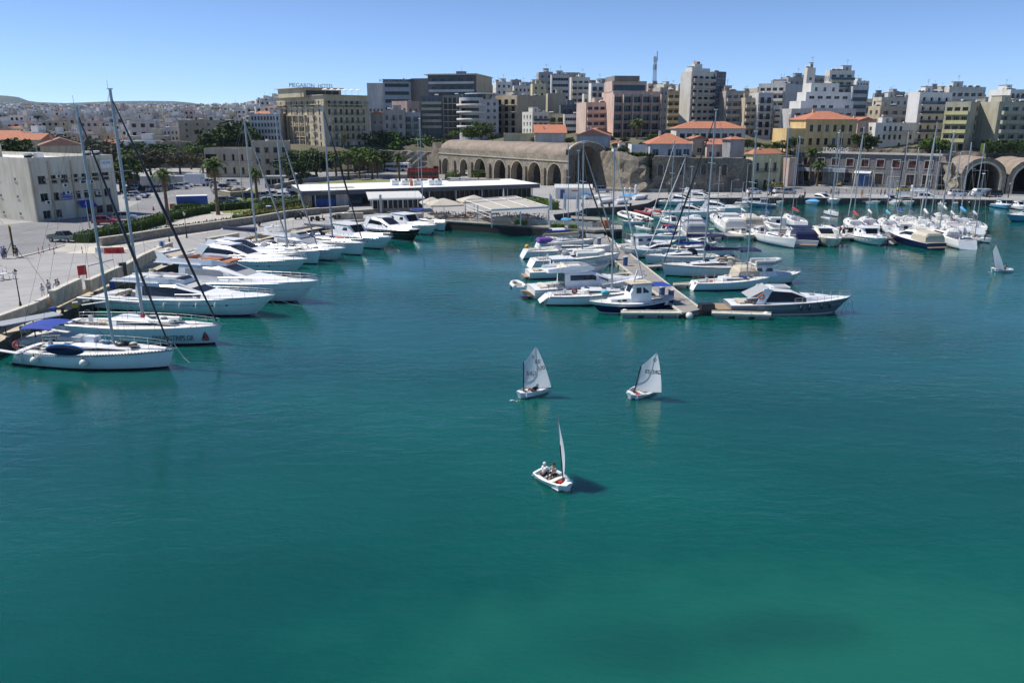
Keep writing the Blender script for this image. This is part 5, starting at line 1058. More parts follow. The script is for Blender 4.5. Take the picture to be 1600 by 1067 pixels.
hedge("long hedge on the wall above the right vaults", ((136,233),(152,231),(190,231)), 3.0, 2.6, 'leafd', "hedge", z=11.6, dens=6, leaf=.5, jag=.35)
hedge("small planted island beside the quay road", ((1196,296),(1222,297)), 4, 1.4, 'shrub', "shrub_bed", dens=9, leaf=.3, jag=.4, cat="shrubs")
hedge("low bush row beside the fortress wall foot", ((700,280),(715,281)), 3, 2.0, 'leaf', "shrub_bed", dens=7, leaf=.3, jag=.4, cat="shrubs")
hedge("potted plants along the terrace edge right of the pergola", ((862,355.5),(880,356.5)), .8, .7, 'leafl', "potted_plants", dens=22, leaf=.14, cat="plants"); hedge("potted plants at the middle of the terrace edge", ((806,351),(822,352)), .8, .8, 'leafl', "potted_plants", dens=22, leaf=.14, cat="plants"); hedge("potted plants at the right end of the terrace edge", ((890,357),(902,357.7)), .8, .7, 'leafl', "potted_plants", dens=22, leaf=.14, cat="plants")
# palms
palm(264, 352, 258, "tall fan palm standing behind the left clipped hedge"); palm(341, 336, 240, "tall fan palm beside the blue container", wid=1.25); palm(403, 325, 258, "fan palm between the customs house and the grass car park")
for px, top, py, lab in ((526,238,281,"first palm of the row before the hotel, counted from the left"),(545,232,281,"second palm of the row, its crown against the hotel foot"),(562,236,280,"middle palm of the row before the hotel"),(582,238,280,"fourth palm of the row before the hotel, next to the coach"),(590,243,279,"last palm of the row before the hotel")): palm(px, py, top, lab, group="row of palms before the hotel", n=20, wid=1.25)
palm(624, 283, 236, "bushy palm just left of the red double decker bus", n=22, wid=1.3, skirt=4); palm(653, 262, 228, "palm against the stone wall above the red bus", n=18); palm(538, 232, 206, "palm in front of the hotel facade", z=9.5, n=18, Y=305)
palm(202, 300, 236, "dark palm beside the port office corner", n=20, wid=1.3); palm(205, 296, 228, "palm standing behind the dark one at the port office", n=18, wid=1.2); palm(272, 262, 222, "palm among the dark trees behind the car park", n=18, wid=1.2); palm(299, 265, 228, "palm right of the dark trees behind the car park", n=18, wid=1.1)
palm(994, 238, 182, "palm in front of the tall pink apartment block", Y=285, n=22, wid=1.5); palm(1264, 290, 226, "tall palm in front of the grey stone customs hall", n=22, wid=1.4); palm(1276, 291, 246, "short palm beside the tall one at the stone customs hall", n=20, wid=1.3)
# trees
for px, py, top, k, lab, wd in (
 (25,300,214,'leafd',"dark tree mass behind the port office at the left edge",1.5),(84,262,206,'leafd',"large dark tree between the red roof and the left mast",1.5),(60,262,214,'leafd',"smaller dark tree left of the large one",1.2),
 (112,262,216,'leafd',"dark tree just left of the near mast",1.2),(176,285,216,'leaft',"brown green tamarisk behind the port office corner",1.5),(190,300,246,'leaf',"round olive tree touching the port office corner",1.6),(150,262,218,'leafd',"dark evergreen behind the left masts",1.6),
 (214,285,234,'leaft',"grey tamarisk above the parked cars",1.3),(238,280,232,'leaft',"second grey tamarisk above the parked cars",1.5),(222,262,222,'leaf',"olive tree on the boundary wall",1.4),(252,270,224,'leafd',"dark tree behind the white box truck",1.4),(282,272,238,'leaft',"wide tamarisk behind the white box truck",1.7),
 (303,262,222,'leafl',"fresh green tree near the customs house",1.4),(318,270,240,'leaft',"tamarisk at the customs house corner",1.4),(362,262,192,'leafd',"tall dark tree between the cream school and the institute",1.6),(378,262,190,'leafd',"second tall dark tree left of the institute",1.4),(350,262,200,'leafd',"lower dark tree left of the tall pair",1.2),
 (460,284,238,'leafd',"dark tree at the customs house end",1.6),(478,282,232,'leaf',"olive tree in front of the hotel colonnade",1.5),(496,280,234,'leafd',"dark shade tree in front of the hotel",1.6),(512,278,236,'leaf',"olive tree behind the first palm",1.5),(470,290,248,'leafd',"low dark tree beside the gate booth",1.5),
 (555,270,230,'leafl',"light green tree behind the row of palms",1.6),(575,268,232,'leafl',"second light green tree behind the row of palms",1.6),(600,268,234,'leafd',"dark tree behind the white coach",1.6),(535,272,236,'leaf',"tree between the palms and the minibus",1.5),
 (592,262,206,'leafd',"dark green tree right of the hotel",1.7),(612,262,208,'leafl',"leafy tree below the old balcony house",1.7),(632,262,212,'leafd',"dark tree below the dark stepped block",1.6),(650,262,214,'leafl',"fresh green tree below the stepped block",1.5),(668,262,210,'leafl',"fresh green tree at the arsenal's left end",1.5),(684,262,214,'leaf',"olive tree above the broken pier",1.4),(617,262,222,'leafl',"white flowering bush on the wall behind the coach",1.3)):
    tree(px, py, top, k, lab, wd)
tree(752, 224, 190, 'leaf', "broad round tree above the arsenal vault beside the rounded building", 1.5, Y=300); tree(736, 226, 198, 'leafl', "small tree left of the broad one above the arsenal", 1.3, Y=302)
tree(748, 283, 264, 'leaf', "bush tree standing before the fourth arsenal arch", 1.6); tree(862, 288, 278, 'leafl', "small shrub at the foot of the last arsenal arch", 1.5, name="shrub")
tree(1345, 240, 207, 'leafd', "dark ivy covered tree right of the orange house", 1.6, Y=246); tree(1356, 242, 214, 'leafd', "smaller dark tree against the modern villa", 1.5, Y=246); tree(1452, 246, 214, 'leafl', "green tree between the white block and the olive block", 1.5, Y=240); tree(1470, 246, 218, 'leaf', "tree at the corner of the olive block", 1.5, Y=240); tree(1238, 236, 214, 'leafd', "ivy bush left of the orange house", 1.3, Y=246)
tree(1003, 236, 222, 'leafd', "bush beside the white huts on the fortress wall", 1.3, Y=240, name="shrub"); tree(1128, 208, 196, 'leafl', "small tree in front of the tall grey tower", 1.6, Y=285); tree(1210, 238, 222, 'leaf', "shrubs behind the yellow quayside house", 1.6, Y=245, name="shrub"); tree(973, 245, 228, 'leafd', "dark creeper hanging from the fortress buttress", 1.4, Y=228, name="shrub")
for i, (px, py, tp, Yq, k, lab) in enumerate(((1180,236,222,248,'leafd',"shrub above the yellow quayside house roof"),(1196,236,224,250,'leafl',"bright shrub behind the yellow quayside house"),(1222,240,220,250,'leafd',"dark shrub between yellow house and salmon wall"),(1168,232,218,252,'leaf',"shrub at the end of the long red roofed house"),(1045,224,212,262,'leafd',"bush left of the long red roofed house"),(1020,222,208,270,'leaf',"bush below the palm of the pink block"),(975,226,214,276,'leafd',"bush under the pink twin blocks"),(945,240,228,248,'leaf',"bush on the curtain wall crest"),(1000,247,236,238,'leafd',"ivy clump on the dark buttress"),(1150,214,200,275,'leafd',"tree behind the pointed roof ruin"),(1250,232,216,262,'leaf',"bush under the ochre wing"),(1300,236,226,256,'leafd',"ivy below the orange house balcony"),(1395,242,230,252,'leaf',"bush row below the white villa"),(1420,243,229,250,'leafd',"dark bush below the tall white block"),(1440,243,226,248,'leafl',"bright bush below the tall white block"),(770,222,208,312,'leafd',"dark bush left of the small yellow house"),(838,226,214,300,'leaf',"bush between the yellow and white arsenal terrace houses"),(710,216,204,322,'leafl',"bright bush behind the arsenal's left end"),(700,222,210,316,'leafd',"dark bush behind the broken pier"),(890,228,216,280,'leafd',"bush behind the great arch gable"))):
    tree(px, py, tp, k, lab, 1.9, Y=Yq, name="shrub")
rnd = random.Random(8)
for i, (x, y, t) in enumerate(((60,190,180),(97,196,184),(180,195,185),(205,205,194),(295,216,204),(130,214,202),(20,212,200),(160,182,175),(330,200,190))):
    tree(x, y, t, 'leafd', "dark tree standing among the pale hillside houses", 1.7, Y=420+i*35, group="dark trees among the hillside houses")
# creeper on the fortress buttress
rnd = random.Random(4); mb = M1('leafd')
a = G(975, 298, QZ); b = G(1020, 300, QZ)
for i in range(2600):
    f = rnd.random(); z = rnd.triangular(1.5, 11.2, 10.5); p = a.lerp(b, f); leafquad(mb, Vector((p.x, p.y-.3+2.2*(z/11)+rnd.uniform(-.6,.2), QZ+z*.93)), rnd.uniform(.2,.45), rnd)
mb.build("creeper", kind="stuff", label="dark creeper covering the fortress wall buttress", cat="creeper")
# ================================================================ BOATS
def lerp(a, b, t): return a+(b-a)*t
def hull_fn(L, B, fs, fb, kind):
    sw = dict(sail=.70, motor=.90, small=.80, trad=.35, opti=.78)[kind]; pk = dict(sail=.42, motor=.40, small=.4, trad=.5, opti=.4)[kind]; pw = dict(sail=1.9, motor=2.5, small=2.2, trad=2.2, opti=1.9)[kind]; bowmin = .3 if kind == 'opti' else .015
    def hb(t):
        if t < pk: return B/2*(sw+(1-sw)*math.sin(t/pk*math.pi/2))
        q = (t-pk)/(1-pk); return B/2*max(bowmin, (1-q**pw)**(.9 if kind != 'motor' else .8)*(1-bowmin)+bowmin)
    def zs(t): return fs+(fb-fs)*t**(1.5 if kind != 'trad' else 2.6)+(.35*(1-t)**4 if kind == 'trad' else 0)
    return hb, zs
class Boat: pass
BOATN = 0
def hull(root, L, B, fs, fb, kind, mk='gel', deckk='deck', stripe='navy', well=None, oh=None, line=None, n=16, welld=.55, transom=.0, low=None, lowf=.5):
    """hull skin, deck with a real cockpit well, boot stripe and rubbing strake"""
    hb, zs = hull_fn(L, B, fs, fb, kind); oh = oh if oh is not None else L*(.05 if kind == 'sail' else .13)
    def X(t, f): # f 0 keel .. 1 deck
        return -L/2+L*t - oh*(t**5)*(1-f)**1.0 + (transom*(f-.3) if t < .01 else transom*(f-.3)*max(0, 1-t*8))
    fl = dict(sail=.10, motor=.30, small=.25, trad=.15, opti=.15)[kind]
    def yw(t, f): return hb(t)*(1-(1-f)*(.10+fl*t*t)*(1 if f > 0 else 1))
    rings = []; ts = [i/(n-1) for i in range(n)]
    levels = [(-.55, .45), (-.12, .86), (.16, .93)]
    def P(t, z, wf): return (X(t, max(0, min(1, z/zs(t)))), wf, z)
    for t in ts:
        zt = zs(t); pts = []
        prof = [(-.5*(1-t**6)-.04, .12), (-.10, .80-.25*t), (.14, .90-.22*t*t if kind != 'sail' else .93-.12*t*t), (zt*.55, .965-.10*t*t), (zt, 1.0)]
        for z, w in prof: pts.append((X(t, max(0, z/zt)), hb(t)*w, z))
        rings.append([(x, -y, z) for x, y, z in pts[::-1]]+pts)
    hm = M1(mk); hm.loft(rings, True, False, False); hm.add(rings[0], [tuple(range(len(rings[0])))]); hm.add(rings[-1], [tuple(range(len(rings[-1])))])
    ho = hm.build("hull", root)
    # boot stripe
    if stripe:
        mb = M1(stripe)
        for s in (-1, 1):
            rr = []
            for t in ts:
                w1 = .90-.22*t*t if kind != 'sail' else .93-.12*t*t; rr.append([(X(t, .02/zs(t)), s*(hb(t)*(w1-.02)+.012), .0), (X(t, .15/zs(t)), s*(hb(t)*w1+.015), .15)])
            mb.loft(rr, True, False, False)
        mb.build("boot_stripe", ho)
    if low: # coloured lower topsides
        mb = M1(low)
        for s in (-1, 1):
            rr = []
            for t in ts:
                w1 = .90-.22*t*t if kind != 'sail' else .93-.12*t*t; zt = zs(t)
                rr.append([(X(t, .1/zt), s*(hb(t)*(w1)+.012), .10), (X(t, lowf), s*(hb(t)*(.965-.1*t*t)*1.0+.014), zt*.55), (X(t, lowf+.2), s*(hb(t)*(.965-.1*t*t+ (.035+.1*t*t)*(lowf+.2-.55)/.45)+.014), zt*(lowf+.2))])
            mb.loft(rr, True, False, False)
        mb.build("topside_band", ho)
    if line:
        mb = M1(line)
        for s in (-1, 1): mb.path([(X(t, .9), s*(hb(t)*.995+.02), zs(t)-.09) for t in ts], .035, 4)
        mb.build("rubbing_strake", ho)
    # deck
    dm = M1(deckk); prev = None
    w0, w1, ww = well if well else (9, 9, 0)
    tsd = sorted(set(ts+[(w0/L+.5), (w1/L+.5)])) if well else ts
    for t in tsd:
        x = X(t, 1); b = hb(t); z = zs(t); wy = min(ww, b*.9); r = [(x,-b,z),(x,-wy if well else -b*.5,z+.03),(x,0,z+.07),(x,wy if well else b*.5,z+.03),(x,b,z)]
        if prev:
            mid = (t+pt)/2; inw = well and (w0/L+.5)-1e-6 < mid < (w1/L+.5)+1e-6
            for j in range(4):
                if inw and j in (1, 2): continue
                dm.quad(prev[j], prev[j+1], r[j+1], r[j])
            if inw:
                zb = zs(.3)-welld
                for s, j in ((-1, 1), (1, 3)): dm.quad(prev[j], r[j], (r[j][0], r[j][1], zb), (prev[j][0], prev[j][1], zb))
        prev = r; pt = t
    dm.build("deck", root)
    if well:
        zb = zs(.3)-welld; cm = M1({'small':'gelc','opti':'gelg'}.get(kind,'teak')).quad((w0,-ww,zb),(w1,-ww,zb),(w1,ww,zb),(w0,ww,zb)).mat(mk if mk in ('gel','gelc') else 'gel').quad((w1,-ww,zb),(w1,ww,zb),(w1,ww,zs(.5)),(w1,-ww,zs(.5))).quad((w0,-ww,zb),(w0,ww,zb),(w0,ww,zs(.05)),(w0,-ww,zs(.05)))
        cm.build("cockpit", root)
        for s in (-1, 1) if kind != 'opti' else (): M1('deck').box(((w0+w1)/2, s*(ww-.24), zb+.22), ((w1-w0)*.96, .46, .42)).build("bench", root)
    return hb, zs, X
def house(mb, st, rnd_=.82):
    "st: (x, halfwidth_bottom, halfwidth_top, z_bottom, z_top)"
    rings = []
    for x, a, b, z0, z1 in st:
        h = z1-z0; c = lerp(a, b, .8); rings.append([(x,-a,z0),(x,-c,z0+h*rnd_),(x,-b*.84,z1),(x,b*.84,z1),(x,c,z0+h*rnd_),(x,a,z0)])
    mb.loft(rings, False, True); return mb
def band(mb, st, f0=.3, f1=.75, off=.02, front=False):
    for s in (-1, 1):
        for p, q in zip(st[:-1], st[1:]):
            r = []
            for (x, a, b, z0, z1), f in ((p, f0), (q, f0), (q, f1), (p, f1)):
                h = z1-z0; c = lerp(a, b, .8); y = lerp(a, c, f/.82); r.append((x, s*(y+off), z0+h*f))
            mb.quad(*r)
def shield(mb, p, q, off=.02, sides=.9):
    (x0,a0,b0,_,z0), (x1,a1,b1,_,z1) = p, q; n = Vector((z1-z0, 0, x0-x1)).normalized()*off*1.0
    n = Vector((abs(n.x), 0, abs(n.z))); P = [Vector((x0,-b0*.84*sides,z0)), Vector((x1,-b1*.84*sides,z1)), Vector((x1,b1*.84*sides,z1)), Vector((x0,b0*.84*sides,z0))]
    mb.quad(*[v+n for v in P])
def rail(root, hb, zs, X, t0, t1, h=.62, n=9, inset=.06, name="guard_rail", bow=True, r=.018, gap=None):
    mb = M1('steel'); ts = [lerp(t0, t1, i/(n-1)) for i in range(n)]
    for hh in (h, h*.52):
        for s in (-1, 1): mb.path([(X(t,1), s*max(.02, hb(t)-inset), zs(t)+hh) for t in ts], r if hh == h else r*.6, 4)
        if bow: t = ts[-1]; mb.tube((X(t,1), -max(.02,hb(t)-inset), zs(t)+hh), (X(t,1), max(.02,hb(t)-inset), zs(t)+hh), r, n=4)
    for s in (-1, 1):
        for t in ts: mb.tube((X(t,1), s*max(.02,hb(t)-inset), zs(t)), (X(t,1), s*max(.02,hb(t)-inset), zs(t)+h), r, n=4)
    mb.build(name, root)
def fender(root, x, y, z, style='long'):
    if style == 'ball': M1('fender').ball((x,y,z), .34, 10, 7).mat('fendern').tube((x,y,z+.3),(x,y,z+.5),.05).build("fender", root)
    else: M1('fender').ball((x,y,z), .13, 8, 6, (1,1,2.9)).mat('rope').tube((x,y,z+.35),(x,y*.97,z+.8),.015,n=3).build("fender", root)
def outboard(root, x, y, z, s=1.0, k='blackp'):
    M1(k).box((x-.15*s,y,z+.35*s),(.5*s,.34*s,.5*s),0,.75).box((x-.2*s,y,z-.3*s),(.2*s,.12*s,1.0*s)).build("outboard_motor", root)
def lifering(root, x, y, z, ax='Y', k='orange'): M1(k).ring((x,y,z), .26, .08, ax).build("life_ring", root)
def dinghy(root, x, y, z, L=2.6, rot=0, k='rubberw', name="dinghy", motor=False):
    a = MB().mat(k); w = .62*L/2.6
    pts = [(-L/2,-w),(L*.2,-w),(L*.42,-w*.55),(L*.5,0),(L*.42,w*.55),(L*.2,w),(-L/2,w)]
    R = Matrix.Rotation(rot, 3, 'Z'); P = [R @ Vector((p[0],p[1],0))+Vector((x,y,z+(.1 if p[0] > L*.3 else 0))) for p in pts]
    for p, q in zip(P[:-1], P[1:]): a.tube(p, q, .21*L/2.6, n=8)
    a.mat('cgrey').add([R @ Vector((q[0]*.9,q[1],-.08))+Vector((x,y,z)) for q in pts], [tuple(range(7))]); a.box(R @ Vector((-.1,0,.1))+Vector((x,y,z)), (.25,1.1*w*1.4,.06), rot)
    return a.build(name, root)
def canopy(mb, x0, x1, w, z0, z1, n=7, sag=.0, m=6):
    rows = []
    for i in range(m+1):
        f = i/m; x = lerp(x0, x1, f); rows.append([(x, w*math.cos(math.pi*j/n), z0+(z1-z0)*math.sin(math.pi*j/n)**.6 - sag*abs(2*f-1)**2) for j in range(n+1)])
    mb.loft(rows, True, False, False)
def place(sp, bp, oh=.0, z=0):
    S = G(*sp, z); B_ = G(*bp, z); d = B_-S; L = d.length; c = (S+B_)/2
    return c, math.atan2(d.y, d.x), L
def boatroot(name, label, cat, stern, bow, group=None, ohf=0.0):
    c, an, L = place(stern, bow); c = c+Vector((math.cos(an), math.sin(an), 0))*L*ohf/2; r = empty(name, c, an, label, cat, group); return r, c, an, L
def local(c, an, px, py, z):
    v = G(px, py, z)-Vector((c.x, c.y, 0)); return (Matrix.Rotation(-an, 3, 'Z') @ Vector((v.x, v.y, 0))).x

def axis_x(c, an, px, L, z=1.9):
    "station along the boat's centre line that stands over pixel column px"
    best = None; dx, dy = math.cos(an), math.sin(an)
    for i in range(81):
        t = -.5*L+L*i/80; x, y = c.x+dx*t, c.y+dy*t; e = abs(800+FPX*x/(y*cp-(z-CAMZ)*sp_)-px)
        if best is None or e < best[0]: best = (e, t)
    return best[1]
def gear(root, L, B, z0, x0, x1, n, seed, name="deck_gear"):
    "coiled lines, bags, cushions and boxes left about on deck"
    rnd = random.Random(seed); mb = MB(); ks = ['clo_k','cgrey','rope','cbeige','blackp','steel','teak','cblue','cgrey','rope']
    for i in range(n):
        x = rnd.uniform(x0, x1)*L; y = rnd.uniform(-.3, .3)*B*(1 if x < 0 else .6); s = rnd.uniform(.14, .34); mb.mat(rnd.choice(ks) if rnd.random() < .93 else 'redp')
        if rnd.random() < .5: mb.box((x, y, z0+.1+s*.3), (s*rnd.uniform(1, 3), s*1.3, s*.7), rnd.uniform(0, 3))
        else: mb.ball((x, y, z0+.1+s*.2), s, 6, 4, (1.3, 1, .6))
    mb.build(name, root)
def sailboat(label, stern, bow, mast=None, col='gel', cover='cwhite', bimini=None, dodger='cnavy', jib='cwhite', detail=2, boom=True, stripe='navy', wide=.31, group=None, line=None, extras=(), spread=2, wellf=(-.44,-.14), low=None, fbx=1.0):
    """mast: (pixel x of foot, pixel row of top) or (.., metres)"""
    r, c, an, L0 = boatroot("sailing_yacht", label, "sailboat", stern, bow, group, .05)
    L = L0*1.05; B = max(1.9, min(L*wide, 4.3)); s = L/12; fs, fb = 1.05*s**.7*fbx, 1.45*s**.7*fbx
    hb, zs, X = hull(r, L, B, fs, fb, 'sail', col, 'deck', stripe, (L*wellf[0], L*wellf[1], B*.27), line=line, n=18 if detail > 1 else 11, transom=.55*s, low=low)
    z0 = zs(.5)
    st = [(L*.30,.25*s,.12*s,z0+.10*s,z0+.18*s),(L*.22,B*.20,B*.15,z0,z0+.30*s),(L*.06,B*.28,B*.23,z0-.03,z0+.44*s),(-L*.09,B*.31,B*.26,z0-.06,z0+.50*s),(-L*.14,B*.31,B*.25,z0-.08,z0+.46*s)]
    ch = house(M1(col if col in ('gel','gelc') else 'gel'), st).build("coachroof", r)
    mb = M1('win'); band(mb, st[1:4], .35, .72); mb.build("cabin_window", ch)
    for hx in (.2, .02): M1('win').box((L*hx+.6*s,0,lerp(z0+.3*s, z0+.48*s, (.22-hx)/.2)+.03),(.5*s,.5*s,.05)).build("hatch", ch)
    # mast
    mx = L*.08; H = L*1.25
    if mast:
        mx = axis_x(c, an, mast[0], L); mx = max(-L*.06, min(L*.20, mx))
        Yw = c.y+math.sin(an)*mx; H = W(mast[0], mast[1], Yw).z if mast[1] > 45 else mast[1]
    fz = z0+.4*s; mr = (.105 if detail > 1 else .088)*max(.85, s)
    mm = M1('alu').tube((mx,0,fz-.3),(mx-.015*H,0,H),mr,mr*.8,8); sp = [.36,.66][:spread] if spread == 2 else [.5]
    for f in sp:
        zz = lerp(fz, H, f); xx = mx-.015*H*f; w = B*.40*(1-.25*f); mm.tube((xx,-w,zz),(xx,w,zz),.035,n=4)
    mm.mat('roofw').box((mx-.015*H,0,H+.05),(.5,.1,.1)).mat('rail').tube((mx-.015*H-.2,0,H),(mx-.015*H-.2,0,H+.8),.015,n=3); mo = mm.build("mast", r)
    if detail > 1: M1('roofw').ball((mx+.25*s-.0,0,lerp(fz,H,.42)),.22,8,5,(1,1,.6)).build("radar_dome", mo) if 'radar' in extras else None
    bx = L/2-.35*s; bz = zs(.97)+.1; top = (mx-.014*H,0,H*.97)
    wr = M1('wire'); wrr = .013 if detail > 1 else .011
    for s_ in (-1, 1):
        pts = [(mx-.2,s_*B*.44,z0+.02)]+[(mx-.015*H*f,s_*B*.40*(1-.25*f),lerp(fz,H,f)) for f in sp]+[top]
        wr.path(pts, wrr, 3); wr.tube((mx-.5,s_*B*.42,z0),(mx-.015*H*sp[0],0,lerp(fz,H,sp[0])),wrr,n=3,cap=False); wr.tube((-L*.46,s_*B*.3,zs(.05)),(mx-.015*H,0,H),wrr,n=3,cap=False)
    wr.build("rigging", r)
    if jib: M1(jib).tube((bx,0,bz+.25),(lerp(bx,top[0],.5),0,lerp(bz,top[2],.5)),.055*s,.11*s,6).tube((lerp(bx,top[0],.5),0,lerp(bz,top[2],.5)),top,.11*s,.04,6).build("furled_jib", r)
    else: M1('wire').tube((bx,0,bz),top,wrr,n=3).build("forestay", r)
    if boom:
        bl = min(L*.40, mx+L*.40); zb = z0+1.35*s+.2; M1('alu').tube((mx,0,zb),(mx-bl,0,zb+.12),.075*s,n=6).build("boom", r)
        if cover:
            rows = []
            for i in range(7):
                f = i/6; x = mx+.05-(bl-.2)*f; h = (.34*(1-f)**1.3+.18)*s; w = (.20-.05*f)*s; rows.append([(x,w*math.cos(a*math.pi/4),zb+.10+.12*f+h*.5+(h*.5)*math.sin(a*math.pi/4)) for a in range(8)])
            M1(cover).loft(rows).build("sail_cover", r)
        wr = M1('wire').tube((mx-bl*.5,0,zb),(mx-bl*.45,0,z0-.2),.02,n=3).tube((mx-.1,0,z0+.4*s),(mx-bl*.25,0,zb),.03,n=3); wr.build("mainsheet", r)
    if dodger: mb = M1(dodger); canopy(mb, -L*.10, -L*.17, B*.30, z0+.2*s, z0+1.05*s, m=3, sag=.15); mb.build("sprayhood", r)
    if bimini:
        bz_ = z0+1.75*s**.6; mb = M1(bimini); canopy(mb, -L*.20, -L*.40, B*.36, bz_, bz_+.28, m=5, sag=.1); mb.build("bimini", r)
        mb = M1('steel'); [mb.tube((-L*x,s_*B*.36,z0-.1),(-L*q,s_*B*.36,bz_),.018,n=4) for s_ in (-1,1) for x, q in ((.30,.22),(.30,.38),(.4,.4))]; mb.build("bimini_frame", r)
    M1('steel').ring((-L*.33,0,z0+.35*s),.42*s,.02,'X',12,4).mat('gel').box((-L*.31,0,z0+.02),(.25,.3,.8*s)).build("steering_wheel", r)
    if detail > 1: rail(r, hb, zs, X, .02, .985, .6, 10)
    else: rail(r, hb, zs, X, .82, .985, .55, 3, r=.022); rail(r, hb, zs, X, .02, .12, .55, 2, bow=False, name="stern_rail", r=.022)
    M1('steel').box((L/2-.2,0,zs(1)+.06),(.9*s,.16,.1)).build("bow_roller", r)
    gear(r, L, B, z0-.45, -.44, -.18, 9, len(label)*3+int(L*9)); gear(r, L, B, z0+.3*s, -.12, .30, 5 if detail > 1 else 3, len(label)+int(L*7))
    r["L"] = L; return r, L, B, hb, zs, X, z0, mx, s
def motoryacht(label, stern, bow, style='express', col='gel', hullc=None, fb_=1.0, detail=2, arch=True, hardtop=None, stripe='navy', group=None, wide=.31, cush='cbeige', tallk=1.0, wind='win', tent=None, low=None, name="motor_yacht", cat="motorboat", portholes=True, hh=None, wb=(.40,.76)):
    r, c, an, L0 = boatroot(name, label, cat, stern, bow, group, .15)
    L = L0*1.15; B = max(2.1, min(L*wide, 4.6)); s = L/12; q = s**.65*tallk; fs, fb = 1.0*q*fb_, 1.6*q*fb_
    hb, zs, X = hull(r, L, B, fs, fb, 'motor', hullc or col, 'deck' if detail < 2 else 'gel', stripe, (-L*.44, -L*.20, B*.34), n=18 if detail > 1 else 11, line='steel' if detail > 1 else None, low=low)
    z0 = zs(.55); q *= hh or dict(express=.88, fly=.72, cabin=.85)[style]
    M1('teak').box((-L*.5-.35*q,0,.42*q),(.95*q,B*.78,.10)).build("swim_platform", r)
    if style == 'express':
        st = [(L*.40,B*.10,B*.05,zs(.9)-.02,zs(.9)+.10*q),(L*.26,B*.30,B*.2,zs(.76)-.03,zs(.76)+.38*q),(L*.10,B*.40,B*.32,zs(.6)-.03,zs(.6)+.62*q),(-L*.02,B*.43,B*.33,z0-.06,z0+1.42*q),(-L*.16,B*.43,B*.33,z0-.1,z0+1.6*q),(-L*.22,B*.43,B*.33,z0-.1,z0+1.45*q)]
        ch = house(M1(col), st).build("superstructure", r); mb = M1(wind); band(mb, st[2:6], *wb); shield(mb, st[2], st[3]); mb.build("windscreen", ch)
        M1(hardtop or 'gel').box((-L*.10,0,z0+1.63*q),(L*.16,B*.5,.06)).build("hardtop", ch)
        M1('win').box((-L*.222,0,z0+.6*q),(.05,B*.6,1.2*q)).build("saloon_door", ch)
        if arch:
            for s_ in (-1, 1): M1(col).add([(-L*.30,s_*B*.44,z0-.1),(-L*.24,s_*B*.44,z0-.1),(-L*.17,s_*B*.36,z0+1.5*q),(-L*.24,s_*B*.36,z0+1.6*q)]+[(-L*.30,s_*(B*.44-.15),z0-.1),(-L*.24,s_*(B*.44-.15),z0-.1),(-L*.17,s_*(B*.36-.15),z0+1.5*q),(-L*.24,s_*(B*.36-.15),z0+1.6*q)],[(0,1,2,3),(4,5,6,7),(0,1,5,4),(1,2,6,5),(2,3,7,6),(3,0,4,7)]).build("arch_leg", r)
    elif style == 'fly':
        st = [(L*.38,B*.10,B*.05,zs(.88)-.02,zs(.88)+.10*q),(L*.24,B*.32,B*.22,zs(.74)-.03,zs(.74)+.42*q),(L*.13,B*.41,B*.33,zs(.63)-.03,zs(.63)+.66*q),(-L*.01,B*.43,B*.36,z0-.06,z0+1.65*q),(-L*.20,B*.43,B*.37,z0-.1,z0+1.72*q),(-L*.24,B*.43,B*.37,z0-.1,z0+1.70*q)]
        ch = house(M1(col), st).build("superstructure", r); mb = M1(wind); band(mb, st[2:5], *wb); shield(mb, st[2], st[3]); mb.build("windscreen", ch)
        M1('win').box((-L*.243,0,z0+.7*q),(.05,B*.6,1.4*q)).build("saloon_door", ch)
        zf = z0+1.72*q; M1(col).box((-L*.25,0,zf-.02),(L*.28,B*.78,.10)).build("fly_deck", r)
        fx = [(L*.02,.22),(-L*.05,.34),(-L*.2,.36),(-L*.38,.36)]
        mb = M1(col)
        for s_ in (-1, 1):
            for (x0, w0), (x1, w1) in zip(fx[:-1], fx[1:]):
                h0, h1 = (.35 if x0 > 0 else .62)*q, (.62 if x1 > -L*.3 else .35)*q
                mb.add([(x0,s_*B*w0,zf-.05),(x1,s_*B*w1,zf-.05),(x1,s_*(B*w1-.05),zf+h1),(x0,s_*(B*w0-.05),zf+h0),(x0,s_*(B*w0-.16),zf+h0),(x1,s_*(B*w1-.16),zf+h1),(x1,s_*(B*w1-.12),zf-.05),(x0,s_*(B*w0-.12),zf-.05)],[(0,1,2,3),(3,2,5,4),(4,5,6,7)])
        mb.add([(L*.02,-B*.22,zf-.05),(L*.02,B*.22,zf-.05),(L*.01,B*.2,zf+.35*q),(L*.01,-B*.2,zf+.35*q)],[(0,1,2,3)]); mb.build("flybridge", r)
        M1('win').add([(L*.01,-B*.2,zf+.35*q),(L*.01,B*.2,zf+.35*q),(-L*.02,B*.24,zf+.62*q),(-L*.02,-B*.24,zf+.62*q)],[(0,1,2,3)]).build("fly_windscreen", r)
        M1(cush).box((-L*.12,B*.16,zf+.25*q),(L*.10,B*.26,.3*q)).box((-L*.24,0,zf+.25*q),(.5*q,B*.6,.35*q)).box((-L*.22,0,zf+.5*q),(.15,B*.6,.35*q)).build("seat", r)
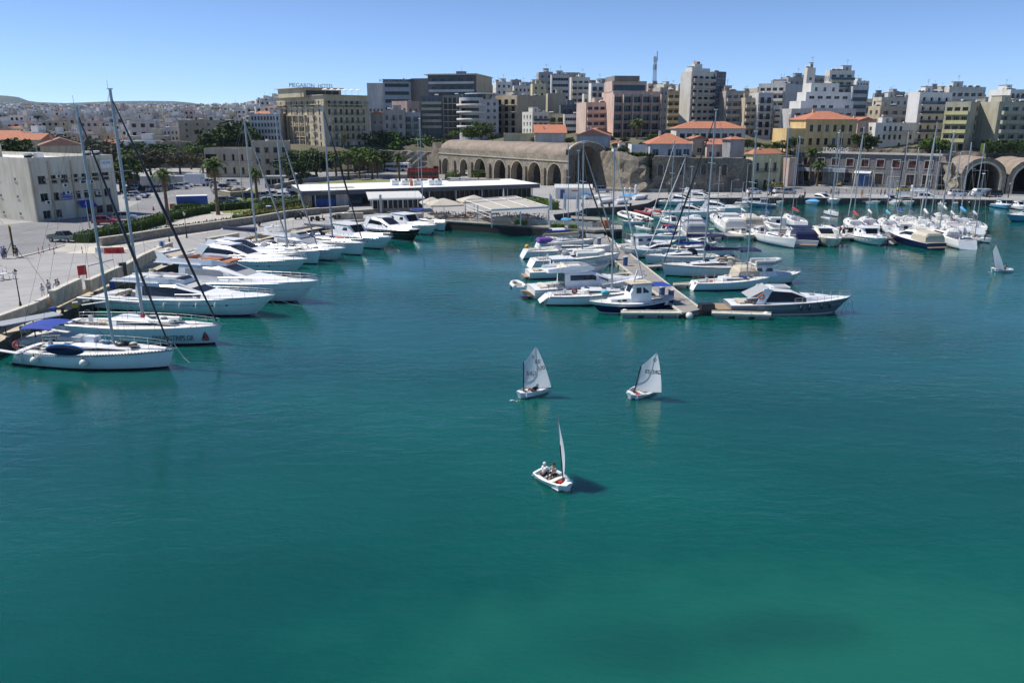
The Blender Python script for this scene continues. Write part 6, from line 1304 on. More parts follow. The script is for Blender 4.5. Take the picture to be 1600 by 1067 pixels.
        if arch:
            mb = M1(col)
            for s_ in (-1, 1): mb.add([(-L*.36,s_*B*.38,zf),(-L*.28,s_*B*.38,zf),(-L*.34,s_*B*.33,zf+1.05*q),(-L*.38,s_*B*.33,zf+1.1*q),(-L*.36,s_*(B*.38-.14),zf),(-L*.28,s_*(B*.38-.14),zf),(-L*.34,s_*(B*.33-.14),zf+1.05*q),(-L*.38,s_*(B*.33-.14),zf+1.1*q)],[(0,1,2,3),(4,5,6,7),(0,1,5,4),(1,2,6,5),(2,3,7,6),(3,0,4,7)])
            mb.box((-L*.36,0,zf+1.08*q),(L*.05,B*.66,.1)); ao = mb.build("radar_arch", r); M1('roofw').ball((-L*.36,0,zf+1.25*q),.28*q,8,5,(1,1,.6)).build("radar_dome", ao)
    elif style == 'cabin':   # pilothouse / fishing cruiser
        st = [(L*.34,B*.16,B*.10,zs(.84)-.02,zs(.84)+.12*q),(L*.16,B*.36,B*.28,zs(.66)-.03,zs(.66)+.45*q),(L*.08,B*.40,B*.32,zs(.58)-.05,zs(.58)+.55*q),(L*.02,B*.41,B*.35,z0-.06,z0+1.65*q),(-L*.20,B*.41,B*.36,z0-.1,z0+1.70*q),(-L*.205,B*.41,B*.36,z0-.1,z0+1.70*q)]
        ch = house(M1(col), st, .86).build("pilothouse", r); mb = M1(wind); band(mb, [st[3], (lerp(st[3][0], st[4][0], .45),)+st[3][1:]], .50, .80); band(mb, [(lerp(st[3][0], st[4][0], .55),)+st[3][1:], st[4]], .50, .80); shield(mb, st[2], st[3], sides=.85); mb.build("window", ch)
        M1(hardtop or col).box((-L*.09,0,z0+1.74*q),(L*.27,B*.76,.08)).build("roof", ch); M1('win').box((-L*.21,0,z0+.7*q),(.04,.7,1.5*q)).build("door", ch)
        if arch: M1('steel').path([(-L*.28,-B*.38,z0),(-L*.28,-B*.34,z0+1.9*q),(-L*.28,B*.34,z0+1.9*q),(-L*.28,B*.38,z0)],.035,5).build("gantry", r)
    if tent:
        mb = M1(tent); x0, x1 = (-L*.20,-L*.46)
        rows = []
        for x, h in ((x0+.3,1.35),(x0,1.55),(lerp(x0,x1,.5),1.6),(x1+.2,1.5),(x1,1.1),(x1-.15,.0)): rows.append([(x,B*.43,z0-.15),(x,B*.41,z0-.15+h*q*.7),(x,B*.30,z0-.15+h*q),(x,-B*.30,z0-.15+h*q),(x,-B*.41,z0-.15+h*q*.7),(x,-B*.43,z0-.15)])
        mb.loft(rows, False, False, False); mb.build("cockpit_cover", r)
    else: M1(cush).box((-L*.40,0,z0-.25),(.6*q,B*.6,.45*q)).box((-L*.28,-B*.22,z0-.2),(.8*q,.6*q,.4*q)).build("cockpit_seat", r)
    if detail > 1:
        rail(r, hb, zs, X, .50, .985, .62*q, 9, r=.022)
        if portholes:
            for s_ in (-1, 1):
                for t in (.52,.60,.70,.78): zz = zs(t)*.62; M1('win').ball((X(t,.62), s_*(hb(t)*(.965-.1*t*t)+.005), zz), .16, 8, 4, (1.2,.22,.8)).build("porthole", r)
    else: rail(r, hb, zs, X, .62, .985, .5*q, 4, r=.024)
    if not tent: gear(r, L, B, z0-.5, -.46, -.25, 9, len(label)*3+int(L*9))
    if detail > 1:
        mb = M1('cgrey')
        for s_ in (-1, 1): mb.path([(X(t,.6), s_*(hb(t)*(.965-.1*t*t+.006)+.02), zs(t)*.62) for t in [i/14 for i in range(15)]], .03, 4)
        mb.build("styling_line", r)
        for x in (.30,.18): M1('win').box((L*x,0,zs(.5+x)+(.22 if x > .25 else .5)*q),(.55,.55,.06)).build("hatch", r)
    M1('steel').box((L/2-.3,0,zs(1)+.05),(.9,.14,.1)).build("anchor_roller", r)
    r["L"] = L; return r, L, B, hb, zs, X, z0, s
def openboat(label, stern, bow, col='gel', inner='gelc', motor=True, cover=None, console=True, tarp=None, group=None, wide=.36, name="open_boat", cat="boat", z=0, lowk=None, bim=None):
    r, c, an, L0 = boatroot(name, label, cat, stern, bow, group); L = max(3.2, L0*1.05); B = L*wide; s = L/6
    hb, zs, X = hull(r, L, B, .62*s**.6, .95*s**.6, 'small', col, 'deck', None, (-L*.42, L*.20, B*.33), n=10, welld=.32, low=lowk)
    if tarp:
        rows = []
        for i in range(9):
            t = i/8; x = X(t, 1); w = hb(t)+.03; h = (.55+.18*math.sin(t*9))*math.sin(math.pi*min(1, t*.85+.12))*s**.5; rows.append([(x,-w,zs(t)-.12),(x,-w*.92,zs(t)+.05),(x,-w*.4,zs(t)+h*.8),(x,0,zs(t)+h),(x,w*.4,zs(t)+h*.75),(x,w*.92,zs(t)+.05),(x,w,zs(t)-.12)])
        M1(tarp).loft(rows, True, False, False).build("tarpaulin", r)
    elif console:
        M1(col if col != 'navy' else 'gel').box((-L*.05,0,zs(.4)+.15),(.7*s,.7*s,.9),0,.8).mat('win').box((L*-.05+.28*s,0,zs(.4)+.75),(.06,.6*s,.35)).build("console", r); M1('cbeige').box((-L*.22,0,zs(.3)-.02),(.5*s,.9*s,.5)).build("seat", r)
    if bim: mb = M1(bim); canopy(mb, L*.05, -L*.3, B*.4, zs(.5)+1.25, zs(.5)+1.5, m=4); mb.build("bimini", r); M1('steel').path([(-L*.1,-B*.4,zs(.4)),(-L*.1,-B*.4,zs(.4)+1.3)],.02).path([(-L*.1,B*.4,zs(.4)),(-L*.1,B*.4,zs(.4)+1.3)],.02).build("bimini_frame", r)
    if motor: outboard(r, -L*.5-.05, 0, .55*s**.6, .9*s**.4)
    return r, L, B, hb, zs, X
def rib(label, stern, bow, k='rubber', group=None, z=0, name="inflatable_boat", motor=True):
    S = G(*stern, z); B_ = G(*bow, z); d = B_-S; c = (S+B_)/2; r = empty(name, c, math.atan2(d.y, d.x), label, "inflatable", group); L = max(2.6, d.length); w = L*.17+.15; rr = .10+L*.022
    P = [(-L/2,-w,.35),(L*.15,-w,.36),(L*.36,-w*.7,.42),(L*.48,0,.55),(L*.36,w*.7,.42),(L*.15,w,.36),(-L/2,w,.35)]
    a = M1(k)
    for p, q in zip(P[:-1], P[1:]): a.tube(p, q, rr, n=8)
    for s_ in (-1, 1): a.tube((-L/2,s_*w,.35),(-L/2-.3,s_*w,.35),rr,.04,8)
    a.build("tube", r); M1('cgrey').add([(x*.96,y,.18) for x, y, _ in P], [tuple(range(7))]).box((-L*.02,0,.42),(.5,.5,.7),0,.8).box((-L*.2,0,.36),(.5,.7,.35)).build("floor", r)
    M1('gelc').loft([[(x*.98,y*.55*f,z_) for x, y, _ in P] for f, z_ in ((1.5,.15),(1,-.05),(.3,-.25))], True, False, True).build("keel", r)
    if motor: outboard(r, -L*.5, 0, .35, .9)
    return r
# ---------------------------------------------------------------- left quay row, nearest first
r, L, B, hb, zs, X, z0, mx, s = sailboat("near white sailing yacht with blue bimini and dark oval board on its side", (40,562), (264,574), (178,166,528), bimini='cblue', dodger=None, jib='black', cover=None, line='wire', extras=(), stripe='black')
b = r; M1('navy').ball((-L*.10, -hb(.42)-.02, zs(.4)+.45), 1, 16, 8, (1.75,.07,.46)).mat('csky').ball((-L*.10, -hb(.42)+.10, zs(.4)+.47), 1, 16, 8, (1.82,.07,.50)).build("paddle_board", r)
for x in (-.30,.02): fender(r, L*x, -B*.52, .75, 'ball')
fender(r, -L*.42, -B*.42, .7); lifering(r, -L*.45, -B*.35, z0+.5, 'X', 'redp')
M1('rubber').box((-L*.16,.2,z0+.85),(2.2,1.2,.35)).mat('gel').box((-L*.05,.3,z0+.75),(1.2,.9,.5)).build("deck_locker", r); M1('blackp').ball((mx+.8,0,z0+.55),.35,8,5,(1.8,1.6,.7)).build("sail_bag", r)
M1('csky').box((mx-1.4,.5,z0+.52),(.9,.7,.06)).box((mx-2.6,.5,z0+.56),(.8,.7,.06)).build("hatch_cover", r)
mb = M1('fendern')
for i in range(46): t = .18+.8*i/46; mb.box((X(t,1), -hb(t)-.005, zs(t)+.02), (.12,.04,.05))
mb.build("toe_rail", r, kind="stuff")
r, L, B, hb, zs, X, z0, mx, s = sailboat("white charter yacht with a web address and small red boat painted on its bow", (100,523), (337,537), (223,140,486), dodger=None, jib='black', cover=None, stripe='black', boom=True)
tx = textobj("lettering", "SAILINGTRIPS.GR", .62, 'txt', r, (L*.25, -B*.2-.9, .52), (math.pi/2, 0, 0), align='CENTER', depth=.004)
def hullside(t0, t1, f=.55): # place lettering along the hull skin
    a = Vector((X(t0,f), -(hb(t0)*(.965-.1*t0*t0)), 0)); b_ = Vector((X(t1,f), -(hb(t1)*(.965-.1*t1*t1)), 0)); return a, b_
a_, b_ = hullside(.62,.90); d_ = b_-a_; tx.location = ((a_+b_)/2+Vector((0,-.16,.48))); tx.rotation_euler = (math.pi/2, 0, math.atan2(d_.y, d_.x)); tx.scale = (d_.length/5.6*.95,1.1,1)
a_, b_ = hullside(.905,.96); d_ = b_-a_; c_ = (a_+b_)/2+Vector((0,-.10,.5)); e = put("boat_emblem", M1('txtr').add([(-.4,0,.1),(.4,0,.1),(.25,0,-.08),(-.25,0,-.08)],[(0,1,2,3)]).add([(0,0,.14),(0,0,.85),(.33,0,.14)],[(0,1,2)]).mat('txt').add([(-.04,0,.14),(-.04,0,.85),(-.3,0,.14)],[(0,1,2)]).mesh("emblem"), r, c_); e.rotation_euler = (0,0,math.atan2(d_.y, d_.x))
dinghy(r, mx+1.9, 0, z0+.5, 3.0, math.pi); M1('redp').box((mx,0,z0+.75),(.3,.3,.6)).build("mast_boot", r)
r, L, B, hb, zs, X, z0, s = motoryacht("white motor yacht with broad white canopy over black side windows, third from the near end", (168,477), (397,492), 'fly', col='gel', cush='cwhite', stripe='black', arch=False, hh=.58, wind='win', wb=(.12,.78))
for t in (.30,.44,.53,.62,.72): fender(r, X(t,1), -hb(t)-.14, zs(t)-.75)
q_ = .58*s**.65; M1('cwhite').add([(L*.12,-B*.30,z0+.75*q_),(L*.12,B*.30,z0+.75*q_),(-L*.0,B*.33,z0+1.72*q_),(-L*.0,-B*.33,z0+1.72*q_),(-L*.10,B*.33,z0+1.84*q_),(-L*.10,-B*.33,z0+1.84*q_)],[(0,1,2,3),(3,2,4,5)]).build("screen_cover", r)
M1('cwhite').ball((-L*.22,0,z0+2.0*q_),1,8,5,(1.8,1.1,.35)).build("covered_seat", r)
r, L, B, hb, zs, X, z0, s = motoryacht("largest white flybridge yacht with terracotta sun cushion, fourth from the near end", (235,452), (464,471), 'fly', cush='orcush', stripe='navy', wind='cgrey', fb_=1.05, wide=.28, hh=.66)
q_ = .66*s**.65; M1('orcush').box((L*.0,0,z0+2.15*q_),(2.2,B*.5,.14),0,.9).build("sun_pad", r); M1('cbeige').add([(-L*.28,-B*.32,z0+2.4*q_),(-L*.28,B*.32,z0+2.4*q_),(-L*.40,B*.30,z0+3.0*q_),(-L*.40,-B*.30,z0+3.0*q_)],[(0,1,2,3)]).build("sun_awning", r)
for t in (.25,.40): fender(r, X(t,1), -hb(t)-.14, zs(t)-.75)
motoryacht("long white express cruiser with many rails, just behind the largest flybridge yacht", (280,414), (455,430), 'express', cush='cwhite', stripe='black', wide=.27, hh=.72)
motoryacht("white express boat half hidden behind the long express cruiser", (300,404), (446,418), 'express', cush='cwhite', detail=1, wide=.27, hh=.75)
sailboat("white sloop with thick navy boom cover among the left motor yachts", (325,394), (452,407), (402,185,384), cover='cnavy', dodger=None, jib='cgrey', detail=2)
r = sailboat("white sloop with a tall plain stem beside the compact flybridge boat", (378,401), (496,413), (449,178,392), cover='cbeige', dodger='cgrey', jib='cgrey', detail=2, fbx=1.15, boom=False)[0]
motoryacht("compact white flybridge boat with grey windscreen between two sloops", (412,394), (524,407), 'fly', wind='cgrey', cush='cbeige', fb_=1.0, wide=.34)
r, L, B, hb, zs, X, z0, mx, s = sailboat("white sloop with upturned terracotta dinghy on its foredeck", (458,385), (565,399), (519,165,372), cover='cgrey', dodger='cnavy', jib='black', fbx=1.1)
M1('orcush').ball((mx+1.9,0,z0+.55),1,10,6,(1.5,.7,.35)).build("upturned_dinghy", r)
motoryacht("white sport fishing cruiser with open cabin windows", (500,374), (598,389), 'cabin', wide=.33, fb_=1.0, hh=.75)
r = motoryacht("black hulled express boat with white deck and hardtop near the terrace", (563,364), (644,377), 'express', hullc='black', stripe='cwhite', wide=.34, fb_=1.1)[0]
motoryacht("small white cruiser with bow rail right of the black hulled boat", (600,356), (672,367), 'cabin', detail=1, wide=.33)
sailboat("small white sloop with bright blue sail cover nearest the terrace corner", (636,351), (694,361), (661,186,346), cover='cblue', dodger=None, jib=None, detail=1)
# gangways from the quay
for (a, bb, lab) in (((-10,545),(30,553),"narrow white gangway to the nearest yacht"),((62,512),(108,520),"white gangway to the charter yacht"),((196,440),(238,436),"grey gangway to the largest flybridge yacht"),((128,476),(165,472),"narrow gangway to the third yacht")):
    p = G(*a, 1.3); q = G(*bb, 1.2); g_ = empty("gangway", p, 0, lab, "gangway"); d = q-p; M1('metalw').box(tuple(d/2), (d.length,.4,.07), math.atan2(d.y,d.x)).build("plank", g_)
# flat grey roof of a small moored raft beside the parapet
p = G(45,503,1.9); g_ = empty("raft_shelter", (p.x,p.y,.0), .95, "low floating shelter with corrugated grey roof beside the near parapet", "raft")
M1('metg').box((0,0,2.2),(5.4,2.0,.08)).build("roof", g_)
for x in (-2.4,0,2.4):
    for y in (-.9,.9): M1('rail').box((x,y,1.3),(.08,.08,1.8)).build("post", g_)
M1('rubberw').box((0,0,.3),(5.6,2.2,.5)).build("float", g_)

# ---------------------------------------------------------------- central pier, left side (nearest first)
r, L, B, hb, zs, X, z0, s = (lambda: None, 0, 0, 0, 0, 0, 0, 0)
c, an, L0 = place((1042,480), (926,489)); L = L0*1.1; r = empty("fishing_boat", c, an, "traditional navy blue fishing boat with white wheelhouse at the pier head", "fishing boat"); B = L*.34
hb, zs, X = hull(r, L, B, .95, 1.35, 'trad', 'gel', 'deck', 'roofw', (-L*.42,-L*.22,B*.3), low='navy', line='navy', lowf=.55)
z0 = zs(.5); st = [(L*.26,B*.2,B*.15,z0,z0+.45),(L*.0,B*.3,B*.26,z0-.1,z0+.6),(-L*.02,B*.3,B*.26,z0-.1,z0+.6)]; house(M1('gel'), st).build("trunk_cabin", r)
st = [(L*.04,B*.28,B*.22,z0+.3,z0+1.1),(L*.00,B*.29,B*.25,z0-.1,z0+2.0),(-L*.20,B*.29,B*.26,z0-.1,z0+2.0),(-L*.205,B*.29,B*.26,z0-.1,z0+2.0)]; ch = house(M1('gel'), st, .88).build("wheelhouse", r)
mb = M1('win'); band(mb, [(-.02*L,)+st[1][1:],(-.08*L,)+st[1][1:]], .52, .82); band(mb, [(-.10*L,)+st[1][1:],(-.17*L,)+st[1][1:]], .52, .82); shield(mb, st[0], st[1], sides=.8); mb.box((-L*.208,0,z0+.9),(.03,.8,1.6)); mb.build("window", ch); M1('cbeige').box((-L*.08,0,z0+2.05),(L*.26,B*.62,.1)).build("roof", ch)
M1('metalw').tube((-L*.02,0,z0+2.0),(-L*.07,0,z0+3.4),.10,n=6).build("mast", r); M1('cblue').add([(-L*.20,-B*.4,z0+1.75),(-L*.20,B*.4,z0+1.75),(-L*.46,B*.4,z0+1.6),(-L*.46,-B*.4,z0+1.6)],[(0,1,2,3)]).build("awning", r)
rail(r, hb, zs, X, .7, .98, .45, 4); M1('win').box((L*.12,B*.272,z0+.3),(.5,.03,.2)).box((L*.18,B*.25,z0+.28),(.4,.03,.2)).build("cabin_window", r)
r, L, B, hb, zs, X, z0, mx, s = sailboat("white yacht with red rimmed life ring and green bag beside the navy fishing boat", (852,474), (1003,471), (957,233,448), dodger=None, cover=None, boom=False, jib='cwhite', stripe='black', line='fendern')
lifering(r, -L*.24, -B*.46, z0+.55, 'Y', 'redp'); M1('gel').ball((-L*.24,-B*.47,z0+.55),.2,8,5,(1,.15,1)).build("ring_centre", r); M1('cteal').ball((L*.06,-B*.40,z0+.25),.45,8,5,(1.2,.8,.6)).build("bag", r); M1('gel').loft([[(-L*.5+.2,-B*.33,1.0),(-L*.5+.2,B*.33,1.0)],[(-L*.5-.75,-B*.28,.25),(-L*.5-.75,B*.28,.25)]],False,False,False).build("sugar_scoop", r)
r, L, B, hb, zs, X, z0, s = motoryacht("cream white flybridge cruiser with inflatable hung on its stern", (829,463), (985,455), 'fly', col='gel', stripe=None, cush='gelc', wind='win', arch=False, fb_=1.0, wide=.30, hh=.85)
dinghy(r, -L*.5-1.6, 0, 1.5, 2.7, math.pi/2, 'rubberw'); outboard(r, -L*.5-2.0, 1.0, 1.3, .7)
r, L, B, hb, zs, X, z0, s = motoryacht("small white motorboat with raised inflatable on its canopy frame", (824,434), (935,430), 'cabin', detail=1, tent=None, wide=.3, hh=.8); dinghy(r, L*.25, 0, z0+1.9, 4.0, 0, 'rubberw')
r, L, B, hb, zs, X, z0, mx, s = sailboat("white yacht with dark blue side windows stripe and twisted white transom", (828,418), (962,412), (911,224,398), dodger='cgrey', cover='cwhite', jib='cgrey', line='navy', stripe=None)
r, L, B, hb, zs, X, z0, mx, s = sailboat("white yacht with long brown sail cover and yellow bag at the stern", (816,403), (950,399), (904,236,384), dodger='cwhite', cover='cbrown', jib='black', detail=1); M1('yellowp').ball((-L*.46,-B*.2,z0+.5),.35,8,5).build("bag", r)
r, L, B, hb, zs, X, z0, mx, s = sailboat("small cruiser with violet tarpaulin and royal blue sail cover by the gangway", (838,388), (925,385), (888,226,376), dodger=None, cover='cblue', jib=None, detail=1); M1('purple').box((-L*.36,0,z0+.35),(L*.26,B*.8,.5),0,.8).build("tarpaulin", r)
openboat("small white cabin boat with steel frame behind the violet tarpaulin", (850,378), (905,376), bim='cwhite')
# ---------------------------------------------------------------- central pier, right side
r, L, B, hb, zs, X, z0, s = motoryacht("large graphite hulled express yacht with black windows and white deck at the pier head", (1135,487), (1302,487), 'express', col='gel', hullc='steelhull', stripe='cwhite', wide=.28, fb_=1.0, hh=.86, portholes=False, wb=(.10,.84))
M1('cgrey').box((-L*.09,0,z0+1.66*s**.65*.86),(L*.11,B*.42,.08)).build("sunroof", r); lifering(r, -L*.26, -B*.40, z0+.65, 'Y'); M1('cgrey').add([(-L*.20,-B*.36,z0+1.6),(-L*.20,B*.36,z0+1.6),(-L*.36,B*.40,z0+.5),(-L*.36,-B*.40,z0+.5)],[(0,1,2,3)]).build("canvas_flap", r)
for t in (.55,.62,.72,.79): M1('fendern').ball((X(t,1), -hb(t)-.12, zs(t)-.5), .17, 8, 5, (1,1,1.9)).build("fender", r)
M1('teak').box((-L*.5-1.1,0,.55),(2.6,B*.8,.12)).build("stern_platform", r)
sailboat("white yacht with silver boarding arch lying behind the graphite express yacht", (1080,452), (1196,449), (1172,206,424), dodger=None, cover='cbeige', jib=None, boom=False, detail=2)
r, L, B, hb, zs, X, z0, s = motoryacht("white boat under a big beige canopy with rolled inflatable behind the graphite yacht", (1142,443), (1236,441), 'cabin', tent='cbeige', detail=1, hh=1.0, wide=.38); dinghy(r, -L*.02, -.2, z0+1.85*s**.65+.25, 3.6, 0, 'rubber')
r, L, B, hb, zs, X, z0, mx, s = sailboat("long white yacht with black furled jib and tan deck covers, bow towards the pier", (1196,428), (1040,431), (1100,172,412), dodger='cbeige', cover='cnavy', jib='black', bimini='cnavy', line='navy', stripe='black'); M1('cbrown').box((-L*.12,0,z0+.7),(L*.2,B*.5,.35),0,.8).build("deck_cover", r)
sailboat("low white yacht with black sprayhood behind the long tan covered one", (1122,409), (1012,413), (1060,243,395), dodger='black', cover='cblue', jib='cwhite', detail=1)
sailboat("white yacht with navy bimini third from the pier head on the right side", (1140,398), (1028,402), (1073,261,388), dodger='cnavy', cover='cnavy', bimini='cnavy', jib=None, detail=1)
motoryacht("grey white cabin cruiser with blue side windows and outboards by the pier", (962,394), (1045,390), 'cabin', wind='glassb', detail=1, wide=.36, col='gelg')
motoryacht("low white sport boat with bow towards the pier", (1070,398), (982,402), 'express', detail=1, wide=.32, hh=.7, arch=False)
openboat("open white boat under a black canopy near the blue windowed cruiser", (1018,362), (992,359), bim='cblack'); motoryacht("small white wheelhouse boat with a red roof", (1055,364), (1026,366), 'cabin', hardtop='cred', detail=1, wide=.42)
sailboat("sloop with slanting white furled jib behind the cabin cruisers", (1072,374), (1010,378), (1052,221,366), dodger='cblue', cover='cblue', jib='cwhite', detail=1)
# ---------------------------------------------------------------- second pontoon
motoryacht("white boat under a tall square grey and white cockpit tent", (1090,375), (1068,360), 'cabin', tent='cgrey', detail=1, wide=.42); openboat("small pale blue boat with royal blue canopy at the second pontoon", (1092,361), (1116,364), 'gel', bim='cblue', console=True)
motoryacht("white day boat with large white cockpit tent on the second pontoon", (1150,367), (1124,353), 'cabin', tent='cwhite', detail=1, wide=.4); motoryacht("white cruiser with cream cover behind the white tented boat", (1178,360), (1156,350), 'express', tent='cbeige', detail=1, wide=.4, arch=False)
openboat("small moored boat with rusty outboards and cluttered deck", (1146,368), (1176,377), 'gelc')
r = sailboat("clean white modern yacht pointing towards the camera on the second pontoon", (1184,373), (1240,388), (1219,178,366), dodger=None, cover='cwhite', jib=None, detail=2, fbx=1.15)[0]
motoryacht("small boat wrapped in navy canopy with stern towards the camera", (1258,386), (1242,372), 'cabin', tent='cnavy', hardtop='cnavy', detail=1, wide=.42)
motoryacht("small cream cruiser with rear facing dark hatch and anchor bow", (1270,372), (1302,386), 'express', col='gelc', detail=1, wide=.38, arch=False, hh=.75)
sailboat("white yacht with people on deck behind the cream cruiser", (1276,360), (1318,371), (1294,208,350), dodger=None, cover='cwhite', jib=None, detail=1)
motoryacht("white wheelhouse boat with rounded cabin windows in the middle of the second pontoon", (1336,372), (1374,384), 'cabin', detail=2, wide=.42)
rib("dark inflatable with outboard squeezed between the wheelhouse and navy hulled boats", (1386,383), (1376,374), 'cblack')
r = motoryacht("navy hulled cruiser with beige canvas top pointing left", (1462,390), (1396,375), 'express', hullc='navy', tent='cbeige', hardtop='cbeige', detail=1, wide=.33, arch=False)[0]
sailboat("white yacht with silver arch and open transom at the pontoon end", (1512,390), (1450,371), (1463,206,364), dodger='cwhite', bimini='cgrey', cover=None, boom=False, jib=None, detail=1, fbx=1.1)
sailboat("small sloop with white boom cover last on the second pontoon", (1502,374), (1546,380), (1524,272,362), dodger=None, cover='cwhite', jib=None, detail=1)
for st_, bo, m, lab, cv, jb in (((1343,364),(1324,352),(1333,200,350),"sloop with a pink covered tender behind the wheelhouse boat",'cred','cwhite'),((1394,364),(1378,352),(1384,262,352),"sloop with turquoise cover behind the dark inflatable",'cteal',None),((1414,358),(1396,347),(1402,208,344),"sloop with raised royal blue boom cover",'cblue','black'),((1448,366),(1436,352),(1443,192,352),"tall sloop behind the navy hulled cruiser",'cwhite','cwhite'),((1478,360),(1464,346),(1471,206,346),"sloop left of the pale blue boom cover",'cwhite',None),((1510,364),(1492,350),(1500,224,350),"sloop with pale blue boom cover at the back of the pontoon",'csky',None),((1252,356),(1228,345),(1238,214,350),"sloop with maroon boom cover left of the cream cruiser",'cred',None)):
    sailboat(lab, st_, bo, m, dodger=None, cover=cv, jib=jb, detail=1)
for st_, bo, m, lab, cv in (((1165,352),(1150,343),(1158,300,346),"short masted sloop behind the white day boat",'cwhite'),((1205,357),(1190,347),(1196,250,350),"sloop moored behind the clean white modern yacht",'cblue'),((1362,362),(1350,350),(1356,268,352),"sloop with white boom cover right of the pink covered tender",'cwhite'),((1428,360),(1416,348),(1420,232,350),"sloop squeezed behind the navy hulled cruiser's bow",'cnavy'),((1462,368),(1448,356),(1454,236,356),"sloop with navy cover next to the tallest one",'cnavy'),((1492,366),(1480,354),(1485,240,354),"sloop left of the silver arch yacht",'cwhite'),((1528,366),(1514,354),(1517,226,354),"sloop behind the last pontoon berth",'cwhite'),((1128,352),(1114,343),(1120,262,346),"small sloop behind the royal blue canopy boat",'cwhite')):
    sailboat(lab, st_, bo, m, dodger=None, cover=cv, jib=None, detail=1)
for st_, bo, lab, st__ in (((1200,372),(1172,366),"small white cabin boat left of the clean white modern yacht",'cabin'),((1330,374),(1312,366),"small open white cruiser left of the wheelhouse boat",'express'),((1060,352),(1034,348),"white cruiser behind the red roofed wheelhouse boat",'express'),((1096,352),(1072,347),"low white cruiser behind the square tent boat",'express'),((1420,372),(1402,364),"white cruiser between inflatable and navy hulled boat",'cabin'),((1118,384),(1080,381),"white cruiser with blue seats by the navy bimini",'express'),((1012,386),(980,383),"small white cruiser by the gangway",'cabin'),((1220,366),(1204,356),"white cuddy boat behind the modern yacht",'cabin')):
    motoryacht(lab, st_, bo, st__, detail=1, wide=.36)
for st_, bo, lab, kw in (((1316,316),(1334,319),"white tender at the far quay left of the long one",dict()),((1206,317),(1224,320),"small white launch right of the workboat",dict(bim='cwhite')),((1228,316),(1246,319),"grey launch left of the blue tarpaulin",dict()),((1520,318),(1536,322),"small white launch at the far quay bollards",dict()),((1388,318),(1402,322),"small launch between the fishing boats",dict(bim='cblue')),((1015,330),(1032,333),"small white launch at the inner mole corner",dict()),((1000,322),(1018,325),"blue skiff at the inner mole corner",dict(lowk='bluehull'))):
    openboat(lab, st_, bo, **kw)
sailboat("tiny white sailing boat alone in the channel before the far quay", (1291,334), (1309,339), (1293,205,332), dodger=None, cover=None, boom=False, jib=None, detail=1)
# ---------------------------------------------------------------- far quay and inner basin
for kind, st_, bo, kw, lab in (
 ('m',(1030,320),(1098,323),dict(style='express'),"white express cruiser with swept arch at the left of the far quay"),('m',(1062,314),(1126,317),dict(style='fly'),"white flybridge cruiser behind the swept arch boat"),
 ('m',(1034,338),(1120,341),dict(style='express',wide=.25),"first of two long white cruisers moored bow right in the inner basin"),('m',(1080,331),(1158,335),dict(style='express',wide=.25),"second of two long white cruisers, bow reaching furthest right"),
 ('o',(1122,316),(1146,317),dict(bim='cbeige',lowk=None),"small blue boat with beige sunshade on the far quay"),('m',(1150,320),(1182,322),dict(style='cabin'),"small white cruiser left of the steel workboat"),('m',(1212,324),(1172,323),dict(style='cabin',col='gelg',hullc='bluehull'),"blue grey workboat with white gantry by the far quay"),
 ('t',(1250,317),(1279,321),dict(tarp='csky'),"boat under a bright blue tarpaulin on the far quay"),('m',(1264,315),(1306,320),dict(style='express',arch=False),"white speedboat beside the blue tarpaulin"),('o',(1334,318),(1374,321),dict(bim='cbrown',wide=.22),"long low white tender with brown cover at the far quay"),
 ('m',(1376,317),(1404,321),dict(style='cabin'),"small white fishing boat before the stone customs hall"),('o',(1404,317),(1424,323),dict(bim='bluehull'),"small boat with pale blue cabin left of the large white yacht"),
 ('m',(1412,316),(1476,318),dict(style='fly',wide=.28,hh=1.1),"large white flybridge yacht alongside the far quay"),('o',(1480,319),(1496,322),dict(lowk='bluehull'),"little blue boat right of the large white yacht"),('o',(1497,318),(1514,322),dict(),"little white boat at the far quay steps"),('o',(1462,320),(1478,322),dict(),"grey tender under the bow of the large white yacht"),
 ('m',(1552,323),(1576,327),dict(style='cabin',hullc='bluehull',hardtop='bluehull'),"pale blue cabin boat under the vaults"),('m',(1580,325),(1602,329),dict(style='cabin'),"small white boat right of the pale blue cabin boat"),('m',(1640,344),(1580,346),dict(style='express',hullc='bluehull',arch=False,wide=.3),"blue hulled boat cut by the right edge"),
 ('o',(1003,350),(972,352),dict(),"small grey tender by the terrace end"),('o',(1050,342),(1020,344),dict(),"small boat with red tender near the red inflatable"),
 ('t',(868,341),(884,342),dict(tarp='cblue'),"boat hull under a blue cover beside the pergola"),('t',(880,346.5),(896,347.5),dict(tarp='csky'),"small pale blue boat beside the terrace glass")):
    if kind == 'm': kw = dict(dict(detail=1), **kw); motoryacht(lab, st_, bo, **kw)
    elif kind == 'o': openboat(lab, st_, bo, **kw)
    else: openboat(lab, st_, bo, motor=False, **kw)
rib("long dark red inflatable in the inner basin", (1032,337), (985,328), 'redhull'); rib("white inflatable dinghy next to the dark red one", (1000,344), (972,335), 'rubberw'); rib("white inflatable tender by the terrace planks", (1012,346), (996,341), 'rubberw')
